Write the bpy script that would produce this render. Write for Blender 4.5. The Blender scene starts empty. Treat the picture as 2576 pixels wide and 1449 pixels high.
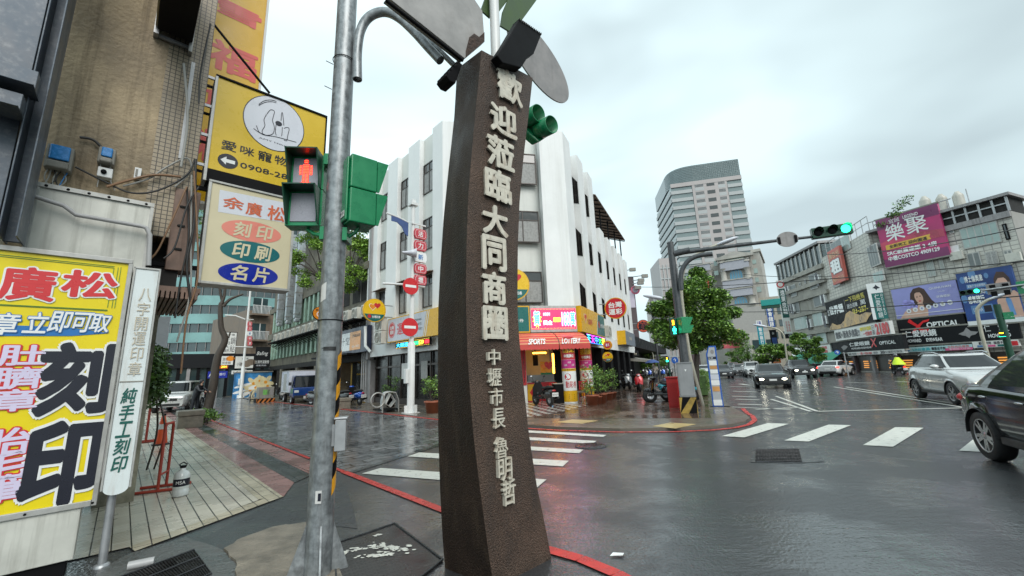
import bpy, bmesh, math, random
from math import sin, cos, pi, radians, sqrt, atan2
from mathutils import Vector as V, Matrix
random.seed(7)
SC = bpy.context.scene
COL = SC.collection
# ---- camera
EYE = V((0,0,1.6));FPX = 1020.0;PITCH = radians(11.55);ROLL = radians(2.2);PW, PH = 2576.0, 1449.0
_f = V((0,cos(PITCH),sin(PITCH)));_r0 = V((1,0,0));_u0 = _r0 .cross(_f)
_R = _r0*cos(ROLL)-_u0*sin(ROLL);_U = _r0*sin(ROLL)+_u0*cos(ROLL)
cam_d = bpy.data.cameras.new('camera');cam = bpy.data.objects.new('camera', cam_d);COL.objects.link(cam)
cam_d.sensor_width = 36.0;cam_d.lens = FPX/PW*36.0;cam_d.clip_start = 0.05;cam_d.clip_end = 3000
mw = Matrix((_R,_U,-_f)).transposed().to_4x4();mw.translation = EYE;cam.matrix_world = mw
SC.camera = cam
# ---- world, sun, exposure
SUN_EL, SUN_AZ = radians(42), radians(155)
W = bpy.data.worlds.new("World");SC.world = W;W.use_nodes = True
nt = W.node_tree;nt.nodes.clear();N_ = nt.nodes.new;K_ = nt.links.new
out = N_('ShaderNodeOutputWorld');bg = N_('ShaderNodeBackground');sky = N_('ShaderNodeTexSky')
sky.sky_type = 'NISHITA';sky.sun_disc = False;sky.sun_elevation = SUN_EL;sky.sun_rotation = SUN_AZ
sky.air_density = 1.0;sky.dust_density = 4.0
tc = N_('ShaderNodeTexCoord');mp = N_('ShaderNodeMapping');mp.inputs['Scale'].default_value = (1.0, 1.0, 2.6)
mp.inputs['Location'].default_value = (0.3, 0.2, 0.0)
nz = N_('ShaderNodeTexNoise');nz.inputs['Scale'].default_value = 1.5;nz.inputs['Detail'].default_value = 3.0;nz.inputs['Roughness'].default_value = .5
nz.inputs['Distortion'].default_value = 0.5
rp = N_('ShaderNodeValToRGB');rp.color_ramp.elements[0].position = .36;rp.color_ramp.elements[1].position = .62
rp.color_ramp.elements[0].color = (7.0, 8.5, 8.9, 1);rp.color_ramp.elements[1].color = (10.6, 12.9, 13.3, 1)
sx = N_('ShaderNodeSeparateXYZ');mr = N_('ShaderNodeMapRange')
mr.inputs['From Min'].default_value = -0.75;mr.inputs['From Max'].default_value = 0.85;mr.inputs['To Min'].default_value = 1.0;mr.inputs['To Max'].default_value = 0.60
mul = N_('ShaderNodeVectorMath');mul.operation = 'SCALE'
mx = N_('ShaderNodeMix');mx.data_type = 'RGBA';mx.inputs['Factor'].default_value = 0.90
K_(tc.outputs['Generated'], mp.inputs['Vector']);K_(mp.outputs['Vector'], nz.inputs['Vector']);K_(nz.outputs['Fac'], rp.inputs['Fac'])
K_(tc.outputs['Generated'], sx.inputs['Vector']);K_(sx.outputs['X'], mr.inputs['Value'])
K_(rp.outputs['Color'], mul.inputs[0]);K_(mr.outputs['Result'], mul.inputs['Scale'])
K_(sky.outputs['Color'], mx.inputs['A']);K_(mul.outputs['Vector'], mx.inputs['B'])
K_(mx.outputs['Result'], bg.inputs['Color']);bg.inputs['Strength'].default_value = 0.095;K_(bg.outputs['Background'], out.inputs['Surface'])
sd = bpy.data.lights.new('sun', 'SUN');sd.energy = 1.5;sd.angle = radians(35);sd.color = (1, .97, .93)
so = bpy.data.objects.new('sun', sd);COL.objects.link(so)
sdir = V((sin(SUN_AZ)*cos(SUN_EL),cos(SUN_AZ)*cos(SUN_EL),sin(SUN_EL)))
so.rotation_euler = sdir.to_track_quat('Z', 'Y').to_euler()
vs = SC.view_settings;vs.view_transform = 'Standard';vs.look = 'None';vs.exposure = 0.52;vs.gamma = 1.0;vs.use_curve_mapping = False
SC.cycles.use_denoising = True;SC.cycles.max_bounces = 6;SC.cycles.diffuse_bounces = 2;SC.cycles.glossy_bounces = 3
SC.cycles.transmission_bounces = 4;SC.cycles.caustics_reflective = False;SC.cycles.caustics_refractive = False;SC.cycles.sample_clamp_indirect = 6
# ---- pixel (2576x1449 photo) to world
def ray(u, v):return _R*((u-PW/2)/FPX)-_U*((v-PH/2)/FPX)+_f
def gp(u, v, z=0.0):
 d = ray(u, v);return EYE+d*((z-EYE.z)/d.z)
def atd(u, v, dist):
 d = ray(u, v);return EYE+d*(dist/sqrt(d.x*d.x+d.y*d.y))
# ---- materials
def lin(h):
 if not isinstance(h, str):return h
 h = h.lstrip('#');o = []
 for i in(0, 2, 4):
  c = int(h[i:i+2], 16)/255.0;o.append(c/12.92 if c<=.04045 else((c+.055)/1.055)**2.4)
 return tuple(o)
MATS = {}
def mat(name, col, rough=.55, metal=0, var=.15, vs=2.5, bump=0, bs=40, emit=0, coat=0, streak=0, scol=(.03,.025,.02), spec=.5, trans=0, alpha=1, sscale=(5,5,.35), speck=0):
 if name in MATS:return MATS[name]
 col = lin(col);m = bpy.data.materials.new(name);m.use_nodes = True;t = m.node_tree;b = t.nodes['Principled BSDF']
 n = t.nodes.new;k = t.links.new
 b.inputs['Base Color'].default_value = (*col, 1);b.inputs['Roughness'].default_value = rough;b.inputs['Metallic'].default_value = metal
 b.inputs['Specular IOR Level'].default_value = spec;b.inputs['Coat Weight'].default_value = coat;b.inputs['Coat Roughness'].default_value = .08
 b.inputs['Transmission Weight'].default_value = trans
 geo = n('ShaderNodeNewGeometry')
 last = None
 if var>0:
  nn = n('ShaderNodeTexNoise');nn.inputs['Scale'].default_value = vs;nn.inputs['Detail'].default_value = 6;nn.inputs['Roughness'].default_value = .62
  k(geo.outputs['Position'], nn.inputs['Vector'])
  r = n('ShaderNodeMapRange');r.inputs['From Min'].default_value = .3;r.inputs['From Max'].default_value = .7
  r.inputs['To Min'].default_value = 1-var;r.inputs['To Max'].default_value = 1+var*.8
  k(nn.outputs['Fac'], r.inputs['Value'])
  s = n('ShaderNodeVectorMath');s.operation = 'SCALE';s.inputs[0].default_value = col;k(r.outputs['Result'], s.inputs['Scale']);last = s.outputs['Vector']
  r2 = n('ShaderNodeMapRange');r2 .inputs['From Min'].default_value = .3;r2 .inputs['From Max'].default_value = .7
  r2 .inputs['To Min'].default_value = max(.02, rough-.12);r2 .inputs['To Max'].default_value = min(1, rough+.12)
  k(nn.outputs['Fac'], r2 .inputs['Value']);k(r2 .outputs['Result'], b.inputs['Roughness'])
 if speck>0:
  n5 = n('ShaderNodeTexNoise');n5 .inputs['Scale'].default_value = bs*1.6;n5 .inputs['Detail'].default_value = 2;k(geo.outputs['Position'], n5 .inputs['Vector'])
  r5 = n('ShaderNodeMapRange');r5 .inputs['From Min'].default_value = .35;r5 .inputs['From Max'].default_value = .65;r5 .inputs['To Min'].default_value = 1-speck;r5 .inputs['To Max'].default_value = 1+speck*1.4;k(n5 .outputs['Fac'], r5 .inputs['Value'])
  s5 = n('ShaderNodeVectorMath');s5 .operation = 'SCALE';k(last, s5 .inputs[0]);k(r5 .outputs['Result'], s5 .inputs['Scale']);last = s5 .outputs['Vector']
 if streak>0:
  mpn = n('ShaderNodeMapping');mpn.inputs['Scale'].default_value = sscale;k(geo.outputs['Position'], mpn.inputs['Vector'])
  n2 = n('ShaderNodeTexNoise');n2 .inputs['Scale'].default_value = 1.0;n2 .inputs['Detail'].default_value = 7;n2 .inputs['Roughness'].default_value = .65;k(mpn.outputs['Vector'], n2 .inputs['Vector'])
  r3 = n('ShaderNodeMapRange');r3 .inputs['From Min'].default_value = .5;r3 .inputs['From Max'].default_value = .72;r3 .inputs['To Max'].default_value = streak;k(n2 .outputs['Fac'], r3 .inputs['Value'])
  mm = n('ShaderNodeMix');mm.data_type = 'RGBA';k(r3 .outputs['Result'], mm.inputs['Factor']);mm.inputs['B'].default_value = (*lin(scol), 1)
  if last is not None:k(last, mm.inputs['A'])
  else:mm.inputs['A'].default_value = (*col, 1)
  last = mm.outputs['Result']
 if last is not None:k(last, b.inputs['Base Color'])
 if bump>0:
  n3 = n('ShaderNodeTexNoise');n3 .inputs['Scale'].default_value = bs;n3 .inputs['Detail'].default_value = 4;k(geo.outputs['Position'], n3 .inputs['Vector'])
  bp = n('ShaderNodeBump');bp.inputs['Strength'].default_value = bump;bp.inputs['Distance'].default_value = .02;k(n3 .outputs['Fac'], bp.inputs['Height']);k(bp.outputs['Normal'], b.inputs['Normal'])
 if emit>0:
  b.inputs['Emission Color'].default_value = (*col, 1);b.inputs['Emission Strength'].default_value = emit
 MATS[name] = m;return m
def nodes_of(m):return m.node_tree.nodes, m.node_tree.links, m.node_tree.nodes['Principled BSDF']
# ---- text outlines (built-in font)
_TX = {}
def textgeo(s, bold=0.0):
 key = (s, bold)
 if key in _TX:return _TX[key]
 cu = bpy.data.curves.new('t', 'FONT');cu.body = s;cu.offset = bold;cu.resolution_u = 3
 o = bpy.data.objects.new('t', cu);COL.objects.link(o)
 me = bpy.data.meshes.new_from_object(o.evaluated_get(bpy.context.evaluated_depsgraph_get()))
 vs_ = [(v.co.x,v.co.y)for v in me.vertices];fs = [tuple(p.vertices)for p in me.polygons]
 bpy.data.objects.remove(o);bpy.data.curves.remove(cu);bpy.data.meshes.remove(me)
 if not vs_:vs_ = [(0,0)]
 bb = (min(v[0]for v in vs_), min(v[1]for v in vs_), max(v[0]for v in vs_), max(v[1]for v in vs_))
 _TX[key] = (vs_, fs, bb);return _TX[key]
# ---- frames: s along, n outwards, z up
class Fr:
 def __init__(self, o, d, flip=False):
  self.o = V((o[0],o[1],o[2]if len(o)>2 else 0));self.d = V((d[0],d[1],0)).normalized()
  self.n = V((self.d.y,-self.d.x,0))
  if flip:self.n = -self.n
 def p(self, s, n, z):return self.o+self.d*s+self.n*n+V((0,0,z))
 def px(self, u, v, n=0.0):
  q = self.o+self.n*n;r = ray(u, v);t = (q-EYE).dot(self.n)/r.dot(self.n);h = EYE+r*t
  return(h-self.o).dot(self.d), h.z-self.o.z
 def off(self, s=0, n=0, z=0):
  f = Fr(self.p(s,n,z), self.d);f.n = self.n.copy();return f
class Loc:
 def p(self, s, n, z):return V((s,n,z))
LOC = Loc()
class MB:
 def __init__(self):self.v = [];self.f = [];self.m = [];self.sm = [];self.ms = []
 def mi(self, m):
  if m not in self.ms:self.ms.append(m)
  return self.ms.index(m)
 def add(self, vs_, fs, m, smooth=False):
  b = len(self.v);self.v+=[V(p)for p in vs_];i = self.mi(m)
  for f in fs:self.f.append(tuple(b+j for j in f));self.m.append(i);self.sm.append(smooth)
  return self
 def box(self, fr, s0, s1, n0, n1, z0, z1, m):
  P = [fr.p(s,n,z)for z in(z0,z1)for n in(n0,n1)for s in(s0,s1)]
  return self.add(P,[(0,1,3,2),(4,6,7,5),(0,4,5,1),(2,3,7,6),(0,2,6,4),(1,5,7,3)], m)
 def quad(self, fr, s0, s1, z0, z1, n, m):return self.add([fr.p(s0,n,z0),fr.p(s1,n,z0),fr.p(s1,n,z1),fr.p(s0,n,z1)],[(0,1,2,3)], m)
 def poly(self, fr, pts, n, m, n0=None):
  k = len(pts);P = [fr.p(a,n,b)for a, b in pts];F = [tuple(range(k))]
  if n0 is not None:
   P+=[fr.p(a,n0,b)for a, b in pts];F+=[tuple(range(2*k-1,k-1,-1))]+[(i,k+i,k+(i+1)%k,(i+1)%k)for i in range(k)]
  return self.add(P, F, m)
 def ell(self, fr, s, z, a, b, n, m, n0=None, seg=40, rot=0):
  return self.poly(fr,[(s+a*cos(t)*cos(rot)-b*sin(t)*sin(rot),z+a*cos(t)*sin(rot)+b*sin(t)*cos(rot))for t in[2*pi*i/seg for i in range(seg)]], n, m, n0)
 def prism(self, pts3, h, m):
  k = len(pts3);P = [V(p)for p in pts3]+[V(p)+V((0,0,h))for p in pts3]
  return self.add(P,[tuple(range(k,2*k)),tuple(range(k-1,-1,-1))]+[(i,(i+1)%k,k+(i+1)%k,k+i)for i in range(k)], m)
 def tube(self, pts, r, m, seg=10, caps=True):
  pts = [V(p)for p in pts];rs = r if isinstance(r,(list,tuple))else[r]*len(pts)
  t0 = (pts[1]-pts[0]).normalized();a = t0 .cross(V((0,0,1)))
  if a.length<.05:a = t0 .cross(V((1,0,0)))
  a.normalize();P = [];F = []
  for i, p in enumerate(pts):
   t = (pts[min(i+1,len(pts)-1)]-pts[max(i-1,0)]).normalized();a = (a-t*a.dot(t)).normalized();b = t.cross(a)
   P+=[p+(a*cos(2*pi*j/seg)+b*sin(2*pi*j/seg))*rs[i]for j in range(seg)]
  for i in range(len(pts)-1):F+=[(i*seg+j,i*seg+(j+1)%seg,(i+1)*seg+(j+1)%seg,(i+1)*seg+j)for j in range(seg)]
  self.add(P, F, m, True)
  if caps:self.add(P[:seg],[tuple(range(seg-1,-1,-1))], m);self.add(P[-seg:],[tuple(range(seg))], m)
  return self
 def lathe(self, o, axis, prof, m, seg=20, smooth=True):
  ax = V(axis).normalized();a = ax.cross(V((0,0,1)));
  if a.length<.05:a = V((1,0,0))
  a.normalize();b = ax.cross(a);P = [];F = [];o = V(o)
  for r, h in prof:P+=[o+ax*h+(a*cos(2*pi*j/seg)+b*sin(2*pi*j/seg))*max(r,1e-4)for j in range(seg)]
  for i in range(len(prof)-1):F+=[(i*seg+j,i*seg+(j+1)%seg,(i+1)*seg+(j+1)%seg,(i+1)*seg+j)for j in range(seg)]
  return self.add(P, F, m, smooth)
 def blob(self, o, rx, ry, rz, m, seg=14, rings=8, rot=None):
  P = [];F = [];o = V(o)
  for i in range(rings+1):
   th = pi*i/rings
   for j in range(seg):
    q = V((rx*sin(th)*cos(2*pi*j/seg),ry*sin(th)*sin(2*pi*j/seg),rz*cos(th)))
    P.append(o+(rot@q if rot else q))
  for i in range(rings):F+=[(i*seg+j,(i+1)*seg+j,(i+1)*seg+(j+1)%seg,i*seg+(j+1)%seg)for j in range(seg)]
  return self.add(P, F, m, True)
 def _text(self, fr, s, s0, s1, z0, z1, m, n, bold, thick, shear, ref):
  vs_, fs, bb = textgeo(s)
  kx = (s1-s0)/max(1e-5, bb[2]-bb[0]);ky = (z1-z0)/max(1e-5, bb[3]-bb[1])
  if ref=='line':kx = ky
  q = [(s0+(x-bb[0])*kx+shear*(y-bb[1])*ky,z0+(y-bb[1])*ky)for x, y in vs_]
  self.add([fr.p(a,n,b)for a,b in q], fs, m)
  if bold>0:
   K = 8 if bold<.045 else 14
   for i in range(K):
    dx, dz = bold*kx*cos(2*pi*i/K), bold*ky*sin(2*pi*i/K);nn = n-.0002*(i+1)if thick or n<0 else n+.0002*(i+1)
    self.add([fr.p(a+dx,nn,b+dz)for a,b in q], fs, m)
  if thick:
   cnt = {}
   for f in fs:
    for i in range(len(f)):
     e = (f[i], f[(i+1)%len(f)]);cnt[e] = 1
   ed = [e for e in cnt if(e[1],e[0])not in cnt]
   P = [fr.p(a,n,b)for a, b in q]+[fr.p(a,n-thick,b)for a, b in q];K = len(q)
   self.add(P,[(b,a,a+K,b+K)for a,b in ed], m)
  return self
 def islands(self):
  par = list(range(len(self.v)))
  def find(i):
   while par[i]!=i:par[i] = par[par[i]];i = par[i]
   return i
  key = {}
  for i, p in enumerate(self.v):
   k = (round(p.x,4), round(p.y,4), round(p.z,4))
   if k in key:par[find(i)] = find(key[k])
   else:key[k] = i
  for f in self.f:
   for j in f[1:]:par[find(j)] = find(f[0])
  g = {}
  for n, f in enumerate(self.f):g.setdefault(find(f[0]),[]).append(n)
  for ns in g.values():
   b = MB();idx = {}
   for n in ns:
    for j in self.f[n]:
     if j not in idx:idx[j] = len(b.v);b.v.append(self.v[j])
    b.f.append(tuple(idx[j]for j in self.f[n]));b.m.append(b.mi(self.ms[self.m[n]]));b.sm.append(self.sm[n])
   yield b
 def build(self, name, parent=None, origin=None, kind=None, bevel=0, split=False):
  if split:
   for b in self.islands():o = b.build(name, parent, origin, kind, bevel)
   return o
  o3 = V(origin)if origin is not None else V(parent['_o'])if parent is not None and '_o' in parent else V((0,0,0))
  me = bpy.data.meshes.new(name);me.from_pydata([tuple(p-o3)for p in self.v],[], self.f)
  for m in self.ms:me.materials.append(m)
  me.polygons.foreach_set('material_index', self.m);me.polygons.foreach_set('use_smooth', self.sm);me.update()
  o = bpy.data.objects.new(name, me);COL.objects.link(o)
  if parent is not None:o.parent = parent
  else:o.location = o3
  o['_o'] = list(o3)
  if kind:o['kind'] = kind
  if bevel:
   b = o.modifiers.new('bevel', 'BEVEL');b.width = bevel;b.segments = 2;b.limit_method = 'ANGLE';b.angle_limit = radians(40)
  return o
def _text_public(self, fr, s, s0, s1, z0, z1, m, n=.004, bold=0.0, thick=0, outline=None, ow=.03, shear=0, vert=False, ref=None):
 if s1<s0:s0, s1 = s1, s0
 if z1<z0:z0, z1 = z1, z0
 if vert:
  k = len(s);h = (z1-z0)/k
  for i, c in enumerate(s):
   if c!=' ':_text_public(self, fr, c, s0, s1, z1-(i+.95)*h, z1-(i+.05)*h, m, n, bold, thick, outline, ow, shear)
  return self
 if outline is not None:
  self._text(fr, s, s0, s1, z0, z1, outline, n, bold+ow, 0, shear,(s,bold));n+=.0034
 return self._text(fr, s, s0, s1, z0, z1, m, n, bold, thick, shear,(s,bold))
MB.text = _text_public
def thing(name, label, cat, loc=(0,0,0), group=None, rz=0):
 o = bpy.data.objects.new(name, None);COL.objects.link(o);o.location = loc;o.rotation_euler = (0, 0, rz);o.empty_display_size = .2
 o['label'] = label;o['category'] = cat
 if group:o['group'] = group
 o['_o'] = [loc[0], loc[1], loc[2]]if rz==0 else[0, 0, 0]
 return o
def tag(o, label, cat, group=None):
 o['label'] = label;o['category'] = cat
 if group:o['group'] = group
 return o
def copy_thing(o, loc, rz=None, label=None, group=None, sc=None):
 def cp(x, par):
  c = x.copy();COL.objects.link(c)
  if par is not None:c.parent = par
  for ch in list(x.children):cp(ch, c)
  return c
 r = cp(o, None);r.location = loc
 if rz is not None:r.rotation_euler = (0, 0, rz)
 if sc is not None:r.scale = (sc, sc, sc)
 if label:r['label'] = label
 if group:r['group'] = group
 return r
# ---- setting: ground, roads, pavements, markings
def wet(name, col, r0, r1, var=.25, scale=.5, bump=.25, bs=55, fine=.3, film=1):
 m = mat(name, col, rough=.3, var=0, coat=film);n, k, b = nodes_of(m);n = n.new;k = k.new
 geo = n('ShaderNodeNewGeometry')
 a = n('ShaderNodeTexNoise');a.inputs['Scale'].default_value = scale;a.inputs['Detail'].default_value = 5;a.inputs['Roughness'].default_value = .6;k(geo.outputs['Position'], a.inputs['Vector'])
 c = n('ShaderNodeTexNoise');c.inputs['Scale'].default_value = 34;c.inputs['Detail'].default_value = 3;k(geo.outputs['Position'], c.inputs['Vector'])
 r = n('ShaderNodeMapRange');r.inputs['From Min'].default_value = .38;r.inputs['From Max'].default_value = .62;r.inputs['To Min'].default_value = r0;r.inputs['To Max'].default_value = r1
 if film:
  rw_ = n('ShaderNodeMapRange');rw_.inputs['From Min'].default_value = .44;rw_.inputs['From Max'].default_value = .56;rw_.inputs['To Min'].default_value = 1;rw_.inputs['To Max'].default_value = .45;k(a.outputs['Fac'], rw_.inputs['Value']);k(rw_.outputs['Result'], b.inputs['Coat Weight'])
 k(a.outputs['Fac'], r.inputs['Value']);k(r.outputs['Result'], b.inputs['Coat Roughness']);b.inputs['Roughness'].default_value = .5
 ad = n('ShaderNodeMath');ad.operation = 'MULTIPLY_ADD';ad.inputs[1].default_value = fine;k(c.outputs['Fac'], ad.inputs[0]);k(a.outputs['Fac'], ad.inputs[2])
 r2 = n('ShaderNodeMapRange');r2 .inputs['From Min'].default_value = .4;r2 .inputs['From Max'].default_value = .9;r2 .inputs['To Min'].default_value = 1-var;r2 .inputs['To Max'].default_value = 1+var
 k(ad.outputs['Value'], r2 .inputs['Value']);s = n('ShaderNodeVectorMath');s.operation = 'SCALE';s.inputs[0].default_value = lin(col);k(r2 .outputs['Result'], s.inputs['Scale']);k(s.outputs['Vector'], b.inputs['Base Color'])
 mp_ = n('ShaderNodeMapping');mp_.inputs['Rotation'].default_value = (0, 0, radians(20));mp_.inputs['Scale'].default_value = (5, 13, 5);k(geo.outputs['Position'], mp_.inputs['Vector'])
 d = n('ShaderNodeTexNoise');d.inputs['Scale'].default_value = 1.0;d.inputs['Detail'].default_value = 3;k(mp_.outputs['Vector'], d.inputs['Vector'])
 b1 = n('ShaderNodeBump');b1 .inputs['Strength'].default_value = min(1, bump*1.6);b1 .inputs['Distance'].default_value = .013;k(d.outputs['Fac'], b1 .inputs['Height'])
 e = n('ShaderNodeTexNoise');e.inputs['Scale'].default_value = bs;e.inputs['Detail'].default_value = 2;k(geo.outputs['Position'], e.inputs['Vector'])
 b2 = n('ShaderNodeBump');b2 .inputs['Strength'].default_value = min(1, bump*2.0);b2 .inputs['Distance'].default_value = .008;k(e.outputs['Fac'], b2 .inputs['Height']);k(b1 .outputs['Normal'], b2 .inputs['Normal']);k(b2 .outputs['Normal'], b.inputs['Normal']);k(b2 .outputs['Normal'], b.inputs['Coat Normal'])
 return m
def tiles(name, c1, c2, mortar, ang, bw, bh, msize, rough, origin=(0,0), zig=0, var=.2, offset=.5, bumps=.3, wetr=None, fine=0):
 m = mat(name, c1, rough=rough, var=0);n, k, b = nodes_of(m);n = n.new;k = k.new
 geo = n('ShaderNodeNewGeometry');mp_ = n('ShaderNodeMapping');mp_.vector_type = 'TEXTURE'
 mp_.inputs['Location'].default_value = (origin[0], origin[1], 0);mp_.inputs['Rotation'].default_value = (0, 0, ang);k(geo.outputs['Position'], mp_.inputs['Vector'])
 vec = mp_.outputs['Vector']
 if zig:
  sp = n('ShaderNodeSeparateXYZ');k(vec, sp.inputs['Vector']);pp = n('ShaderNodeMath');pp.operation = 'PINGPONG';pp.inputs[1].default_value = bw*.5;k(sp.outputs['X'], pp.inputs[0])
  ma = n('ShaderNodeMath');ma.operation = 'MULTIPLY_ADD';ma.inputs[1].default_value = zig;k(pp.outputs['Value'], ma.inputs[0]);k(sp.outputs['Y'], ma.inputs[2])
  cb = n('ShaderNodeCombineXYZ');k(sp.outputs['X'], cb.inputs['X']);k(ma.outputs['Value'], cb.inputs['Y']);vec = cb.outputs['Vector']
 br = n('ShaderNodeTexBrick');br.inputs['Scale'].default_value = 1;br.inputs['Brick Width'].default_value = bw;br.inputs['Row Height'].default_value = bh;br.inputs['Mortar Size'].default_value = msize;br.inputs['Mortar Smooth'].default_value = .2
 br.offset = offset;br.inputs['Color1'].default_value = (*lin(c1), 1);br.inputs['Color2'].default_value = (*lin(c2), 1);br.inputs['Mortar'].default_value = (*lin(mortar), 1);k(vec, br.inputs['Vector'])
 a = n('ShaderNodeTexNoise');a.inputs['Scale'].default_value = .9;a.inputs['Detail'].default_value = 6;a.inputs['Roughness'].default_value = .65;k(geo.outputs['Position'], a.inputs['Vector'])
 r = n('ShaderNodeMapRange');r.inputs['From Min'].default_value = .3;r.inputs['From Max'].default_value = .7;r.inputs['To Min'].default_value = 1-var;r.inputs['To Max'].default_value = 1+var;k(a.outputs['Fac'], r.inputs['Value'])
 s = n('ShaderNodeVectorMath');s.operation = 'SCALE';k(br.outputs['Color'], s.inputs[0])
 if fine:
  b3 = n('ShaderNodeTexBrick');b3 .inputs['Scale'].default_value = 1;b3 .inputs['Brick Width'].default_value = fine;b3 .inputs['Row Height'].default_value = bh;b3 .inputs['Mortar Size'].default_value = fine*.07;b3 .offset = .5;b3 .inputs['Color1'].default_value = (1, 1, 1, 1);b3 .inputs['Color2'].default_value = (.86, .85, .83, 1);b3 .inputs['Mortar'].default_value = (.55, .52, .48, 1);k(vec, b3 .inputs['Vector'])
  m3 = n('ShaderNodeVectorMath');m3 .operation = 'MULTIPLY';k(br.outputs['Color'], m3 .inputs[0]);k(b3 .outputs['Color'], m3 .inputs[1]);k(m3 .outputs['Vector'], s.inputs[0])
 k(r.outputs['Result'], s.inputs['Scale']);k(s.outputs['Vector'], b.inputs['Base Color'])
 if wetr:
  r2 = n('ShaderNodeMapRange');r2 .inputs['From Min'].default_value = .4;r2 .inputs['From Max'].default_value = .62;r2 .inputs['To Min'].default_value = wetr[0];r2 .inputs['To Max'].default_value = wetr[1];k(a.outputs['Fac'], r2 .inputs['Value']);k(r2 .outputs['Result'], b.inputs['Roughness'])
 b1 = n('ShaderNodeBump');b1 .inputs['Strength'].default_value = bumps;b1 .inputs['Distance'].default_value = .01;b1 .invert = True;k(br.outputs['Fac'], b1 .inputs['Height'])
 e = n('ShaderNodeTexNoise');e.inputs['Scale'].default_value = 45;k(geo.outputs['Position'], e.inputs['Vector'])
 b2 = n('ShaderNodeBump');b2 .inputs['Strength'].default_value = .12;b2 .inputs['Distance'].default_value = .006;k(e.outputs['Fac'], b2 .inputs['Height']);k(b1 .outputs['Normal'], b2 .inputs['Normal']);k(b2 .outputs['Normal'], b.inputs['Normal'])
 return m
A_ASPH = wet('wet_asphalt',(.016,.0163,.0178), .02, .15, var=1.0, scale=.9, bump=.27, bs=34, fine=.9)
A_ASPH.node_tree.nodes['Principled BSDF'].inputs['Coat IOR'].default_value = 1.7
A_PATCH = wet('dark_asphalt_patch',(.018,.018,.021), .12, .34, var=.4, scale=1.2)
LDIR = V((-sin(radians(43.5)),cos(radians(43.5)),0));LO = gp(870, 1190)
LF = Fr(LO, LDIR)
LANG = atan2(LDIR.y, LDIR.x)
M_PAVER = tiles('street_pavers',(.20,.203,.205),(.125,.127,.13),(.018,.018,.018), LANG+radians(90), .60, .26, .028, .25,(LO.x,LO.y), zig=.35, var=.3, wetr=(.07,.28), bumps=.8)
M_WTILE = tiles('cream_pavement_tiles',(.62,.585,.49),(.54,.50,.42),(.045,.04,.035), LANG, 7.0, .15, .007, .35,(LO.x,LO.y), var=.22, wetr=(.18,.42), fine=.06)
M_BORDER = tiles('cream_border_tiles',(.50,.45,.34),(.40,.35,.25),(.06,.05,.04), LANG, .30, .15, .006, .35,(LO.x,LO.y), var=.25, wetr=(.2,.45))
M_PINK = tiles('pink_tactile_pavers',(.34,.185,.17),(.25,.135,.125),(.06,.03,.03), LANG, .30, .40, .008, .3,(LO.x,LO.y), var=.3, wetr=(.12,.4))
M_DARKP = tiles('dark_grey_pavers',(.07,.078,.08),(.055,.06,.062),(.015,.015,.015), LANG+radians(90), .175, .10, .007, .25,(LO.x,LO.y), var=.25, wetr=(.1,.35), offset=0)
M_RTILE = tiles('brown_pavement_tiles',(.13,.085,.065),(.10,.065,.05),(.035,.025,.02), radians(65.3), .6, .3, .012, .2,(3,20), var=.3, wetr=(.05,.28), bumps=.2)
M_APRON = wet('wet_brown_concrete',(.115,.095,.07), .08, .3, var=.3, bump=.15)
M_KERB = mat('kerb_concrete',(.22,.21,.19), .4, var=.25)
M_WHITEP = mat('white_road_paint',(.66,.66,.60), .35, var=.14, vs=9, bump=.2, bs=90, streak=.35, scol=(.18,.18,.17), sscale=(14,14,14))
M_REDP = mat('red_road_paint',(.55,.035,.028), .3, var=.25, vs=8, bump=.2, bs=90, streak=.3, scol=(.12,.03,.025), sscale=(10,10,10))
M_YELTAC = mat('yellow_tactile_paving',(.50,.38,.17), .35, var=.2, bump=.3, bs=20)
M_CONC = mat('rough_concrete',(.20,.175,.14), .6, var=.35, vs=5, bump=.9, bs=28)
def sheet(name, pts, z, m, h=0.0, kind='structure'):
 b = MB();P = [V((p[0],p[1],z))for p in pts]
 if h:b.prism([p-V((0,0,h))for p in P], h, m)
 else:b.add(P,[tuple(range(len(P)))], m)
 o = b.build(name, kind=kind)
 me = o.data
 if not h and me.polygons[0].normal.z<0:me.flip_normals()
 return o
def strip(b, pts, w, z, m):
 for i in range(len(pts)-1):
  a, c = V(pts[i]).to_2d(), V(pts[i+1]).to_2d();d = (c-a).normalized();nn = V((-d.y,d.x))*w/2
  b.add([(*(a-nn),z),(*(c-nn),z),(*(c+nn),z),(*(a+nn),z)],[(0,1,2,3)], m)
ground = sheet('ground',[(-700,-300),(700,-300),(700,1200),(-700,1200)], 0, A_ASPH)
lp = lambda s, n:LF.p(s, n, 0)
sheet('left_street_road',[lp(.02,.06),lp(1.0,2.5),lp(2.3,5.42),lp(70,5.42),lp(70,.06)], .004, M_PAVER)
sheet('paver_edge_band',[lp(-.12,.06),lp(.88,2.53),lp(2.18,5.42),lp(2.34,5.42),lp(1.03,2.5),lp(.04,.06)], .008, M_DARKP)
sheet('white_tile_pavement',[lp(-.62,-1.42),lp(-1.42,-2.66),lp(-1.3,-5.6),lp(60,-5.6),lp(60,-1.42)], .010, M_WTILE)
sheet('cream_edge_pavement',[lp(-.74,-1.15),lp(-.60,-1.42),lp(60,-1.42),lp(60,-1.15)], .012, M_BORDER)
sheet('cream_border_row',[lp(-.74,-1.15),lp(-1.62,-2.68),lp(-1.42,-2.72),lp(-.56,-1.24)], .0145, M_BORDER)
sheet('pink_strip_pavement',[lp(-.74,-1.15),lp(.02,-.80),lp(60,-.80),lp(60,-1.15)], .009, M_PINK)
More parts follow.
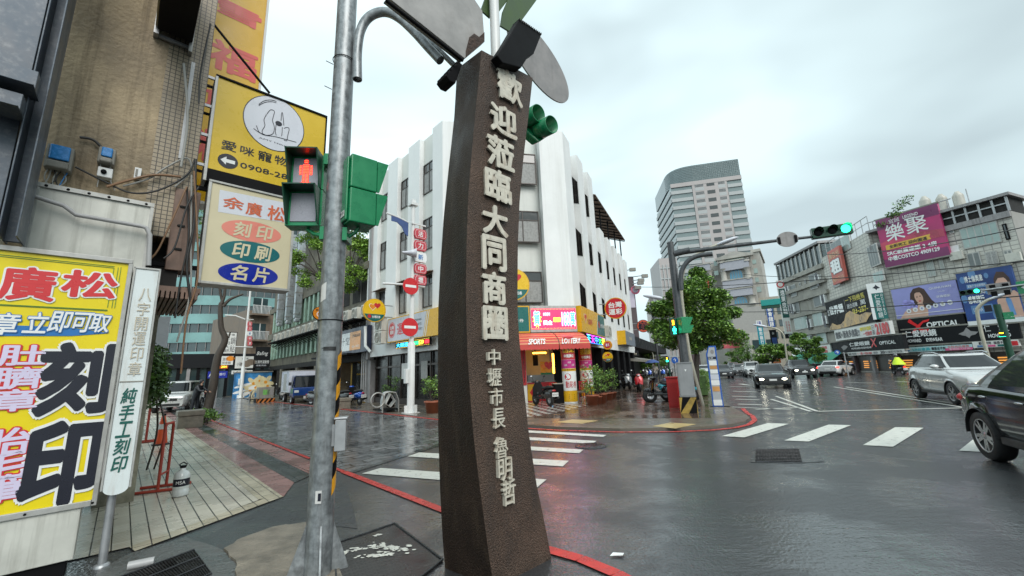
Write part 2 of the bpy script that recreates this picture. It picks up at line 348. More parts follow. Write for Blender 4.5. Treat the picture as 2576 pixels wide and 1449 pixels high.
sheet('dark_strip_pavement',[lp(.0,-.80),lp(.32,-.45),lp(60,-.45),lp(60,-.80)], .0085, M_DARKP)
sheet('pink_kerb_pavement',[lp(.32,-.45),lp(.30,-.07),lp(60,-.07),lp(60,-.45)], .0095, M_PINK)
rnd = random.Random(3)
def ragged(pts, amp, sub=6):
 o = []
 for i in range(len(pts)):
  a, c = V(pts[i]), V(pts[(i+1)%len(pts)])
  for j in range(sub):
   t = j/sub;q = a.lerp(c, t);o.append((q.x+rnd.uniform(-amp,amp),q.y+rnd.uniform(-amp,amp),0))
 return o
sheet('concrete_patch', ragged([gp(565,1385),gp(620,1352),gp(700,1326),gp(778,1318),gp(850,1390),gp(860,1480),gp(560,1520),gp(600,1425)],.022,5), .022, M_CONC, h=.03)
M_GUTTER = wet('wet_gutter_concrete',(.075,.075,.072), .1, .45, var=.5, scale=3, bump=.6, bs=30)
sheet('gutter_apron', ragged([gp(330,1392),gp(470,1352),gp(560,1385),gp(600,1425),gp(575,1530),gp(250,1560),gp(240,1440)],.015,4), .006, M_GUTTER)
sheet('dark_apron', ragged([gp(490,1365),gp(712,1252),gp(790,1200),gp(870,1215),gp(900,1330),gp(780,1318),gp(700,1328),gp(565,1385)],.01,4), .003, A_PATCH)
b = MB()
strip(b,[lp(0.1,0),lp(-2.91,0),lp(-4.63,.02)], .12, .012, M_REDP)
strip(b,[lp(-4.6,.02),gp(1460,1408),gp(1550,1446),gp(1700,1530)], .13, .0125, M_REDP)
s_ = .1
while s_<14:
 e_ = s_+rnd.uniform(.6, 2.4);strip(b,[lp(s_,0),lp(e_,0)], .075, .0115, M_REDP);s_ = e_+rnd.uniform(.05, .3)
strip(b,[lp(2.6,5.36),lp(30,5.36)], .14, .012, M_REDP)
strip(b,[gp(u,v)for u,v in((1290,1076),(1400,1083),(1560,1088),(1700,1087),(1790,1083),(1850,1077),(1884,1069),(1899,1058),(1893,1047),(1880,1040),(1868,1028))], .13, .012, M_REDP)
b.build('red_kerb_markings', kind='structure')
b = MB()
def zq(*pts):b.add([gp(u,v,.0085)for u,v in pts],[tuple(range(len(pts)))], M_WHITEP)
zq((910,1191),(1350,1227),(1375,1206),(957,1177));zq((1025,1148),(1416,1173),(1431,1159),(1054,1138));zq((1105,1118),(1457,1140),(1468,1131),(1125,1111))
zq((1180,1098),(1490,1116),(1501,1109),(1195,1092));zq((1240,1083),(1517,1099),(1526,1094),(1250,1078))
zq((1815,1097),(1873,1100),(1985,1066),(1932,1064))
q4 = lambda x, y:((3024+x/1.278)/1.5652,(1134+y/1.278)/1.5652)
zq(q4(80,767), q4(205,772), q4(418,690), q4(305,687));zq(q4(477,790), q4(630,798), q4(783,703), q4(640,700));zq(q4(960,818), q4(1140,828), q4(1260,735), q4(1075,728))
def wl(w, *pts):strip(b,[gp(*p)for p in pts], w, .009, M_WHITEP)
wl(.13, q4(240,622), q4(1000,604));wl(.11, q4(40,545), q4(250,622));wl(.11, q4(15,560), q4(215,622));wl(.11, q4(330,498), q4(985,602));wl(.11, q4(390,498), q4(985,590))
wl(.13, q4(-60,612), q4(160,603));wl(.15, q4(390,474), q4(560,480));wl(.15, q4(640,470), q4(800,478));wl(.13,(1835,1024),(1990,1031))
for i, (x, y)in enumerate(((1150,495),(1170,520),(1165,545),(1180,560),(1195,585))):
 u, v = (2016+x/1.278)/1.5652, (1134+y/1.278)/1.5652;wl(.22,(u-28,v),(u+32,v+2))
wl(.3,(1862,966),(1890,970));wl(.3,(1920,966),(1945,970))
b.build('white_road_markings', kind='structure')
RC = gp(1413.8, 328.9, 14.8);RC.z = 0;LC = gp(1113, 302, 14.8);LC.z = 0
RD = V((sin(radians(24.7)),cos(radians(24.7)),0));RS = Fr(RC, RD);FS = Fr(LC, RC-LC)
WL = Fr(LC, LDIR)
if WL.n.dot(RC-LC)>0:WL.n = -WL.n
kb = [gp(u,v)for u, v in((1300,1071),(1400,1078),(1560,1083),(1700,1081),(1790,1077),(1845,1071),(1876,1063),(1886,1056),(1880,1048),(1866,1040),(1846,1030),(1830,1020))]
far = kb[-1]+RD*75;wl0 = lp(2.7, 5.5)
sheet('corner_pavement',[lp(60,5.46),lp(2.9,5.46)]+kb+[far,RS.p(75,-8,0),LC+V((0,6,0)),lp(60,9)], .05, M_APRON, h=.06)
t0 = gp(1420, 1048);
sheet('tiled_pavement',[gp(1345,1052,.053),gp(1790,1052,.053),gp(1783,1030,.053)]+[gp(1783,1030)+RD*70,RS.p(70,.2,0),RS.p(.3,.6,0),FS.p(3.2,2.4,0)], .0535, M_RTILE)
b = MB()
for q in(((1395,1062),(1440,1055),(1505,1058),(1465,1066)),((1640,1072),(1685,1063),(1752,1067),(1700,1078))):b.add([gp(u,v,.056)for u,v in q],[(0,1,2,3)], M_YELTAC)
b.build('tactile_paving', kind='structure')
# ---- near left building and its projecting signs
CD = V((LF.n.x,LF.n.y,0));SG = Fr(V((-3.79,4.09,0)), CD)
M_STEEL = mat('galvanised_steel',(.36,.37,.38), .42, .55, var=.22, vs=7, streak=.35, scol=(.12,.11,.10))
M_ALU = mat('weathered_aluminium',(.42,.42,.40), .45, .35, var=.2, vs=9, streak=.45, scol=(.16,.12,.08))
M_BLK = mat('black_metal',(.005,.005,.006), .6, var=.2, spec=.12)
M_RUB = mat('black_rubber',(.015,.015,.015), .6, var=.2)
M_CABLE = mat('black_cable',(.02,.02,.02), .45, var=.1);M_CABG = mat('grey_cable',(.3,.3,.28), .5, var=.1);M_CABB = mat('brown_conduit',(.22,.12,.06), .5, var=.2)
M_WHT = mat('white_paint',(.72,.73,.72), .4, var=.06, streak=.12, scol=(.3,.28,.24))
M_WALLP = mat('stained_plaster',(.36,.28,.18), .75, var=.5, vs=1.1, bump=.8, bs=22, streak=1.0, scol=(.06,.04,.018), sscale=(4.5,4.5,.28))
M_WALLG = mat('pale_stained_render',(.36,.335,.26), .85, var=.6, vs=2.2, bump=.5, bs=20, streak=.9, scol=(.07,.07,.05), sscale=(2.0,2.0,.5))
M_BTILE = mat('brown_mosaic_tile',(.33,.27,.19), .45, var=.3, vs=1.5, streak=.6, scol=(.07,.05,.03), sscale=(3,3,.3))
def gridbump(m, w, h, ang, strength=.6, dark=(.07,.06,.045)):
 n, k, b = nodes_of(m);geo = n.new('ShaderNodeNewGeometry');mp_ = n.new('ShaderNodeMapping');mp_.vector_type = 'TEXTURE';mp_.inputs['Rotation'].default_value = (0, 0, ang);k.new(geo.outputs['Position'], mp_.inputs['Vector'])
 sp = n.new('ShaderNodeSeparateXYZ');k.new(mp_.outputs['Vector'], sp.inputs['Vector']);cb = n.new('ShaderNodeCombineXYZ');k.new(sp.outputs['X'], cb.inputs['X']);k.new(sp.outputs['Z'], cb.inputs['Y'])
 br = n.new('ShaderNodeTexBrick');br.inputs['Scale'].default_value = 1;br.offset = 0;br.inputs['Brick Width'].default_value = w;br.inputs['Row Height'].default_value = h;br.inputs['Mortar Size'].default_value = .09*min(w, h);k.new(cb.outputs['Vector'], br.inputs['Vector'])
 lk = b.inputs['Base Color'].links;mx_ = n.new('ShaderNodeMix');mx_.data_type = 'RGBA';mx_.inputs['B'].default_value = (*dark, 1);k.new(br.outputs['Fac'], mx_.inputs['Factor'])
 if lk:k.new(lk[0].from_socket, mx_.inputs['A'])
 else:mx_.inputs['A'].default_value = b.inputs['Base Color'].default_value
 k.new(mx_.outputs['Result'], b.inputs['Base Color'])
 return m
CANG = atan2(CD.y, CD.x)
gridbump(M_BTILE, .055, .055, CANG)
M_ACOV = mat('grimy_white_sheet_metal',(.55,.55,.50), .4, .1, var=.22, vs=2, streak=.6, scol=(.15,.14,.11), sscale=(9,9,.5))
M_BEAM = mat('blue_grey_painted_steel',(.085,.105,.13), .45, .2, var=.35, vs=6, streak=.4, scol=(.25,.26,.27), sscale=(20,20,20))
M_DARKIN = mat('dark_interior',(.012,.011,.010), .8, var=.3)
M_RUSTP = mat('rusty_brown_sheet',(.20,.13,.10), .55, .2, var=.4, vs=4, streak=.6, scol=(.06,.03,.02), sscale=(8,8,.6))
def sgt(b, fr, s, u0, v0, u1, v1, m, n=.004, **k):
 s0, z1 = fr.px(u0, v0, n);s1, z0 = fr.px(u1, v1, n);b.text(fr, s, s0, s1, z0, z1, m, n, **k)
WF_ = SG.off(n=-.7)
sC = WF_.px(510, 300)[0];sT = WF_.px(405, 250)[0];sB = WF_.px(118, 120)[0]
bl = thing('stained_building', 'stained beige concrete building with mosaic tiled corner beside the yellow signs', 'building', WF_.p(sC,0,0))
b = MB();b.box(WF_, sB, sT, -7.5, 0, 2.95, 15, M_WALLP);b.build('plaster_wall', bl)
b = MB();b.box(WF_, sT, sC, -7.5, .006, 3.35, 15, M_BTILE);b.build('tiled_pilaster', bl)
b = MB();b.box(WF_, -9, sB, -7.5, .0, 0, 15, M_WALLG);b.build('pale_wall', bl)
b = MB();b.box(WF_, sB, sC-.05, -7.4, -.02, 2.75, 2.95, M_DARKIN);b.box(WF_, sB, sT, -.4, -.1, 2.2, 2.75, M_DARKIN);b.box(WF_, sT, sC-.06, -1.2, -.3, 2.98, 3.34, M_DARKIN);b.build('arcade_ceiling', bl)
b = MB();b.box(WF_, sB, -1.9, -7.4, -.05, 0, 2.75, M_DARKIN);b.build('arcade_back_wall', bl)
b = MB()
for n0 in(-1.9, -5.6):b.box(WF_, sC-.52, sC-.1, n0-.45, n0, 0, 2.75, M_WALLG)
b.build('arcade_column', bl, split=True)
s0, _ = WF_.px(437, 510);s1, _ = WF_.px(503, 510)
b = MB();b.box(WF_, s0, s1, -.25, .03, 2.95, 4.0, M_RUSTP)
for z in(3.2, 3.5, 3.75):b.box(WF_, s0+.06, s1-.12, .03, .045, z, z+.03, M_DARKIN)
b.build('rusty_panel', bl, bevel=.008)
b = MB()
for i in range(9):b.box(WF_, s0-.05+i*.045, s0-.02+i*.045, -1.6, .08, 2.60, 2.68, M_RUSTP)
b.box(WF_, s0-.08, s0+.36, -1.6, .08, 2.68, 2.74, M_RUSTP);b.build('slatted_awning', bl)
q0, z1 = WF_.px(95, 462, .35);q1, z0 = WF_.px(360, 690, .35)
th = thing('sheet_metal_cover', 'grimy white sheet metal box on the stained wall above the big yellow sign', 'metal box', WF_.p(q0,.2,z0))
b = MB();b.box(WF_, q0, q1, 0, .35, z0, z1, M_ACOV);b.build('cabinet', th, bevel=.012)
b = MB();b.box(WF_, q0-.01, q1+.01, .36, .375, z1-.03, z1+.015, M_ALU);b.box(WF_, q0-.01, q0+.02, .352, .372, z0, z1-.035, M_ALU);b.box(WF_, q1-.02, q1+.01, .352, .372, z0, z1-.035, M_ALU)
for i in range(6):
 s = q0+.06+i*(q1-q0-.12)/5;b.lathe(WF_.p(s,.375,z1-.01), WF_.n,[(.0,.008),(.012,.006),(.014,0)], M_BLK, 8)
b.build('trim', th)
def pxtube(b, fr, pts, n, r, m, seg=8):b.tube([fr.p(*((lambda q:(q[0],n,q[1]))(fr.px(u,v,n))))for u,v in pts], r, m, seg)
def smooth(pts, k=5):
 o = [];P = [V((p[0],p[1],p[2]if len(p)>2 else 0))for p in pts]
 for i in range(len(P)-1):
  a, b_, c, d = P[max(i-1,0)], P[i], P[i+1], P[min(i+2,len(P)-1)]
  for j in range(k):
   t = j/k;o.append(.5*((2*b_)+(c-a)*t+(2*a-5*b_+4*c-d)*t*t+(3*b_-a-3*c+d)*t**3))
 return o+[P[-1]]
M_PVC = mat('grey_pvc',(.36,.36,.36), .35, var=.12, streak=.3, scol=(.1,.1,.1))
b = MB();pxtube(b, WF_,[(48,482),(160,517),(178,530),(190,540),(355,569),(368,573),(377,590),(374,668)], .45, .022, M_PVC, 12)
b.build('conduit_pipe');tag(COL.objects['conduit_pipe']if 'conduit_pipe' in COL.objects else bpy.data.objects['conduit_pipe'], 'grey bent plastic pipe running across the white sheet metal box', 'pipe')
M_BLUE = mat('blue_plastic_cover',(.03,.22,.55), .25, var=.25, vs=30);M_GBOX = mat('grey_plastic',(.25,.24,.21), .5, var=.2, streak=.4)
def meter(u0, v0, u1, v1, label, tail):
 s0, z1 = WF_.px(u0, v0, .12);s1, z0 = WF_.px(u1, v1, .12);h = z1-z0
 t = thing('electric_meter', label, 'electric meter', WF_.p((s0+s1)/2,0,z0), 'meters on the stained wall')
 b = MB();b.box(WF_, s0, s1, 0, .12, z0, z1, M_GBOX);b.box(WF_, s0+.02, s1-.02, .12, .16, z0+.0, z0+h*.3, M_GBOX);b.build('box', t, bevel=.015)
 b = MB();b.box(WF_, s0+.025, s1-.025, .122, .15, z0+h*.36, z1-.01, M_BLUE);b.build('blue_cover', t, bevel=.012)
 b = MB()
 for i in range(tail):
  s = s0+.03+(s1-s0-.06)*i/max(1, tail-1);p = [WF_.p(s,.06,z0), WF_.p(s+rnd.uniform(-.03,.03),.07,z0-.12), WF_.p(s+rnd.uniform(-.12,.12),.06,z0-.28)]
  b.tube(smooth(p), .006, rnd.choice([M_CABG,M_CABLE,M_BLUE,M_CABG]), 6)
 b.build('leads', t)
meter(120, 358, 178, 432, 'wide electric meter with blue cover nearest the steel beam', 7)
meter(250, 366, 287, 415, 'narrow electric meter with blue cover above a white switch', 2)
s0, z1 = WF_.px(247, 417, .1);s1, z0 = WF_.px(281, 449, .1)
t = thing('switch_box', 'small white switch box below the narrow blue meter', 'switch box', WF_.p(s0,0,z0));b = MB();b.box(WF_, s0, s1, 0, .1, z0, z1, M_WHT);b.build('box', t, bevel=.008)
b = MB();b.lathe(WF_.p((s0+s1)/2-.01,.1,(z0+z1)/2), WF_.n,[(.025,0),(.025,.02),(0,.022)], M_BLK, 12);b.build('knob', t)
s0, z1 = WF_.px(340, 420, .06);s1, z0 = WF_.px(353, 450, .06);b = MB();b.box(WF_, s0, s1, 0, .06, z0, z1, M_WHT);b.box(WF_, s0+.01, s0+.03, .06, .065, z0+.02, z1-.02, M_GBOX);o = b.build('junction_box', None, WF_.p(s0,0,z0), bevel=.006);tag(o, 'little white junction box on the mosaic tiles near the corner', 'junction box')
cab = [((200,345),(235,352),(262,378)),((310,468),(372,450),(420,420),(470,398),(480,430),(440,470)),((190,420),(260,455),(330,485),(400,478),(470,440),(490,400)),((268,470),(330,452),(390,440),(455,445)),((470,470),(474,600),(455,700),(440,800)),((482,440),(480,620),(478,740),(445,860)),((492,400),(488,560),(470,660),(480,760)),((350,660),(390,640),(430,560),(470,470)),((500,470),(470,520),(440,620),(412,650)),((462,160),(472,300),(455,420)),((530,60),(505,180),(500,260)),((488,430),(495,560),(497,700),(470,800),(455,940))]
for i, pl in enumerate(cab):
 b = MB();n = .05+.012*i;b.tube(smooth([WF_.p(*(lambda q:(q[0],n,q[1]))(WF_.px(u,v,n)))for u,v in pl]), .011 if i%3 else.015,[M_CABLE,M_CABG,M_CABLE,M_CABB][i%4], 6)
 o = b.build('cable', None, b.v[0].copy());tag(o, 'loose cable hanging on the stained wall beside the yellow signs', 'cable', 'loose cables on the stained wall')
th = thing('steel_support', 'blue grey steel post with two cross beams at the top left corner', 'steel frame', SG.p(-1.2,.1,0))
sa, _ = SG.px(76, 212, .25);sb_, _ = SG.px(126, 212, .25);wb = sb_-sa
b = MB();b.box(SG, sa, sb_, -.02, .02, 2.9, 9, M_BEAM);b.box(SG, sa, sa+.012, -.12, .25, 2.9, 9, M_BEAM);b.box(SG, sb_-.012, sb_, -.12, .25, 2.9, 9, M_BEAM);b.box(SG, sa-.35, sa-.03, -.1, .12, 2.9, 9, M_BEAM);b.build('post', th, bevel=.004)
for(u, v, hh)in((95,222,.17),(57,275,.15)):
 s1, z1 = SG.px(u, v, .34);b = MB();b.box(SG, -6, s1, .26, .42, z1-hh*.3, z1+hh*.7, M_BEAM);b.box(SG, -6, s1, .2, .5, z1-hh*.3-.012, z1-hh*.3-.002, M_BEAM);b.build('cross_beam', th, bevel=.004)
M_LEAFD = mat('dark_leaf',(.07,.135,.035), .5, var=.5, vs=8);M_LEAF = mat('green_leaf',(.16,.30,.055), .45, var=.5, vs=3);M_LEAFB = mat('bright_leaf',(.27,.44,.07), .45, var=.45, vs=4)
M_BARK = mat('wet_bark',(.055,.042,.032), .6, var=.4, vs=12, bump=.6, bs=40)
def leaves(b, r, centers, n, size, mats_, flat=.5):
 for i in range(n):
  c, R_ = r.choice(centers);c = V(c)
  d = V((r.gauss(0,1),r.gauss(0,1),r.gauss(0,1))).normalized()*(r.random()**.4);p = c+V((d.x*R_[0],d.y*R_[1],d.z*R_[2]))
  nrm = (V((r.gauss(0,1),r.gauss(0,1),r.gauss(0,1)+flat*2)).normalized());a = nrm.cross(V((r.random()-.5,r.random()-.5,r.random()-.5))).normalized();q = nrm.cross(a);s = size*r.uniform(.6, 1.35)
  b.add([p-a*s*.5,p+q*s*.28+nrm*s*.06,p+a*s*.5,p-q*s*.28+nrm*s*.06],[(0,1,2,3)], mats_[0]if r.random()<.55 else mats_[-1]if r.random()<.6 else mats_[len(mats_)//2], True)
r4 = random.Random(4)
b = MB();c = WF_.p(-1.42, .2, WF_.px(40,155)[1]);leaves(b, r4,[(c,(.16,.16,.12)),(c-V((0,0,.12)),(.1,.1,.12))], 90, .09,[M_LEAFD,M_LEAF]);b.tube([c+V((0,.1,-.2)),c], .012, M_BARK, 6);o = b.build('wall_plant', None, c);tag(o, 'dark leafy weed growing out of the pale wall at the far left', 'plant')
# ---- big yellow seal engraver sign
M_SYEL = mat('yellow_acrylic',(.80,.64,.012), .28, var=.05, spec=.4);M_SRED = mat('sign_red',(.62,.03,.035), .3, var=.05);M_SWHT = mat('sign_white',(.80,.81,.80), .3, var=.04);M_SBLK = mat('sign_black',(.008,.009,.02), .3, var=.1)
M_SBLU = mat('sign_blue',(.02,.16,.45), .3, var=.06);M_SLIL = mat('sign_lilac_white',(.66,.60,.78), .3, var=.04);M_SGRN = mat('sign_green_line',(.05,.22,.04), .35, var=.1)
s1, z1 = SG.px(324, 664);s1b, z0 = SG.px(243, 1255);SL = -2.6
th = thing('seal_shop_sign', 'large yellow lightbox with red and black seal engraving characters', 'sign', SG.p(s1,-.1,0))
b = MB();b.box(SG, SL, s1, -.30, -.004, z0, z1, M_SYEL)
sgt(b, SG, '廣', 8, 668, 130, 758, M_SRED, outline=M_SWHT, ow=.04, bold=.03, n=.002);sgt(b, SG, '松', 166, 678, 287, 752, M_SRED, outline=M_SWHT, ow=.04, bold=.03, n=.002)
sa, za = SG.px(-60, 845);sb_, zb = SG.px(276, 838);b.poly(SG,[(sa,za),(sb_-.25,zb-.035),(sb_,zb),(sb_-.28,zb+.045),(sa,za+.10)], .001, M_SBLU)
for ch, u0, v0, u1, v1 in(('章',-22,786,38,842),('立',65,785,112,838),('即',126,783,168,836),('可',182,786,222,836),('取',228,790,270,836)):sgt(b, SG, ch, u0, v0, u1, v1, M_SWHT, n=.005, outline=M_SBLU, ow=.035, bold=.015, shear=.12)
for ch, u0, v0, u1, v1 in(('肚',4,868,110,918),('臍',-8,925,100,975),('章',-18,982,90,1030),('胎',-40,1083,72,1138),('毛',-48,1143,64,1197),('筆',-54,1203,54,1255)):sgt(b, SG, ch, u0, v0, u1, v1, M_SLIL, n=.003, outline=M_SRED, ow=.045, bold=.025)
for ch, u0, v0, u1, v1 in(('刻',118,868,266,1030),('印',80,1073,232,1250)):sgt(b, SG, ch, u0, v0, u1, v1, M_SBLK, n=.003, outline=M_SWHT, ow=.035, bold=.045)
for dz in(.04, .055):
 b.box(SG, SL, s1-.10, -.004, .0015, z1-dz-.004, z1-dz, M_SGRN);za = SG.px(290, 775)[1];b.box(SG, SL, s1-.10, -.004, .0015, za-dz*.6, za-dz*.6+.004, M_SGRN)
for ds in(.05, .07, .10):b.box(SG, s1-ds-.004, s1-ds, -.004, .0015, za, z1-.02-ds*.4, M_SGRN)
b.build('face', th)
b = MB();b.box(SG, SL, s1+.03, -.31, .02, z1, z1+.045, M_ALU);b.box(SG, s1, s1+.035, -.31, .02, z0-.05, z1-.002, M_ALU);b.box(SG, SL, s1-.002, -.31, .02, z0-.05, z0, M_ALU)
for i in range(5):b.lathe(SG.p(-.15-.4*i,.02,z0-.025), SG.n,[(.011,0),(.009,.006),(0,.007)], M_BLK, 8)
b.build('frame', th, bevel=.004)
_, zc = SG.px(222, 1398);b = MB();b.box(SG, SL, s1-.06, -.32, .0, zc, z0-.052, M_ACOV);b.box(SG, SL, s1-.1, -.3, -.03, 0, zc, M_BLK);b.build('base_cabinet', th, bevel=.006)
# ---- narrow white sign beside it
s0, z1 = SG.px(343, 676, .06);s1, _ = SG.px(400, 680, .06);z0 = SG.px(290, 1245, .06)[1]
th = thing('narrow_vertical_sign', 'narrow white lightbox with faded tan characters above green characters on a grey foot', 'sign', SG.p((s0+s1)/2,0,0))
M_TAN = mat('faded_tan',(.50,.45,.34), .4, var=.2, vs=12);M_SGR2 = mat('dark_green_paint',(.008,.10,.08), .35, var=.1);M_SIGNW = mat('lightbox_white',(.70,.76,.76), .3, var=.06, streak=.35, scol=(.35,.22,.12), sscale=(14,14,1.5))
w = s1-s0;zm = SG.px(325, 960, .06)[1]
b = MB();pts = [(s0,z1),(s0,z0+.06)]+[(s0+w/2-w/2*cos(t),z0+.06-.06*sin(t))for t in[pi*i/10 for i in range(1,10)]]+[(s1,z0+.06),(s1,z1)]
b.poly(SG, pts, .06, M_SIGNW, -.10);b.box(SG, s0+.003, s1-.003, .058, .064, zm-.006, zm+.006, M_GBOX)
zt = SG.px(352, 722, .06)[1];zb = SG.px(325, 948, .06)[1];b.text(SG, '八字開運印章', s0+.05, s1-.03, zb, zt, M_TAN, .064, vert=True, outline=M_SWHT, ow=.02)
zt = SG.px(315, 975, .06)[1];zb = SG.px(295, 1190, .06)[1];b.text(SG, '純手工刻印', s0+.03, s1-.045, zb, zt, M_SGR2, .064, vert=True, bold=.02, shear=.1)
b.build('panel', th)
b = MB();b.box(SG, s0-.018, s0-.002, -.11, .07, z0+.05, z1+.02, M_ALU);b.box(SG, s1+.002, s1+.018, -.11, .07, z0+.05, z1+.02, M_ALU);b.box(SG, s0-.018, s1+.018, -.11, .07, z1+.002, z1+.022, M_ALU);b.build('frame', th, bevel=.003)
b = MB();b.tube([SG.p(s0+.07,-.02,z0+.02),SG.p(s0+.07,-.02,.0)], .032, M_STEEL, 14);b.lathe(SG.p(s0+.07,-.02,0),(0,0,1),[(.06,0),(.055,.02),(.035,.03)], M_STEEL, 14);b.build('foot', th)
# ---- yellow pet shop sign
AF = SG.off(n=-.7);M_AYEL = mat('mustard_acrylic',(.70,.47,.018), .3, var=.05);M_GREYW = mat('pale_grey_print',(.66,.68,.74), .3, var=.03)
s0, z1 = AF.px(550, 194);s1, _ = AF.px(820, 291);z0 = AF.px(527, 424)[1];_, z0b = AF.px(520, 455)
th = thing('pet_shop_sign', 'mustard yellow projecting sign with a dog and cat drawn in a white oval', 'sign', AF.p(s0,0,z0))
c13 = lambda x, y:((700+x/1.342)/1.5652,(100+y/1.342)/1.5652)
b = MB();b.box(AF, s0, s1, -.22, 0, z0, z1, M_AYEL)
cx, cz = AF.px(*c13(513,520));ra = (AF.px(*c13(672,555))[0]-AF.px(*c13(356,485))[0])/2;rb = (AF.px(*c13(513,382))[1]-AF.px(*c13(513,660))[1])/2
b.ell(AF, cx, cz, ra+.012, rb+.012, .002, M_SBLK);b.ell(AF, cx, cz, ra, rb, .004, M_GREYW)
def strokes(b, fr, lines, n, r, m):
 for ln in lines:b.tube(smooth([fr.p(a,n,c)for a,c in ln],4), r, m, 5)
def cxy(*pts):return[AF.px(*c13(x,y))for x, y in pts]
strokes(b, AF,[cxy((428,418),(455,400),(490,395),(520,402)),cxy((428,424),(460,408),(495,404),(520,410)),cxy((470,470),(490,447),(510,455),(505,480),(500,505),(510,540),(500,575),(460,580),(445,560),(460,530),(455,500),(468,472)),cxy((415,530),(430,565),(460,578)),cxy((520,520),(515,560),(520,582)),cxy((552,540),(550,575),(548,585)),cxy((545,505),(548,470),(552,462),(558,500),(560,530)),cxy((562,545),(575,540),(588,548),(580,585),(575,610),(560,605)),cxy((400,545),(450,578),(520,590),(625,618))], .006, .0045, M_SBLK)
e = AF.px(*c13(533,520));b.ell(AF, e[0], e[1], .045, .04, .006, M_SBLK)
sgt(b, AF, 'AMY House', *c13(428,588), *c13(594,648), M_SBLK, n=.006)
for ch, x0, y0, x1, y1 in(('愛',235,600,308,672),('咪',333,632,402,697),('寵',428,657,494,727),('物',514,682,580,748),('0908-28',332,722,578,815)):sgt(b, AF, ch, *c13(x0,y0), *c13(x1,y1), M_SBLK, n=.004, bold=.008)
e = AF.px(*c13(265,718));b.ell(AF, e[0], e[1], .115, .105, .004, M_SBLK);b.poly(AF,[(e[0]+x*.1,e[1]+y*.1)for x,y in((-.85,0),(-.2,.6),(-.2,.25),(.8,.25),(.8,-.25),(-.2,-.25),(-.2,-.6))], .007, M_SWHT)
b.build('face', th)
b = MB();b.box(AF, s0-.03, s1+.02, -.24, .02, z1, z1+.03, M_BLK);b.box(AF, s0-.035, s0, -.24, .02, z0b, z1-.002, M_ALU);b.box(AF, s1, s1+.02, -.24, .02, z0b, z1-.002, M_BLK);b.box(AF, s0, s1, -.24, .015, z0b, z0, M_BLK);b.build('frame', th, bevel=.004)
b = MB();u0, za = AF.px(485, 168);u1, zb = AF.px(458, 402)
b.box(AF, u0-.02, u0+.02, -.06, .03, zb, za+.05, M_STEEL);b.box(AF, u0-.02, u0+.02, -.26, -.2, zb, za, M_STEEL)
for i in range(4):
 z = za-.04-(za-zb-.06)*i/3;b.box(AF, u0+.02, s0-.036, -.05, -.02, z-.018, z+.018, M_STEEL);b.box(AF, u0+.02, s0-.036, -.24, -.21, z-.03, z, M_BLK)
b.build('bracket', th)
b = MB();p0 = AF.px(535, 58, -.1);p1 = AF.px(678, 234, -.1);b.tube([AF.p(p0[0],-.1,p0[1]),AF.p(p1[0],-.1,p1[1])], .018, M_BLK, 8);b.build('stay_rod', th)
# ---- cream engraving sign under it
M_CREAM = mat('cream_acrylic',(.64,.57,.38), .35, var=.05);M_SPNK = mat('faded_pink',(.75,.24,.18), .35, var=.06);M_TEAL = mat('sign_teal',(.004,.13,.14), .3, var=.05);M_NAVY = mat('sign_royal_blue',(.006,.02,.30), .3, var=.05);M_ORD = mat('faded_vermilion',(.62,.13,.05), .35, var=.15, vs=20)
s0, z1 = AF.px(534, 458);s1, _ = AF.px(738, 516);z0 = AF.px(509, 706)[1]
th = thing('engraving_sign', 'cream projecting sign with pink, teal and blue ovals holding white characters', 'sign', AF.p(s0,0,z0))
b = MB();b.box(AF, s0, s1, -.22, 0, z0, z1, M_CREAM)
p = [AF.px(*c13(x,y))for x, y in((222,868),(572,938),(566,1042),(212,985))];b.poly(AF, p, .002, M_GREYW)
for ch, x0, y0, x1, y1 in(('余',245,898,345,980),('廣',365,930,440,1012),('松',480,948,562,1040)):sgt(b, AF, ch, *c13(x0,y0), *c13(x1,y1), M_ORD, n=.005, bold=.02)
for(x, y, m, tx)in((395,1090,M_SPNK,'刻印'),(387,1198,M_TEAL,'印刷'),(377,1315,M_NAVY,'名片')):
 e = AF.px(*c13(x,y));ra = (AF.px(*c13(x+157,y+28))[0]-AF.px(*c13(x-157,y-22))[0])/2;b.ell(AF, e[0], e[1], ra, .145, .003, m)
 b.text(AF, tx[0], e[0]-ra*.62, e[0]-ra*.10, e[1]-.095, e[1]+.105, M_CREAM, .006, bold=.025, shear=.1);b.text(AF, tx[1], e[0]+ra*.12, e[0]+ra*.64, e[1]-.095, e[1]+.105, M_CREAM, .006, bold=.025, shear=.1)
b.build('face', th)
b = MB();b.box(AF, s0-.035, s1+.03, -.24, .02, z1, z1+.03, M_ALU);b.box(AF, s0-.035, s0, -.24, .02, z0-.035, z1-.002, M_ALU);b.box(AF, s1, s1+.03, -.24, .02, z0-.035, z1-.002, M_ALU);b.box(AF, s0, s1, -.24, .02, z0-.035, z0, M_ALU);b.build('frame', th, bevel=.005)
b = MB()
for z in(z0+.15, z1-.1):b.box(AF, sC-.3, s0-.036, -.14, -.09, z, z+.05, M_BLK)
b.build('bracket', th, split=True)
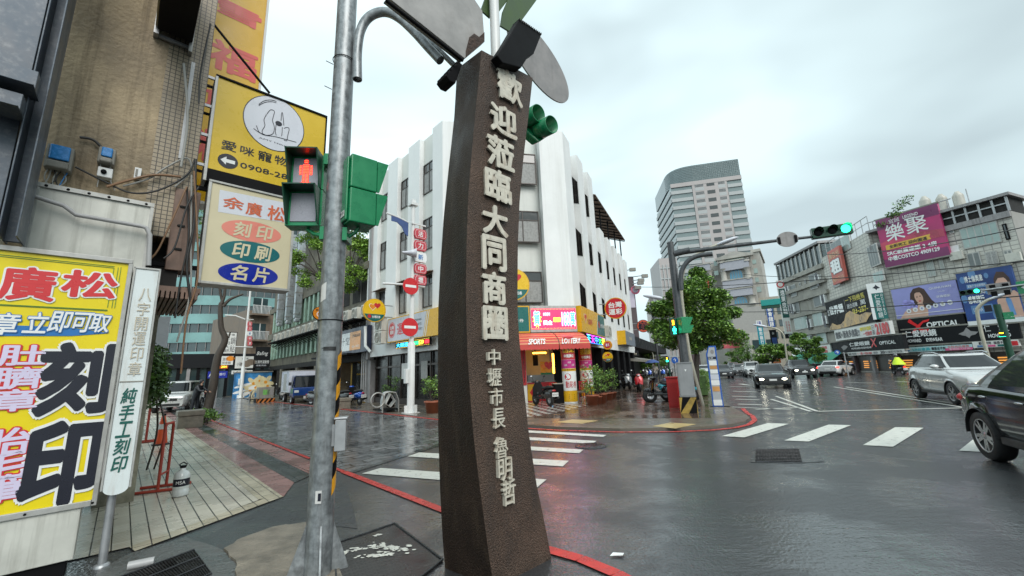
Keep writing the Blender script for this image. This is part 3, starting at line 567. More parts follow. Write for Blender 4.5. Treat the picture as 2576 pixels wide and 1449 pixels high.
# ---- tall yellow restaurant sign behind
XF = SG.off(n=-2.4);M_XYEL = mat('amber_acrylic',(.80,.46,.01), .3, var=.05);M_XRED = mat('coral_characters',(.78,.10,.08), .35, var=.06)
s0, z0 = XF.px(462, 497);s1, _ = XF.px(672, 0);z1 = XF.px(672, -400)[1]
th = thing('tall_vertical_sign', 'tall amber projecting sign with coral red characters behind the pet shop sign', 'sign', XF.p(s0,0,z0))
b = MB();b.box(XF, s0, s1, -.25, 0, z0, z1, M_XYEL)
sgt(b, XF, '雪', 545, -12, 652, 78, M_XRED, bold=.03);sgt(b, XF, '福', 530, 92, 640, 208, M_XRED, bold=.03);sgt(b, XF, '食', 505, 205, 630, 300, M_XRED, bold=.03);sgt(b, XF, '料', 495, 318, 615, 430, M_XRED, bold=.03);sgt(b, XF, '425-1', 470, 455, 590, 492, M_XRED, bold=.01)
b.build('face', th)
b = MB();b.box(XF, s0-.04, s0, -.28, .02, z0-.05, z1, M_WHT);b.box(XF, s1, s1+.04, -.28, .02, z0-.05, z1, M_WHT);b.box(XF, s0, s1, -.28, .02, z0-.05, z0, M_WHT);b.build('frame', th)
# ---- dark projecting box overhead
s0, z0 = WF_.px(395, 78, .08);s1, _ = WF_.px(482, 121, .08)
th = thing('overhead_sign_box', 'black sign box seen from below, jutting from the top of the stained wall', 'sign', WF_.p(s0,.1,z0))
b = MB();b.box(WF_, s0, s1, .12, 1.7, z0, z0+.9, M_BLK);b.build('box', th, bevel=.01)
b = MB();b.box(WF_, s0-.02, s0-.003, .12, 1.7, z0+.04, z0+.9, mat('pale_yellow_side',(.55,.48,.28),.5));b.build('side_panel', th)
b = MB();b.box(WF_, s0-.03, s0+.02, .0, .11, z0-.05, z0+1.2, M_STEEL);b.box(WF_, s0+.025, s1, .02, .06, z0-.05, z0-.01, M_STEEL);b.box(WF_, s1-.03, s1+.01, .0, .11, z0-.12, z0+.3, M_ALU);b.build('bracket', th)
# ---- signal pole, pedestrian signals
M_GALV = mat('mottled_galvanised_pole',(.27,.29,.30), .4, .45, var=.45, vs=14, streak=.6, scol=(.07,.075,.08), sscale=(22,22,4))
M_SGREEN = mat('signal_green_paint',(.006,.21,.08), .3, var=.15, vs=8);M_SGRND = mat('dark_green_paint_hood',(.003,.05,.025), .35, var=.1)
PB = V((-1.70,3.75,0));PFR = Fr(PB,(1,.12))
pole = thing('signal_pole', 'mottled galvanised steel pole carrying the two near pedestrian signals', 'signal pole', PB)
b = MB();b.tube([PB+V((0,0,z))for z in(0,2.1,2.11,4.5,7.5)],[.107,.103,.105,.100,.097], M_GALV, 28);b.build('post', pole)
for i in range(4):
 a = .5+i*pi/2;d = V((cos(a),sin(a),0));b = MB();t_ = V((-d.y,d.x,0))*.007
 P = [PB+d*.10+V((0,0,.42)), PB+d*.235+V((0,0,.03)), PB+d*.235, PB+d*.10];b.add([p+t_ for p in P]+[p-t_ for p in P],[(0,1,2,3),(7,6,5,4)]+[(j,4+j,4+(j+1)%4,(j+1)%4)for j in range(4)], M_GALV);b.build('fin', pole)
M_YEL = mat('reflective_yellow',(.80,.36,.01), .3, var=.08);M_STK = mat('white_sticker',(.62,.62,.60), .4, var=.1)
def wrap(a0, a1, z0, z1, r, m, b, sk=0):
 k = 8;P = []
 for i in range(k+1):
  a = a0+(a1-a0)*i/k;d = V((cos(a),sin(a),0));P+=[PB+d*r+V((0,0,z0+sk*i/k)), PB+d*r+V((0,0,z1+sk*i/k))]
 b.add(P,[(2*i,2*i+2,2*i+3,2*i+1)for i in range(k)], m, True)
b = MB();z = .62;i = 0
while z<1.72:
 wrap(-.38, .55, z, z+.13, .1085, M_YEL if i%2==0 else M_BLK, b, .1);z+=.13;i+=1
b.build('warning_strip', pole)
b = MB();wrap(-1.6, -1.15, .58, .68, .109, M_STK, b);b.box(PFR.off(n=.1095), .005, .03, -.002, .001, .60, .66, M_SBLK);b.build('sticker', pole)
b = MB();wrap(-2.2, -1.65, 2.28, 2.44, .107, M_STK, b, .03);b.build('sticker', pole)
b = MB();wrap(-1.75, -1.2, 1.86, 1.865, .108, M_BLK, b);wrap(-1.62, -.6, 1.84, 1.875, .1075, M_CABLE, b)
for z in(4.85, 4.55):b.tube([PB+V((-.1,-.03,z)),PB+V((-.17,-.05,z+.03))], .004, M_BLK, 5)
for z in(2.12, 4.9):
 P = [PB+V((.11*cos(t),.11*sin(t),z))for t in[2*pi*i/20 for i in range(21)]];b.tube(P, .005, M_BLK, 5, False)
b.build('cable_tie', pole)
th = thing('junction_box', 'small grey steel box strapped low on the right of the signal pole', 'box', PB+V((.1,0,.9)));b = MB();f = Fr(PB+V((.14,-.02,0)),(1,.3));b.box(f, -.035, .055, -.06, .06, .98, 1.24, M_STEEL);b.box(f, -.045, .065, -.07, .07, 1.242, 1.26, M_STEEL);b.build('box', th, bevel=.006)
b = MB();b.box(f, -.08, -.037, -.02, .02, 1.02, 1.2, M_STEEL);b.build('strap', th)
M_LENS = mat('grey_signal_lens',(.30,.30,.34), .35, var=.12, vs=60);M_RLED = mat('red_led',(1,.05,.02), .4, var=0, emit=5.0);M_RLEDS = mat('red_led_soft',(.9,.02,.01), .4, var=0, emit=1.1)
def hsq(b, fr, s0, s1, n0, n1, z0, z1, m, t=.012):
 for(a, c)in((s0,s0+t),(s1-t,s1)):
  P = [fr.p(a,n0,z0), fr.p(a,n0,z1), fr.p(a,n1,z1), fr.p(a,n0+(n1-n0)*.2,z0), fr.p(c,n0,z0), fr.p(c,n0,z1), fr.p(c,n1,z1), fr.p(c,n0+(n1-n0)*.2,z0)]
  b.add(P,[(0,1,2,3),(4,7,6,5),(0,4,5,1),(1,5,6,2),(2,6,7,3),(3,7,4,0)], m)
 b.box(fr, s0+t, s1-t, n0, n1, z1-t, z1, m)
sa, za = PFR.px(735, 386);sb_, _ = PFR.px(816, 384);_, zb = PFR.px(722, 565);F1 = PFR.off(n=-.02)
th = thing('pedestrian_signal', 'pedestrian signal showing a lit red standing man, left of the pole', 'pedestrian signal', F1 .p((sa+sb_)/2,0,zb), 'pedestrian signals on the near pole')
zm = (za+zb)/2;b = MB();b.box(F1, sa-.03, sb_, -.16, -.002, zb, zm-.004, M_SGREEN);b.box(F1, sa-.03, sb_, -.16, -.002, zm+.004, za, M_SGREEN);b.box(F1, sa+.01, sb_-.02, -.17, -.165, zb+.02, za-.02, M_SGREEN);b.build('housing', th, bevel=.012)
for z0, z1 in((zb,zm),(zm,za)):
 b = MB();hsq(b, F1, sa-.012, sb_-.018, 0, .17, z0+.012, z1-.008, M_SGRND);b.build('hood', th)
 b = MB();b.box(F1, sa+.02, sb_-.05, -.001, .008, z0+.04, z1-.045, M_LENS);o = b.build('lens', th)
wd = sb_-sa;cx = (sa+sb_)/2-.015;ht = zm-zb
def man(b, fr, cx, z0, h, n, m, step=False):
 u = h/10.0
 b.ell(fr, cx, z0+9.1*u, .85*u, .9*u, n, m, seg=14)
 for x0, x1, y0, y1 in((-1.2,1.2,4.2,7.9),(-2.3,-1.5,3.6,7.6),(1.5,2.3,3.6,7.6),(-1.2,-.15,.6,4.2),(.15,1.2,.6,4.2),(-2.0,-.15,0,.6),(.15,2.0,0,.6)):
  b.poly(fr,[(cx+x0*u,z0+y0*u),(cx+x1*u,z0+y0*u),(cx+x1*u*.97,z0+y1*u),(cx+x0*u*.97,z0+y1*u)], n, m)
b = MB();man(b, F1, cx, zm+.055, ht*.70, .0105, M_RLEDS)
u = ht*.70/10
for(x0, x1, y0, y1)in((-1.1,1.1,4.2,8),(-2.2,-1.6,3.7,7.5),(1.6,2.2,3.7,7.5),(-1.0,-.25,.3,4.2),(.25,1.0,.3,4.2),(-.6,.6,8.4,9.8),(-1.9,-1.2,.1,.5),(1.2,1.9,.1,.5)):
 ny = max(1, int((y1-y0)/.55));nx = max(1, int((x1-x0)/.5)+1)
 for i in range(nx):
  for j in range(ny):b.ell(F1, cx+(x0+(x1-x0)*(i+.5)/nx)*u, zm+.055+(y0+(y1-y0)*(j+.5)/ny)*u, .20*u, .20*u, .0122, M_RLED, seg=6)
b.build('red_man', th)
b = MB()
for z in(za-.06, zb-.03):
 b.box(F1, sb_+.002, -.075, -.10, -.05, z-.02, z+.02, M_SGREEN)
b.tube([F1 .p(sa+.15,-.08,zb-.01),F1 .p(sa+.22,-.08,zb-.06),F1 .p(-.09,-.05,zb-.10)], .02, M_SGREEN, 8)
b.box(F1, -.135, -.095, -.12, .06, zb-.16, zb-.03, M_SGREEN);b.box(F1, -.135, -.095, -.12, .06, za-.13, za-.01, M_SGREEN);b.build('bracket', th, bevel=.004, split=True)
sa, za = PFR.px(878, 408);sb_, _ = PFR.px(940, 408);zb = PFR.px(876, 572)[1]
c = PFR.p((sa+sb_)/2, 0, 0);F2 = Fr(c,(-.66,.75))
th = thing('pedestrian_signal', 'green pedestrian signal seen from its side and back, right of the pole', 'pedestrian signal', V((c.x,c.y,zb)), 'pedestrian signals on the near pole')
zm = (za+zb)/2;b = MB();b.box(F2, -.13, .13, -.14, .12, zb, zm-.003, M_SGREEN);b.box(F2, -.13, .13, -.14, .12, zm+.003, za, M_SGREEN);b.box(F2, -.09, .09, -.165, -.142, zb+.02, za-.02, M_SGREEN);b.build('housing', th, bevel=.012)
for z0, z1 in((zb,zm),(zm,za)):
 b = MB();hsq(b, F2, -.125, .125, .122, .235, z0+.01, z1-.006, M_SGREEN);b.build('hood', th)
 b = MB();b.box(F2, -.1, .1, .121, .126, z0+.03, z1-.03, M_BLK);b.build('lens', th)
b = MB();b.box(F2 .off(n=-.168), -.07, .05, -.003, 0, zb+.06, zb+.12, M_STK);b.text(F2 .off(n=-.168), '中壢', -.06, .04, zb+.075, zb+.11, M_SBLK, -.004);b.build('plate', th)
b = MB();q = PFR.p(.1, 0, 0)
b.tube([V((c.x,c.y,zb-.005)),V((c.x-.03,c.y,zb-.05)),q+V((.02,0,zb-.10))], .02, M_SGREEN, 8);b.box(PFR, .09, .135, -.09, .09, zb-.16, zb-.03, M_SGREEN);b.box(PFR, .09, .135, -.09, .09, za-.13, za-.01, M_SGREEN);b.box(PFR, .137, .2, -.03, .03, za-.09, za-.05, M_SGREEN);b.build('bracket', th, bevel=.004, split=True)
# ---- brown monument pillar
R0 = gp(1388, 1405);PD = CD;PI = Fr(R0, PD)
if PI.n.dot(EYE-R0)<0:PI.n = -PI.n
y1 = lambda x, y:((1720+x/1.317)/1.5652,(100+y/1.317)/1.5652);y2 = lambda x, y:((1700+x/1.357)/1.5652,(1200+y/1.357)/1.5652)
edM = [PI.px(*p)for p in[y1(232,128),y1(215,300),y1(190,560),y1(165,850),y1(155,1100),y1(150,1380),y2(190,250),y2(205,480),y2(225,720),y2(260,1000),y2(300,1300),y2(322,1449)]]
edR = [PI.px(*p)for p in[y1(497,272),y1(480,430),y1(450,680),y1(430,900),y1(420,1150),y1(418,1449),y2(465,150),y2(490,420),y2(520,700),y2(560,960),y2(600,1150),y2(640,1360)]]
DEP = .55;PB2 = PI.off(n=-DEP)
edL = [PB2 .px(*p)for p in[y1(105,225),y1(90,480),y1(60,750),y1(35,1000),y1(18,1250),y1(8,1449),y2(32,300),y2(35,700),y2(45,1000),y2(58,1250),y2(70,1400)]]
def interp(ed, z):
 e = sorted(ed, key=lambda q:q[1])
 if z<=e[0][1]:
  k = (e[1][0]-e[0][0])/(e[1][1]-e[0][1]);return e[0][0]+k*(z-e[0][1])
 for a, c in zip(e, e[1:]):
  if z<=c[1]:return a[0]+(c[0]-a[0])*(z-a[1])/(c[1]-a[1])
 return e[-1][0]
ztL, ztM, ztR = edL[0][1], edM[0][1], edR[0][1]
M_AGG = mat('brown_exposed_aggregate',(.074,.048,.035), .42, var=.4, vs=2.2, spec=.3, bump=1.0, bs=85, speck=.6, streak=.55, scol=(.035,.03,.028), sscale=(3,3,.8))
M_AGGD = mat('shaded_brown_aggregate',(.024,.015,.011), .5, var=.45, vs=2.5, spec=.22, bump=.7, bs=70, speck=.45, streak=.35, scol=(.11,.08,.055), sscale=(8,8,1.5))  # aggregate of the side faces, darkened in the colour for their shade
pil = thing('monument_pillar', 'tall curved brown gateway pillar with raised pale metal characters', 'pillar', PI.p(-.2,-.2,0))
NZ = 40;rows = []
for i in range(NZ+1):
 t = i/NZ;zM, zR, zL = ztM*t, ztR*t, ztL*t
 m_, r_, l_ = interp(edM, zM), interp(edR, zR), interp(edL, zL)
 rows.append((PB2 .p(l_,0,zL),PI.p(m_,0,zM),PI.p(r_,0,zR),PB2 .p(r_-.02,0,zR)))
b = MB();P = [p for r in rows for p in r]
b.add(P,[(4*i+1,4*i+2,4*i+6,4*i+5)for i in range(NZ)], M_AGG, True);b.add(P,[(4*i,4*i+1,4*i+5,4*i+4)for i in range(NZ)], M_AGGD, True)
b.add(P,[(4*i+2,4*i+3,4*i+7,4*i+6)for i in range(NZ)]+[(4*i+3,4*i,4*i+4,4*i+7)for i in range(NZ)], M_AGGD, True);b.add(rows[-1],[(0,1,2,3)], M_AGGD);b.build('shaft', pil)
M_CHAR = mat('pale_rusty_metal_letters',(.60,.56,.47), .4, .1, var=.18, vs=14, streak=.55, scol=(.28,.15,.07), sscale=(16,16,5))
for ch, fn, x0, yy0, x1, yy1 in(('歡',y1,318,212,440,420),('迎',y1,283,392,412,588),('蒞',y1,268,562,398,755),('臨',y1,256,735,383,920),('大',y1,243,925,365,1093),('同',y1,243,1092,357,1268),('商',y1,243,1280,357,1440),('圈',y2,278,8,406,185),('中',y2,302,237,368,320),('壢',y2,304,340,374,432),('市',y2,315,447,383,535),('長',y2,327,557,394,655),('魯',y2,340,712,410,812),('明',y2,356,828,432,930),('哲',y2,380,945,452,1058)):
 b = MB();p0, p1 = PI.px(*fn(x0,yy0), .035), PI.px(*fn(x1,yy1), .035);k = .034 if fn is y1 or ch=='圈' else.006
 eh = (p0[1]-p1[1])*.05 if fn is y1 else 0;b.text(PI, ch, p0[0]-eh*.5, p1[0]+eh*.5, p1[1]-eh, p0[1]+eh, M_CHAR, .036, bold=k, thick=.034);b.build('character', pil)
tq = lambda x, y:((1450+x/2.5875)/1.5652, y/2.5875/1.5652)
TF = PI.off(n=-.30)
M_BOARD = mat('dirty_grey_board',(.33,.32,.31), .55, var=.25, vs=3, bump=.15, bs=12, streak=.5, scol=(.14,.12,.1), sscale=(2,2,1));M_BRICKD = mat('broken_brick',(.05,.03,.022), .8, var=.6, vs=25, bump=1, bs=30)
th = thing('roof_board', 'dirty grey slanted board with broken brick corner on top of the pillar', 'board', TF.p(*TF.px(*tq(1100,560))[:1],0,ztM))
b = MB();b.poly(TF,[TF.px(*tq(x,y))for x,y in((180,-10),(480,-260),(1250,-330),(1060,0),(1148,130),(1170,440),(965,612))], .03, M_BOARD, -.06);b.build('panel', th, bevel=.006)
b = MB();b.poly(TF,[TF.px(*tq(x,y))for x,y in((975,540),(1010,400),(1060,360),(1110,395),(1165,345),(1165,435),(975,605))], .034, M_BRICKD, .031);b.build('broken_corner', th)
b = MB();b.tube([TF.p(*((lambda q:(q[0],.05,q[1]))(TF.px(*tq(x,y),.05))))for x,y in((178,0),(420,190),(780,470),(965,618))], .018, M_BLK, 6);b.build('edge_strip', th)
th = thing('sign_post', 'white post on the pillar top holding two olive green sign plates', 'sign post', PI.p(interp(edM,ztM)+.15,-.25,ztM-.1))
c0 = PI.px(*tq(1297,480), -.25);c1 = PI.px(*tq(1288,-60), -.25);b = MB();b.tube([PI.p(c0[0],-.25,c0[1]-.2),PI.p(c0[0],-.25,c1[1]+.6)], .055, M_WHT, 16);b.build('post', th)
M_OLIVE = mat('olive_green_plate',(.045,.085,.022), .45, var=.2, vs=5)
for k, q in enumerate((((1150,100),(1200,-40),(1470,-60),(1310,150),(1240,180)),((1350,262),(1372,120),(1450,-60),(1760,-60),(1570,200),(1440,318)))):
 b = MB();b.poly(PI,[PI.px(*tq(x,y),-.32+.03*k)for x,y in q], -.32+.03*k, M_OLIVE, -.34+.03*k);b.build('plate', th)
def black_lamp(label, pts, n0, n1, fins):
 P = [PI.px(*tq(x,y),n1)for x, y in pts];cxs = sum(p[0]for p in P)/len(P);czs = min(p[1]for p in P)
 t = thing('flood_light', label, 'flood light', PI.p(cxs,(n0+n1)/2,czs), 'black flood lights on the pillar');b = MB();b.poly(PI, P, n1, M_BLK, n0);b.build('housing', t, bevel=.01)
 b = MB();a, c = V(P[0]), V(P[1])
 for i in range(fins):
  q = a.lerp(c,(i+.5)/fins);b.box(PI, q.x-.004, q.x+.004, n0, n1+.01, q.y-.01, q.y+.015, M_BLK)
 b.build('fins', t);return t
black_lamp('big black flood light tilted over the topmost character of the pillar',((1530,200),(1765,355),(1735,430),(1690,545),(1630,580),(1560,690),(1370,640),(1310,560),(1390,440)), .02, .12, 14)
black_lamp('smaller black flood light clamped at the left top edge of the pillar',((790,762),(920,622),(962,655),(950,680),(890,850),(835,825)), -.5, -.32, 4)
M_GREYD = mat('grey_sign_back',(.27,.255,.25), .5, .2, var=.2, vs=6, streak=.3)
DF = PI.off(n=-.75);e = DF.px(*tq(1745,630));th = thing('round_sign', 'grey round sign seen from behind, sticking out behind the pillar top', 'sign', DF.p(e[0],0,e[1]-.2), 'grey round sign backs')
b = MB();rx = DF.px(*tq(2010,690))[0]-e[0];b.ell(DF, e[0], e[1], rx*1.12, rx*.70, .01, M_GREYD, -.01, 48, -.5);b.build('disc', th)
b = MB();b.box(DF, e[0]-.5, e[0]+.1, -.05, -.015, e[1]-.03, e[1]+.02, M_GREYD);b.build('arm', th)
GF = Fr(PI.p(0,-1.2,0),(1,.05));e1 = GF.px(*tq(1735,1150));e2 = GF.px(*tq(1870,1265));th = thing('traffic_light', 'dark green traffic light with deep visors sticking out behind the pillar', 'traffic light', GF.p(e1[0],0,e2[1]-.3))
ax = V((.62,-.75,-.12)).normalized()
for e in(e1, e2):
 b = MB();r = .118;p = GF.p(e[0], 0, e[1]);b.lathe(p-ax*.26, ax,[(r*.9,0),(r,.02),(r,.26),(r*.93,.26),(r*.9,.03),(0,.03)], M_SGREEN, 24);b.build('visor', th)
 b = MB();b.lathe(p-ax*.215, ax,[(r*.88,0),(r*.6,.012),(0,.018)], M_BLK, 20);b.build('lens', th)
b = MB();pc = GF.p((e1[0]+e2[0])/2, 0,(e1[1]+e2[1])/2)-ax*.30;al = (GF.p(e2[0],0,e2[1])-GF.p(e1[0],0,e1[1])).normalized();up = ax.cross(al).normalized()
P = [pc+al*a_+up*c_+ax*d_ for d_ in(-.12,.03)for a_, c_ in((-.5,-.15),(.26,-.15),(.26,.15),(-.5,.15))];b.add(P,[(3,2,1,0),(4,5,6,7)]+[(j,(j+1)%4,4+(j+1)%4,4+j)for j in range(4)], M_SGREEN);b.build('housing', th, bevel=.02)
QF = Fr(PB, PI.p(interp(edM,ztM),-.3,0)-PB)
for lab, pts, r, n in(('galvanised pipe bent like a hook, open end beside the pole',((899,200),(899,130),(908,75),(930,42),(966,30),(1002,44),(1040,78),(1078,120),(1108,152)),.048,.02),('straight ribbed galvanised pipe behind the hooked one',((1000,30),(1045,72),(1085,108),(1118,140),(1150,172)),.030,-.12)):
 b = MB();P = smooth([QF.p(*(lambda q:(q[0],n,q[1]))(QF.px(u,v,n)))for u,v in pts], 5);b.tube(P, r, M_GALV, 16);b.tube(P[:2], r*.8, M_BLK, 14);o = b.build('bent_pipe', None, P[0].copy());tag(o, lab, 'pipe', 'galvanised pipes on the pillar')
# ---- covers and drains in the ground
M_IRON = mat('wet_cast_iron',(.045,.045,.047), .25, .6, var=.4, vs=12, bump=.2)
d8 = lambda x, y:((520+x/1.886)/1.5652,(1500+y/1.886)/1.5652)
def grate(q, nb, label, z=.012, cross=3):
 P = [gp(*p,z)for p in q];c = sum(P, V((0,0,0)))/4;t = thing('drain_grate', label, 'drain grate',(c.x,c.y,0));b = MB();b.add([p-V((0,0,.006))for p in P],[(0,1,2,3)], M_DARKIN);b.build('pit', t)
 b = MB()
 for i in range(nb+1):b.tube([P[0].lerp(P[1],i/nb),P[3].lerp(P[2],i/nb)], .006, M_IRON, 4)
 for i in range(cross+1):b.tube([P[0].lerp(P[3],i/cross)+V((0,0,.004)),P[1].lerp(P[2],i/cross)+V((0,0,.004))], .009, M_IRON, 4)
 b.build('bars', t)
grate([d8(-120,1470),d8(460,1255),d8(590,1430),d8(150,1640)], 26, 'iron bar drain grate in the gutter at the foot of the yellow sign', cross=3)
b = MB();p0, p1 = gp(*d8(-30,1375), .035), gp(*d8(165,1335), .035);b.tube([p0,p1], .035, M_PVC, 14);o = b.build('loose_pipe', None, p0);tag(o, 'short grey plastic pipe lying in the gutter beside the drain grate', 'pipe')
P = [gp(*p,.012)for p in((838,1370),(993,1317),(1113,1408),(1000,1500),(850,1500))]
th = thing('utility_cover', 'large patterned iron utility cover with worn white paint between pole and pillar', 'utility cover',(P[0].x,P[0].y,0));
M_CHK = tiles('patterned_cover_iron',(.06,.055,.055),(.045,.042,.042),(.018,.017,.017), radians(30), .06, .03, .008, .3, zig=.8, var=.4, wetr=(.15,.45), bumps=1.0)
b = MB();b.add(P,[(4,3,2,1,0)], M_CHK);b.build('lid', th)
b = MB();
for i in range(5):b.tube([P[i]+V((0,0,.002)),P[(i+1)%5]+V((0,0,.002))], .012, M_IRON, 6)
b.build('rim', th)
b = MB();r6 = random.Random(9)
for(u0, v0, u1, v1, w, k)in((855,1392,965,1368,.10,46),(955,1375,1025,1378,.13,40),(940,1346,962,1344,.03,5),(905,1400,990,1392,.06,24)):
 for i in range(k):
  t = r6 .random();c = gp(u0+(u1-u0)*t, v0+(v1-v0)*t, .0155+.00005*i);c+=V((r6 .gauss(0,w*.35),r6 .gauss(0,w*.35),0));a0 = r6 .random()*6;r = r6 .uniform(.008, .03)
  b.add([c+V((r*cos(a0+2*pi*j/7)*r6 .uniform(.5,1.6),r*sin(a0+2*pi*j/7)*r6 .uniform(.4,1.1),0))for j in range(7)],[tuple(range(7))], M_WHITEP)
b.build('worn_paint', th, kind='stuff')
def manhole(u, v, r, label):
 c = gp(u, v, .01);t = thing('manhole_cover', label, 'manhole cover',(c.x,c.y,0));b = MB();b.lathe(c,(0,0,1),[(0,.004),(r*.85,.004),(r*.87,.0),(r*.9,.005),(r,.004),(r*1.02,-.006)], M_IRON, 32)
 for i in range(10):b.box(Fr(c,(cos(i*pi/5),sin(i*pi/5))), r*.15, r*.7, -.015, .015, .0045, .008, M_IRON)
 b.build('lid', t)
manhole(1486, 1121, .33, 'round iron manhole cover in the wet road past the left crosswalk')
q5 = lambda x, y:((3024+x/1.278)/1.5652,(1134+y/1.278)/1.5652)
grate([q5(-60,815),q5(155,812),q5(170,872),q5(-62,868)], 16, 'rectangular iron grate in the road near the right crosswalk', cross=8)
sheet('grate_patch',[gp(*q5(*p))for p in((-80,805),(240,806),(280,875),(150,882),(-90,878))], .006, A_PATCH)
b = MB();c = gp(1550, 1395, .012);b.add([c+V(p)for p in((-.06,-.02,0),(.05,-.03,.004),(.075,.02,.002),(-.02,.03,.006))],[(0,1,2,3)], M_SWHT);o = b.build('paper_scrap', None, c);tag(o, 'torn scrap of white paper on the wet road right of the pillar', 'litter')
# ---- white corner building
c1 = lambda x, y:((1450+x/1.81)/1.5652,(430+y/1.81)/1.5652);c2 = lambda x, y:((2040+x/2.013)/1.5652,(480+y/2.013)/1.5652)
c3 = lambda x, y:((2000+x/2.416)/1.5652,(1050+y/2.416)/1.5652);c4 = lambda x, y:((1250+x/2.23)/1.5652,(1050+y/2.23)/1.5652)
M_WBLD = mat('white_rendered_wall',(.79,.80,.79), .6, var=.07, vs=.6, bump=.08, bs=6, streak=.22, scol=(.33,.33,.29), sscale=(1.6,1.6,.12))
M_WPAN = mat('cream_spandrel',(.68,.69,.65), .6, var=.08, vs=.8, streak=.25, scol=(.3,.3,.26), sscale=(2,2,.2))
M_SGL = mat('dim_shop_glass',(.018,.017,.016), .22, var=.3, spec=.35);M_GLS = mat('window_glass',(.03,.035,.035), .06, var=.1, spec=.9);M_CURT = mat('grey_curtain',(.30,.30,.29), .6, var=.3, vs=9);M_FRM = mat('brown_window_frame',(.055,.045,.04), .4, .3, var=.15)
H = 14.8;DPT = .45
wb = thing('white_corner_building', 'white four storey corner building with deep window bays and a lottery shop at street level', 'building',((RC+LC)/2).to_tuple())
ps = [RS.px(*c2(405,155))[0], RS.px(*c2(462,243))[0], RS.px(*c2(508,320))[0], RS.px(*c2(545,385))[0], RS.px(*c2(582,440))[0]]
PER = ps[3]-ps[1];PW_ = ps[2]-ps[1]
rp_ = [(0,ps[0]),(ps[1],ps[2]),(ps[3],ps[4])]+[(ps[3]+PER*i,ps[3]+PER*i+PW_)for i in range(1,6)]
HLOW = RS.px(*c2(712,925))[1];HLOW = min(max(HLOW,10), 13)
sA = WL.px(*c1(458,138))[0];sBn = WL.px(*c1(368,220))[0];sBf = WL.px(*c1(288,285))[0];sCn = WL.px(*c1(213,350))[0];sCf = WL.px(*c1(143,405))[0]
LPER = sCn-sBn;sEnd = sCf+LPER*.72
lpz = [(0,sA),(sBn,sBf),(sCn,sCf),(sCn+LPER,sCf+LPER)]
RE = rp_[-1][1];Z1 = 3.55
b = MB()
ci = lambda z:[WL.p(sEnd,-DPT,z), LC-WL.n*DPT-FS.n*DPT+V((0,0,z)), RC-RS.n*DPT-FS.n*DPT+V((0,0,z)), RS.p(RE,-DPT,z), RS.p(RE,-9,z), WL.p(sEnd,-4,z)]
b.prism(ci(Z1)[:3]+[RS.p(rp_[2][1]-.05,-DPT,Z1),RS.p(rp_[2][1]-.05,-8,Z1),WL.p(sEnd,-4,Z1)], H-.03-Z1, M_WPAN);b.prism([RS.p(rp_[2][1]-.04,-DPT-.003,Z1),RS.p(RE,-DPT-.003,Z1),RS.p(RE,-8,Z1),RS.p(rp_[2][1]-.04,-8,Z1)], HLOW-.03-Z1, M_WPAN)
b.box(WL, .2, sEnd, -DPT-.2, -.26, Z1, H-.02, M_WPAN);b.build('wall', wb)
DL = .257
sWr = FS.px(*c2(170,260))[0];sWl = sWr-1.95;FW = (RC-LC).length
b = MB()
for k, (a, c)in enumerate(rp_):b.box(RS, a if k else 0.0, c, -DPT-.05, 0, Z1 if k else Z1, H if k<3 else HLOW, M_WBLD)
b.build('street_pier', wb, bevel=.015, split=True)
b = MB()
for k, (a, c)in enumerate(lpz):b.box(WL, a, c, -DPT-.05, 0, Z1, H, M_WBLD)
b.build('side_pier', wb, bevel=.015, split=True)
b = MB();b.box(FS, 0.01, sWl, -DPT-.05, .002, Z1, H-.02, M_WBLD);b.box(FS, sWr, FW-.01, -DPT-.05, .002, Z1, H-.02, M_WBLD);b.build('corner_pier', wb, bevel=.015, split=True)
b = MB();b.box(RS, .5, RE, -DPT-.02, -.02, Z1-.75, Z1-.002, M_WBLD);b.box(FS, .1, FW-.1, -DPT, -.01, Z1-.7, Z1-.003, M_WBLD);b.box(WL, .1, sEnd, -DPT, -.02, Z1-.8, Z1-.002, M_WBLD);b.build('fascia', wb, split=True)
def window(fr, s0, s1, z0, z1, n, par, curtain=True, mullions=1):
 b = MB();t = .05;b.box(fr, s0, s1, n, n+.05, z0, z0+t, M_FRM);b.box(fr, s0, s1, n, n+.05, z1-t, z1, M_FRM);b.box(fr, s0, s0+t, n, n+.048, z0+t, z1-t, M_FRM);b.box(fr, s1-t, s1, n, n+.048, z0+t, z1-t, M_FRM)
 zt = z1-(z1-z0)*.3;b.box(fr, s0+t, s1-t, n, n+.044, zt-.025, zt+.025, M_FRM)
 for i in range(1, mullions+1):s = s0+(s1-s0)*i/(mullions+1);b.box(fr, s-.025, s+.025, n, n+.046, z0+t, z1-t, M_FRM)
 w = b.build('window', par);b = MB();b.box(fr, s0+t, s1-t, n-.0, n+.012, zt+.025, z1-t, M_GLS)
 m = M_CURT if curtain else M_GLS;k = 14;P = []
 if curtain:
  for i in range(k*2+1):
   s = s0+t+(s1-s0-2*t)*i/(k*2);nn = n+.012+.010*(i%2)+.004*sin(i*1.7);P+=[fr.p(s,nn,z0+t), fr.p(s,nn,zt-.025)]
  b.add(P,[(2*i,2*i+2,2*i+3,2*i+1)for i in range(k*2)], m, True)
 else:b.box(fr, s0+t, s1-t, n+.012, n+.02, z0+t, z1-t, M_SGL)
 b.build('pane', w);return w
zw = [(FS.px(*c2(150,y1_),-DPT)[1],FS.px(*c2(150,y0_),-DPT)[1])for y0_, y1_ in((262,500),(712,958),(1188,1435))]
for z0, z1 in zw:window(FS, sWl+.02, sWr-.12, z0, z1, -DPT, wb)
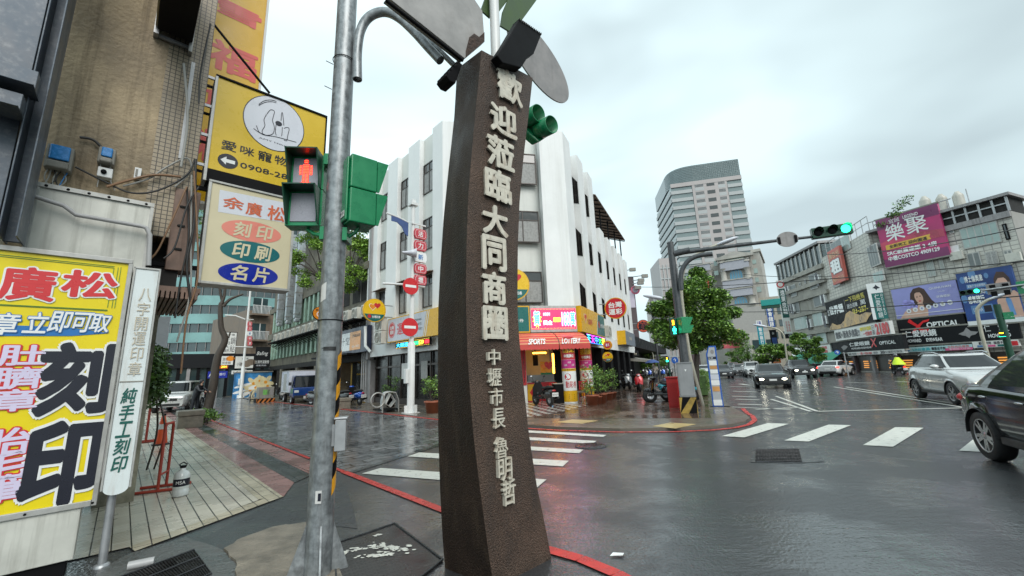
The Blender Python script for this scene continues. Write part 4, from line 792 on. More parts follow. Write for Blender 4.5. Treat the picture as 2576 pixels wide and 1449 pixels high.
for k in range(len(rp_)-1):
 a, c = rp_[k][1], rp_[k+1][0]
 for j, (z0, z1)in enumerate(zw):
  if k>=2 and z1>HLOW-.6:continue
  window(RS, a+.03, c-.03, z0, z1, -DPT, wb, curtain=False, mullions=1)
for k in range(len(rp_)-1):
 a = rp_[k+1][0]
 for j, (z0, z1)in enumerate(zw):
  if k>=2 and z1>HLOW-.6:continue
  q = [(-.44,z0),(-.08,z0-.12),(-.08,z1-.5),(-.44,z1)];b = MB();b.add([RS.p(a-.02,n_,z_)for n_,z_ in q]+[RS.p(a+.02,n_,z_)for n_,z_ in q],[(0,1,2,3),(0,4,5,1),(1,5,6,2),(2,6,7,3),(3,7,4,0)], M_SGL)  # window pane whose sloped dark top also draws the soffit's shadow
  for t_ in(.5, ):b.box(RS, a-.026, a-.021, -.27, -.25, z0, z1-.3, M_FRM)
  b.build('side_window', wb)
zl = [(WL.px(*c1(438,590),-DL)[1],WL.px(*c1(438,378),-DL)[1]),(WL.px(*c1(438,995),-DL)[1],WL.px(*c1(438,772),-DL)[1]),(WL.px(*c1(440,1405),-DL)[1],WL.px(*c1(440,1180),-DL)[1])]
M_RUST = mat('rusty_canopy',(.16,.10,.07), .7, .1, var=.4, vs=6)
for k in range(3):
 a, c = lpz[k][1], lpz[k+1][0]
 for j, (z0, z1)in enumerate(zl):
  window(WL, a+.1, c-.05, z0, z1, -DL, wb)
  if j==2:b = MB();b.add([WL.p(a-.1,.25,z1+.02),WL.p(c+.1,.25,z1+.02),WL.p(c+.1,-DL,z1+.12),WL.p(a-.1,-DL,z1+.12),WL.p(a-.1,.25,z1),WL.p(c+.1,.25,z1),WL.p(c+.1,-DL,z1+.09),WL.p(a-.1,-DL,z1+.09)],[(0,1,2,3),(7,6,5,4),(0,4,5,1),(1,5,6,2),(3,2,6,7),(0,3,7,4)], M_RUST);b.build('window_canopy', wb)
b = MB();za = HLOW+3.0;s0, s1 = rp_[2][1]+.1, RE-.6
b.add([RS.p(s0,.15,za-.9),RS.p(s1,.15,za-.9),RS.p(s1,-5,za+.9),RS.p(s0,-5,za+.9),RS.p(s0,.15,za-.97),RS.p(s1,.15,za-.97),RS.p(s1,-5,za+.83),RS.p(s0,-5,za+.83)],[(0,1,2,3),(7,6,5,4),(0,4,5,1),(1,5,6,2),(2,6,7,3),(3,7,4,0)], M_RUST)
for i in range(14):s = s0+(s1-s0)*i/13;b.tube([RS.p(s,.1,za-1.02),RS.p(s,-4.8,za+.72)], .05, M_BLK, 5)
rf = b.build('open_metal_roof', wb);b = MB()
for i in range(5):s = s0+.3+(s1-s0-.6)*i/4;b.tube([RS.p(s,-.3,HLOW-.5),RS.p(s,-.3,za-.86)], .06, M_BLK, 6);b.tube([RS.p(s,-3.5,HLOW-.5),RS.p(s,-3.5,za+.2)], .06, M_BLK, 6)
b.build('roof_post', rf, split=True)
M_SHOPW = mat('shop_cream_wall',(.52,.47,.36), .5, var=.12);M_BRNF = mat('brown_aluminium',(.05,.04,.035), .35, .4, var=.15)
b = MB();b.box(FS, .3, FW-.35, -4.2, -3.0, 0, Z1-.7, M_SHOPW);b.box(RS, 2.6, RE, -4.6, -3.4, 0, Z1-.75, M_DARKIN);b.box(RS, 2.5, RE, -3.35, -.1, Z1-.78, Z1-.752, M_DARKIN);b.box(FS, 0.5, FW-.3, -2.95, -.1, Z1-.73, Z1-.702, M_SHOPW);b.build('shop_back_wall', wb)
for k in range(2, len(rp_)):
 b = MB();b.box(RS, rp_[k][0]+.25, rp_[k][1]-.25, -.55, -.06, 0, Z1-.76, M_BLK);b.build('arcade_column', wb, bevel=.01)
b = MB();b.box(WL, 0.02, sEnd, -.9, -.35, 0, .35, M_FRM)
for i in range(6):
 s = .1+i*(sEnd-.3)/5;b.box(WL, s, s+.07, -.44, -.34, .35, Z1-.81, M_BRNF)
b.box(WL, .1, sEnd, -.42, -.36, 2.05, 2.15, M_BRNF);b.box(WL, .1, sEnd-.02, -.52, -.47, .35, Z1-.82, M_SGL);b.build('glass_shopfront', wb)
b = MB();q0, q1 = WL.px(*c4(740,850), -.35), WL.px(*c4(790,985), -.35);b.box(WL, q0[0], q1[0], -.36, -.345, q1[1], q0[1], M_STK);q0, q1 = WL.px(*c4(910,830), -.35), WL.px(*c4(965,985), -.35);b.box(WL, min(q0[0],q1[0]), max(q0[0],q1[0]), -.36, -.345, q1[1], q0[1], M_CURT);b.build('window_notice', wb, split=True)
M_CHECK = tiles('checked_floor_tiles',(.55,.52,.45),(.22,.06,.05),(.2,.18,.15), radians(35), .30, .30, .004, .2, var=.15, wetr=(.08,.25), offset=.5, bumps=.1)
n_, k_, bb_ = nodes_of(M_CHECK)
ck = n_.new('ShaderNodeTexChecker');ck.inputs['Scale'].default_value = 3.4;ck.inputs['Color1'].default_value = (.55, .52, .46, 1);ck.inputs['Color2'].default_value = (.12, .035, .03, 1)
gg = n_.new('ShaderNodeNewGeometry');mm_ = n_.new('ShaderNodeMapping');mm_.inputs['Rotation'].default_value = (0, 0, radians(30));k_.new(gg.outputs['Position'], mm_.inputs['Vector']);k_.new(mm_.outputs['Vector'], ck.inputs['Vector']);k_.new(ck.outputs['Color'], bb_.inputs['Base Color'])
sheet('checked_shop_floor',[gp(1300,1050,.0575),gp(1345,1048,.0575),gp(1420,1034,.0575),gp(1475,1020,.0575),RS.p(2.2,.3,.0575),RS.p(2.2,-3,.0575),FS.p(.5,-2.9,.0575),FS.p(.5,2.2,.0575)], .0575, M_CHECK)
# ---- lottery shop signs and front
M_LEDR = mat('led_screen_red',(.95,.03,.10), .4, var=.35, vs=2.5, emit=1.2);M_LEDB = mat('led_blue',(.05,.25,1), .4, var=0, emit=2.2);M_LEDY = mat('led_yellow',(1,.75,.05), .4, var=0, emit=2.2);M_LEDW = mat('led_pink_white',(1,.55,.65), .4, var=0, emit=1.8);M_LEDG = mat('led_green',(.02,.8,.2), .4, var=0, emit=1.6);M_LEDM = mat('led_magenta',(.8,.05,.8), .4, var=0, emit=1.5);M_LEDC = mat('led_cyan',(.05,.6,1), .4, var=0, emit=1.5)
M_AMB = mat('amber_sign_panel',(.72,.40,.012), .3, var=.05);M_TEALS = mat('teal_sign_panel',(.005,.13,.115), .3, var=.05);M_HEART = mat('heart_red',(.55,.02,.03), .3, var=.05);M_ORG = mat('orange_print',(.75,.25,.02), .3, var=.05)
def heart(b, fr, s, z, r, n, m, rot=0):
 P = []
 for i in range(28):
  t = 2*pi*i/28;x = 16*sin(t)**3/17;y = (13*cos(t)-5*cos(2*t)-2*cos(3*t)-cos(4*t))/17;P.append((s+r*(x*cos(rot)-y*sin(rot)),z+r*(x*sin(rot)+y*cos(rot))))
 b.poly(fr, P, n, m)
SF = FS.off(n=.55)
e0 = SF.px(*c3(205,372));e1 = SF.px(*c3(662,618));z0, z1 = e1[1], e0[1];x1 = e1[0]
th = thing('lottery_led_sign', 'red LED billboard of the lottery shop with a winning prize message, above the striped awning', 'sign', SF.p(e0[0],-.1,z0))
b = MB();b.box(SF, e0[0], x1, -.25, 0, z0, z1, M_ALU);b.build('frame', th, bevel=.01)
a0 = SF.px(*c3(218,398));a1 = SF.px(*c3(652,590));b = MB();b.box(SF, a0[0], a1[0], .001, .012, a1[1], a0[1], M_LEDR);L3 = SF.off(n=.012)
w, h = a1[0]-a0[0], a0[1]-a1[1];T = lambda s, x0, x1_, y0, y1_, m, bold = .03, **k:b.text(L3, s, a0[0]+w*x0, a0[0]+w*x1_, a1[1]+h*y0, a1[1]+h*y1_, m, .003, bold=bold, **k)
pts = []
for i in range(24):
 r = 1 if i%2 else.62;t = 2*pi*i/24;pts.append((a0[0]+w*.125+w*.105*r*cos(t),a1[1]+h*.48+h*.44*r*sin(t)))
b.poly(L3, pts, .001, M_LEDY);T('賀', .055, .185, .2, .85, M_LEDB, outline=M_LEDW, ow=.03);T('本彩券行', .26, .42, .64, .80, M_LEDW);T('獎金', .26, .46, .2, .42, M_LEDW);T('刮刮樂', .49, .65, .34, .56, M_LEDY);T('100', .68, .85, .18, .78, M_LEDB, outline=M_LEDW, ow=.03);T('萬', .87, .985, .16, .8, M_LEDB, outline=M_LEDW, ow=.03)
r7 = random.Random(5)
for i in range(60):
 t = i/60;s_, z_ = (a0[0]+w*(.015+.97*((t*2)%1)), a1[1]+h*(.04 if t<.5 else.96));b.ell(L3, s_, z_, .012, .012, .002, M_LEDY, seg=6)
b.build('led_screen', th)
th = thing('teal_lottery_panel', 'teal lottery panel with amber rim left of the LED billboard', 'sign', SF.p(e0[0]-1.6,0,z0));b = MB();b.box(SF, e0[0]-2.9, e0[0]-.02, -.25, 0, z0, z1, M_AMB);b.box(SF, e0[0]-2.8, e0[0]-.07, .001, .006, z0+.06, z1-.06, M_TEALS);q = SF.px(*c3(98,500)), SF.px(*c3(150,525));b.text(SF, '台灣彩券', q[1][0]-.95, q[1][0], q[1][1]-.02, q[0][1]+.02, M_SWHT, .009);b.build('panel', th)
RF = RS.off(n=.45);g0 = RF.px(*c3(700,375));g1 = RF.px(*c3(925,690));zt, zb = z1, z0
sR = RF.px(*c3(922,600))[0];th = thing('amber_return_sign', 'amber and teal lottery sign with a heart, turned along the right street side', 'sign', RF.p(0,-.1,zb))
b = MB();b.box(RF, -.42, sR, -.25, 0, zb, zt, M_AMB);sm = sR*.60;b.poly(RF,[(sm-.15,zb+.05),(sR-.05,zb+.05),(sR-.05,zt-.06),(sm+.35,zt-.06),(sm+.05,(zb+zt)/2)], .002, M_TEALS);b.poly(RF,[(sm-.22,zb+.05),(sm-.13,zb+.05),(sm+.07,(zb+zt)/2),(sm+.37,zt-.06),(sm+.30,zt-.06),(sm-.02,(zb+zt)/2)], .004, M_SWHT)
heart(b, RF, .35,(zb+zt)/2+.1, .30, .003, M_SWHT);heart(b, RF, .35,(zb+zt)/2+.1, .26, .005, M_ORG);heart(b, RF, .45,(zb+zt)/2+.17, .17, .007, M_HEART);b.text(RF, '公益彩券', .75, 1.75,(zb+zt)/2-.18,(zb+zt)/2+.12, M_HEART, .004, bold=.02);b.ell(RF, sm+.45,(zb+zt)/2, .2, .2, .006, M_HEART);b.text(RF, '台灣彩券', sm+.7, sR-.1,(zb+zt)/2-.15,(zb+zt)/2+.1, M_SWHT, .006, bold=.015);b.build('panel', th)
th = thing('led_ticker', 'multicoloured LED strip hanging under the amber lottery sign', 'led strip', RF.p(.3,0,zb-.45));b = MB();b.box(RF, .3, sR-.1, -.1, .0, zb-.52, zb-.04, M_BLK);cs = [M_LEDC, M_LEDM, M_LEDB, M_LEDG, M_LEDY, M_LEDC]
for i, ch in enumerate('天天中大獎'):b.text(RF, ch, .4+i*(sR-.6)/5, .4+(i+.85)*(sR-.6)/5, zb-.47, zb-.09, cs[i], .003, bold=.03)
b.box(RF, .32, sR-.12, .0, .002, zb-.085, zb-.06, M_LEDM);b.box(RF, .32, sR-.12, .0, .002, zb-.5, zb-.48, M_LEDB);b.build('display', th)
M_AWN = mat('red_awning_cloth',(.55,.06,.05), .55, var=.12);M_AWS = mat('awning_yellow_stripe',(.70,.42,.16), .5, var=.1)
aw0 = SF.px(*c3(108,640))[0]-1.7;aw1 = RF.p(.0, 0, 0);sA1 = x1+.1;zt_ = z0-.04;zb_ = SF.off(n=.9).px(*c3(440,745))[1]
th = thing('striped_awning', 'red awning with thin yellow stripes and the words SPORTS LOTTERY over the shop front', 'awning', SF.p(sA1-2,.5,zb_))
mid = SF.px(*c3(422,640))[0]
for(a, c)in((aw0,mid-.02),(mid+.02,sA1)):
 b = MB();N = 26
 for i in range(N):
  t0, t1 = i/N, (i+1)/N;f = lambda t:(zt_-(zt_-zb_)*t**1.25, .02+.95*sin(t*pi/2));(za, na), (zc, nc) = f(t0), f(t1);ex = .12
  b.add([SF.p(a,na,za),SF.p(c+(ex*t0 if c==sA1 else 0),na,za),SF.p(c+(ex*t1 if c==sA1 else 0),nc,zc),SF.p(a,nc,zc)],[(3,2,1,0)], M_AWS if i%5==3 else M_AWN, True)
 k = int((c-a)/.16);P = []
 for i in range(k*4+1):s = a+(c+(ex if c==sA1 else 0)-a)*i/(k*4);P+=[SF.p(s,.97,zb_), SF.p(s,.975,zb_-.17-.05*abs(sin(i*pi/4)))]
 b.add(P,[(2*i,2*i+1,2*i+3,2*i+2)for i in range(k*4)], M_AWN);b.add([SF.p(c+(ex if c==sA1 else 0),.97,zb_),SF.p(c,0,zt_),SF.p(c,0,zb_)],[(0,1,2)], M_AWN);b.build('cloth', th)
b = MB();t0 = SF.off(n=.955)
for s, xa, xb in(('SPORTS',190,345),('LOTTERY',510,680)):
 p = t0 .px(*c3(xa,725)), t0 .px(*c3(xb,695));zz = zb_+.06;
 class SL_:pass
 fr = SL_();fr.p = lambda s_, n_, z_, F = SF:F.p(s_, .05+.95*sin(pi/2*max(0,(zt_-z_)/(zt_-zb_))**.8)+n_, z_);b.text(fr, s, p[0][0], p[1][0], zb_+.05, zb_+.30, M_SWHT, .015, bold=.03, shear=.35)
b.build('lettering', th)
M_POSR = mat('poster_red',(.50,.03,.04), .4, var=.25, vs=4);M_POSM = mat('poster_magenta',(.50,.03,.22), .4, var=.2, vs=6)
def poster_column(c, r, label, text, low):
 t = thing('poster_column', label, 'column', c, 'columns wrapped in lottery posters');b = MB();cz = lambda z0, z1, m, rr:b.lathe(c,(0,0,1),[(rr,z0),(rr,z1)], m, 32)
 cz(0, 3.0, M_SWHT, r-.004);cz(0.06, .55, M_AMB, r);cz(.56, 1.42, M_SWHT, r);cz(1.43, 1.55, M_AMB, r);cz(1.56, 1.95, M_POSM, r);cz(1.96, 3.0, M_POSR, r);b.build('post', t)
 b = MB()
 class Cy:pass
 fr = Cy();base = atan2(-c.y, -c.x)+.15;fr.p = lambda s, n, z:c+V((cos(base+s/r)*(r+n),sin(base+s/r)*(r+n),z))
 b.text(fr, text, -r*.9, r*.9, 2.28, 2.62, M_LEDY if 0 else M_AMB, .008, bold=.04, outline=M_SBLK, ow=.03);b.text(fr, '中獎夢幻', -r*.7, r*.7, 2.05, 2.2, M_SWHT, .008, bold=.03);b.ell(fr, -r*.35, 1.18, .15, .15, .006, M_HEART);b.text(fr, low, -r*.7, r*.95, .68, .98, M_HEART, .006, bold=.01);b.text(fr, '幸運彩券行', -r*.8, r*.8, 1.46, 1.53, M_SBLK, .006);b.box(fr, -.1, .15, .001, .006, .2, .23, M_SBLK);b.box(fr, -.1, .15, .001, .006, .28, .31, M_SBLK);b.box(fr, -.1, .15, .001, .006, .36, .39, M_SBLK)
 for i in range(3):b.text(fr, '1000萬', -r*.8+i*r*.55, -r*.35+i*r*.55, 1.66+.12*(i%2), 1.76+.12*(i%2), M_SWHT, .006)
 b.build('poster', t)
poster_column(gp(1436,1013,.06), .33, 'round column at the corner wrapped in red scratch card posters with a white and amber base', '刮樂', '動彩券')
cp = RS.p(2.35, -.25, 0);poster_column(V((cp.x,cp.y,.06)), .36, 'round column in red posters behind the potted plants', '刮刮樂', '運彩')
CF = FS.off(n=-.9);M_WARM = mat('warm_lamp',(1,.42,.04), .4, var=0, emit=7);M_REDC = mat('red_couplet_paper',(.45,.02,.025), .5, var=.12)
th = thing('shop_counter', 'lottery counter with glass display, red posters and scratch cards on its front', 'counter', CF.p(4,.3,.06));u0 = CF.px(*c3(180,1120))[0];u1 = CF.px(*c3(440,1120))[0]
b = MB();b.box(CF, u0, u1, -.5, .1, .06, .98, M_POSR);b.box(CF, u0-.03, u1+.03, -.52, .12, .99, 1.03, M_ALU);b.box(CF, u0, u0+.5, .101, .11, .1, .9, M_AMB);b.poly(CF,[(u0+.25,.3),(u0+.4,.5),(u0+.25,.7),(u0+.1,.5)], .113, M_HEART);b.text(CF, '100萬', u0+1.1, u1-.1, .35, .75, M_LEDC, .105, bold=.04, outline=M_SWHT, ow=.03);b.build('body', th)
b = MB();b.box(CF, u0+.05, u1-.02, -.3, .06, 1.031, 1.35, mat('display_glass',(.25,.27,.27),.08,var=.1,spec=.8));b.build('glass_case', th)
th = thing('shop_partition', 'lit yellow shop interior wall with heart poster behind the counter', 'wall', CF.p(4,-1.6,.06));b = MB();b.box(CF, u0-.2, u1+.3, -1.75, -1.6, .06, 2.75, mat('lit_cream_wall',(.62,.52,.28),.5,var=.12));q = CF.px(*c3(305,905), -1.6), CF.px(*c3(425,1040), -1.6);b.box(CF, q[0][0], q[1][0], -1.598, -1.59, q[1][1], q[0][1], M_AMB);b.box(CF, q[0][0], q[1][0], -1.589, -1.585, q[1][1], q[1][1]+.25*(q[0][1]-q[1][1]), M_SGREEN);heart(b, CF,(q[0][0]+q[1][0])/2+.15,(q[0][1]+q[1][1])/2+.2, .28, -1.58, M_HEART);heart(b, CF,(q[0][0]+q[1][0])/2-.12,(q[0][1]+q[1][1])/2+.12, .2, -1.583, M_ORG);b.build('panel', th)
th = thing('strip_lamp', 'orange lit strip lamp standing upright at the right of the shop opening', 'lamp', CF.p(u1,0,1.2), 'orange strip lamps in the shop');p = CF.px(*c3(430,825)), CF.px(*c3(432,1015));b = MB();b.box(CF, p[0][0]-.04, p[0][0]+.04, -.1, -.02, p[1][1], p[0][1], M_WARM);b.build('tube', th)
th = thing('strip_lamp', 'orange lit strip lamp lying level at the top of the shop opening', 'lamp', CF.p(u0+1,0,2.4), 'orange strip lamps in the shop');p = CF.px(*c3(240,820)), CF.px(*c3(365,828));b = MB();b.box(CF, p[0][0], p[1][0], -.1, -.02, p[0][1]-.05, p[0][1]+.03, M_WARM);b.build('tube', th)
th = thing('hanging_screen', 'black screen hanging in the lottery shop opening', 'screen', CF.p(u0+.8,0,1.6));p = CF.px(*c3(248,842)), CF.px(*c3(300,940));b = MB();b.box(CF, p[0][0], p[1][0], -.3, -.22, p[1][1], p[0][1], M_BLK);b.build('screen', th, bevel=.02);b = MB();b.tube([CF.p((p[0][0]+p[1][0])/2,-.26,p[0][1]),CF.p((p[0][0]+p[1][0])/2,-.26,2.8)], .02, M_BLK, 6);b.build('mount', th)
KF = FS.off(n=.05);p = KF.px(*c3(120,785)), KF.px(*c3(184,1128));th = thing('red_couplet', 'long red paper couplet with black characters hanging left of the counter', 'banner', KF.p(p[0][0],0,p[1][1]));b = MB();b.box(KF, p[0][0], p[1][0]-.02, -.02, 0, p[1][1], p[0][1], M_REDC);b.text(KF, '百年好合百福來', p[0][0]+.1, p[1][0]-.1, p[1][1]+.1, p[0][1]-.1, M_SBLK, .004, vert=True, bold=.02);b.build('paper', th)
p = KF.px(*c3(150,1130)), KF.px(*c3(190,1270));th = thing('shop_pillar', 'plain concrete pillar under the red couplet', 'pillar', KF.p(p[0][0],-.3,0));b = MB();b.box(KF, p[0][0]-.35, p[1][0], -.5, -.03, .05, Z1-.72, M_WPAN);b.build('shaft', th, bevel=.01)
# ---- left street beyond the white building
c6 = lambda x, y:((1120+x/3.45)/1.5652,(880+y/3.45)/1.5652);c7 = lambda x, y:((600+x/1.958)/1.5652,(900+y/1.958)/1.5652)
def facing(u, v, dist, turn=0):
 p = atd(u, v, dist);d = V((p.y,-p.x,0)).normalized();d.rotate(Matrix.Rotation(turn,3,'Z'));f = Fr((p.x,p.y,0), d)
 if f.n.dot(EYE-p)<0:f.n = -f.n
 return f
def board(name, label, fr, tl, br, face, texts=(), thick=.18, rim=None, cat='sign', group=None, n=0.0, rimw=.06, extra=None, vert=False):
 (s0, z1), (s1, z0) = fr.px(*tl, n), fr.px(*br, n)
 if s0>s1:s0, s1 = s1, s0
 t = thing(name, label, cat, fr.p((s0+s1)/2,n,z0), group);b = MB();b.box(fr, s0, s1, n-thick, n, z0, z1, face);w, h = s1-s0, z1-z0
 for tx in texts:
  ch, x0, x1, y0, y1, m = tx[:6];kw = tx[6]if len(tx)>6 else{}
  b.text(fr, ch, s0+w*x0, s0+w*x1, z0+h*y0, z0+h*y1, m, n+.006, **kw)
 if extra:extra(b, fr, s0, s1, z0, z1)
 b.build('panel', t)
 if rim:
  b = MB();b.box(fr, s0-rimw, s1+rimw, n-thick-.02, n+.02, z1, z1+rimw, rim);b.box(fr, s0-rimw, s1+rimw, n-thick-.02, n+.02, z0-rimw, z0, rim);b.box(fr, s0-rimw, s0, n-thick-.02, n+.02, z0, z1, rim);b.box(fr, s1, s1+rimw, n-thick-.02, n+.02, z0, z1, rim);b.build('frame', t, split=True)
 return t
M_OLD = mat('soot_stained_concrete',(.16,.145,.11), .75, var=.45, vs=.8, bump=.4, bs=9, streak=.9, scol=(.025,.024,.02), sscale=(.9,.9,.35));M_MINT = mat('mint_green_tiles',(.30,.44,.34), .5, var=.3, vs=3, streak=.75, scol=(.05,.05,.04), sscale=(6,6,.8))
M_PILA = mat('grey_pilaster',(.30,.29,.29), .7, var=.2, streak=.6, scol=(.1,.09,.09));M_DUCT = mat('galvanised_duct',(.38,.41,.43), .35, .6, var=.2, vs=4, streak=.35, scol=(.13,.13,.12))
sO = WL.px(672, 900)[0];zO = WL.px(935, 578)[1]
ob = thing('soot_stained_building', 'soot stained old concrete building with mint green window piers beside the white building', 'building', WL.p(sEnd+4,0,0))
b = MB();b.box(WL, sEnd+.02, sO, -9, -.3, 3.0, zO-.4, M_OLD);b.box(WL, WL.px(800,700)[0], sO+.02, -9, -.29, zO-.38, WL.px(765,612)[1], M_OLD);b.build('wall', ob)
b = MB();b.box(WL, sEnd+.03, WL.px(928,800)[0], -.29, .12, 2.6, zO+.3, M_PILA);b.build('pilaster', ob, bevel=.02)
cols_ = [(820,1130,950,1260),(850,1040,330,720),(960,1150,250,480)]
s0_, s1_ = WL.px(925, 760)[0], WL.px(760, 760)[0];nb = 7;zs = [(3.9,5.6),(6.6,8.3),(9.2,10.6)]
for j, (z0, z1)in enumerate(zs):
 if z1>zO-.6:continue
 for i in range(nb):
  a = s0_+(sO-1-s0_)*i/nb;c = s0_+(sO-1-s0_)*(i+1)/nb;b = MB();b.box(WL, a+.35, c-.25, -.298, -.27, z0, z1, M_DARKIN);b.box(WL,(a+c)/2,(a+c)/2+.08, -.27, -.24, z0, z1, M_PILA);b.build('window', ob)
  if i>=2:
   for q in range(3):b = MB();sq = a+.2+q*(c-a)/3;b.box(WL, sq, sq+.42, -.29, .05, z0-.25, z1+.2, M_MINT);b.build('mint_pier', ob, bevel=.02)
for(z0, z1)in((5.7,6.3),(8.5,9.0)):b = MB();b.box(WL, s0_, sO, -.29, .1, z0, z1, M_OLD);b.build('floor_band', ob)
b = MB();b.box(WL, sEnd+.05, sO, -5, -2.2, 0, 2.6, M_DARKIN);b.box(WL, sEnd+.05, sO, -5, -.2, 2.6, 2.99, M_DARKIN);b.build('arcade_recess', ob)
for i in range(6):b = MB();s = sEnd+.1+i*(sO-sEnd-.6)/5;b.box(WL, s, s+.55, -.9, -.1, 0, 2.59, M_OLD if i else M_PILA);b.build('arcade_column', ob, bevel=.02)
for k, (u, vt, vb)in enumerate(((700,690,812),(722,640,806),(744,600,800))):
 q = WL.px(u, vb, .5);qt = WL.px(u, vt, .5);w = .26;t = thing('ventilation_duct',['square metal duct on the sooty facade, farthest of the three','square metal duct on the sooty facade, middle of the three','square metal duct on the sooty facade, nearest of the three'][k], 'duct', WL.p(q[0],.5,q[1]), 'ducts on the sooty facade');b = MB();b.box(WL, q[0]-w, q[0]+w, .15, .15+2*w, q[1], qt[1]+1.5, M_DUCT);b.build('pipe', t);b = MB();z = q[1]+.3
 while z<qt[1]+1.4:b.box(WL, q[0]-w-.03, q[0]+w+.03, .12, .18+2*w, z, z+.05, M_GBOX);z+=.95
 b.build('flange', t, split=True);b = MB();b.box(WL, q[0]-w, q[0]+w, .16, .10+2*w, q[1]-.35, q[1]-.005, M_DUCT);b.build('elbow', t, bevel=.08)
M_ACW = mat('air_conditioner_white',(.56,.55,.49), .45, var=.1, streak=.4, scol=(.2,.18,.14), sscale=(6,6,1))
ac = thing('air_conditioner', 'x', 'air conditioner',(0,0,0), 'outdoor units on the sooty facade')
f = Fr((0,0,0),(1,0));b = MB();b.box(f, -.42, .42, -.16, .16, 0, .72, M_ACW);b.build('case', ac, bevel=.015)
b = MB();b.lathe((-.12,-.161,.36),(0,-1,0),[(.27,0),(.29,.012),(.27,.02),(.26,.004),(0,.004)], M_GBOX, 20);b.lathe((-.12,-.168,.36),(0,-1,0),[(.06,0),(.06,.01),(0,.012)], M_ACW, 12)
for i in range(6):b.lathe((-.12,-.17,.36),(0,-1,0),[(.08+.03*i,.0),(.084+.03*i,.004),(.088+.03*i,0)], M_ACW, 20)
b.build('fan', ac)
b = MB();b.box(f, .2, .4, .161, .168, .1, .6, M_GBOX);b.build('side_panel', ac)
rack = thing('equipment_rack', 'black steel shelf with lattice brackets carrying air conditioners along the sooty facade', 'rack', WL.p(sEnd+8,1,2.8))
sa, za = WL.px(*c7(885,962), .95);sb_, zb = WL.px(805, 825, .95);zr = zb
b = MB();b.box(WL, WL.px(928,800)[0], sa, .1, 1.0, zr-.08, zr, M_BLK);s = WL.px(925, 800)[0]+.2
while s<sa:b.tube([WL.p(s,.1,zr-.6),WL.p(s,.95,zr-.08)], .03, M_BLK, 5);b.tube([WL.p(s,.1,zr-.1),WL.p(s+.35,.5,zr-.4)], .02, M_BLK, 4);s+=.7
b.build('shelf', rack)
rz = atan2(WL.d.y, WL.d.x)+pi;n_ac = 0;s = WL.px(922, 780, .6)[0];labs = ['white air conditioner on the black shelf, unit %s along from the white building'%w for w in('first','second','third','fourth','fifth','sixth','seventh','eighth','ninth','tenth','eleventh','twelfth','thirteenth','fourteenth','fifteenth','sixteenth','seventeenth','eighteenth','nineteenth','twentieth')]
while s<sa-.3 and n_ac<20:
 p = WL.p(s, .6, zr+.003);
 if n_ac==0:ac.location = p;ac.rotation_euler = (0, 0, rz);ac['label'] = labs[0]
 else:copy_thing(ac, p, rz, labs[n_ac])
 n_ac+=1;s+=(sa-WL.px(922,780,.6)[0])/15.0
q = WL.px(*c4(545,680), .5)
for k in range(2):copy_thing(ac, WL.p(q[0],.45,q[1]+.74*k), rz,['lower white air conditioner stacked beside the yellow round lottery sign','upper white air conditioner stacked beside the yellow round lottery sign'][k], 'outdoor units under the yellow round sign')
q = RS.px(*c3(960,670), .35);copy_thing(ac, RS.p(q[0],.3,q[1]), atan2(RS.d.y,RS.d.x), 'white air conditioner on the white building under the red round sign', None)
def round_sign(name, label, fr, c, rpx, rim, face, deco, n=.0, arm=0, th_=.12):
 e = fr.px(*c, n);r = rpx;t = thing(name, label, 'sign', fr.p(e[0],n,e[1]-r));b = MB();b.ell(fr, e[0], e[1], r, r, n-.002, rim, n-th_, 40);b.ell(fr, e[0], e[1], r*.93, r*.93, n+.003, face);deco(b, fr, e[0], e[1], r, n);b.build('disc', t)
 if arm:b = MB();b.tube([fr.p(e[0]+arm,n-th_/2,e[1]+r*.5),fr.p(e[0]+(r*.8 if arm>0 else-r*.8),n-th_/2,e[1]+r*.5)], .03, M_STEEL, 6);b.tube([fr.p(e[0]+arm,n-th_/2,e[1]-r*.5),fr.p(e[0]+(r*.8 if arm>0 else-r*.8),n-th_/2,e[1]-r*.5)], .03, M_STEEL, 6);b.build('bracket', t, split=True)
 return t
def lot_deco(b, fr, s, z, r, n):
 k = 20;P = [(s+r*.93*cos(t),z+r*.93*sin(t))for t in[pi+.35+(pi-.7)*i/k for i in range(k+1)]];b.poly(fr, P, n+.006, M_TEALS)
 heart(b, fr, s-.18*r, z+.30*r, .36*r, n+.006, M_SWHT);heart(b, fr, s-.18*r, z+.30*r, .31*r, n+.009, M_ORG);heart(b, fr, s+.22*r, z+.42*r, .30*r, n+.010, M_HEART);b.ell(fr, s-.45*r, z-.52*r, .16*r, .16*r, n+.009, M_HEART);b.text(fr, '台灣彩券', s-.22*r, s+.5*r, z-.66*r, z-.44*r, M_SWHT, n+.009, bold=.02)
XS = Fr(WL.p(WL.px(988,780)[0],0,0), CD);e = XS.px(*c4(503,383));rr = abs(XS.px(*c4(605,383))[0]-XS.px(*c4(405,383))[0])/2
round_sign('round_sign', 'yellow and teal round lottery sign with two hearts left of the white building', XS, c4(503,383), rr, M_AMB, mat('sign_yellow',(.80,.50,.01),.3,var=.04), lot_deco, 0, -e[0])
XS2 = FS.off(n=.75);e = XS2 .px(1300, 715);rr = .80
round_sign('round_sign', 'large yellow and teal round lottery sign half hidden behind the brown pillar', XS2,(1292,715), rr, M_AMB, MATS['sign_yellow'], lot_deco, 0, 0)
def red_deco(b, fr, s, z, r, n):
 for ch, x, y in(('台',-.62,.05),('灣',.02,.05),('運',-.62,-.60),('彩',.02,-.60)):b.text(fr, ch, s+x*r, s+(x+.58)*r, z+y*r, z+(y+.52)*r, M_SWHT, n+.008, bold=.03)
XR = Fr(RS.p(RS.px(1520,790,.9)[0],.9,0),(RS.n.x,RS.n.y));
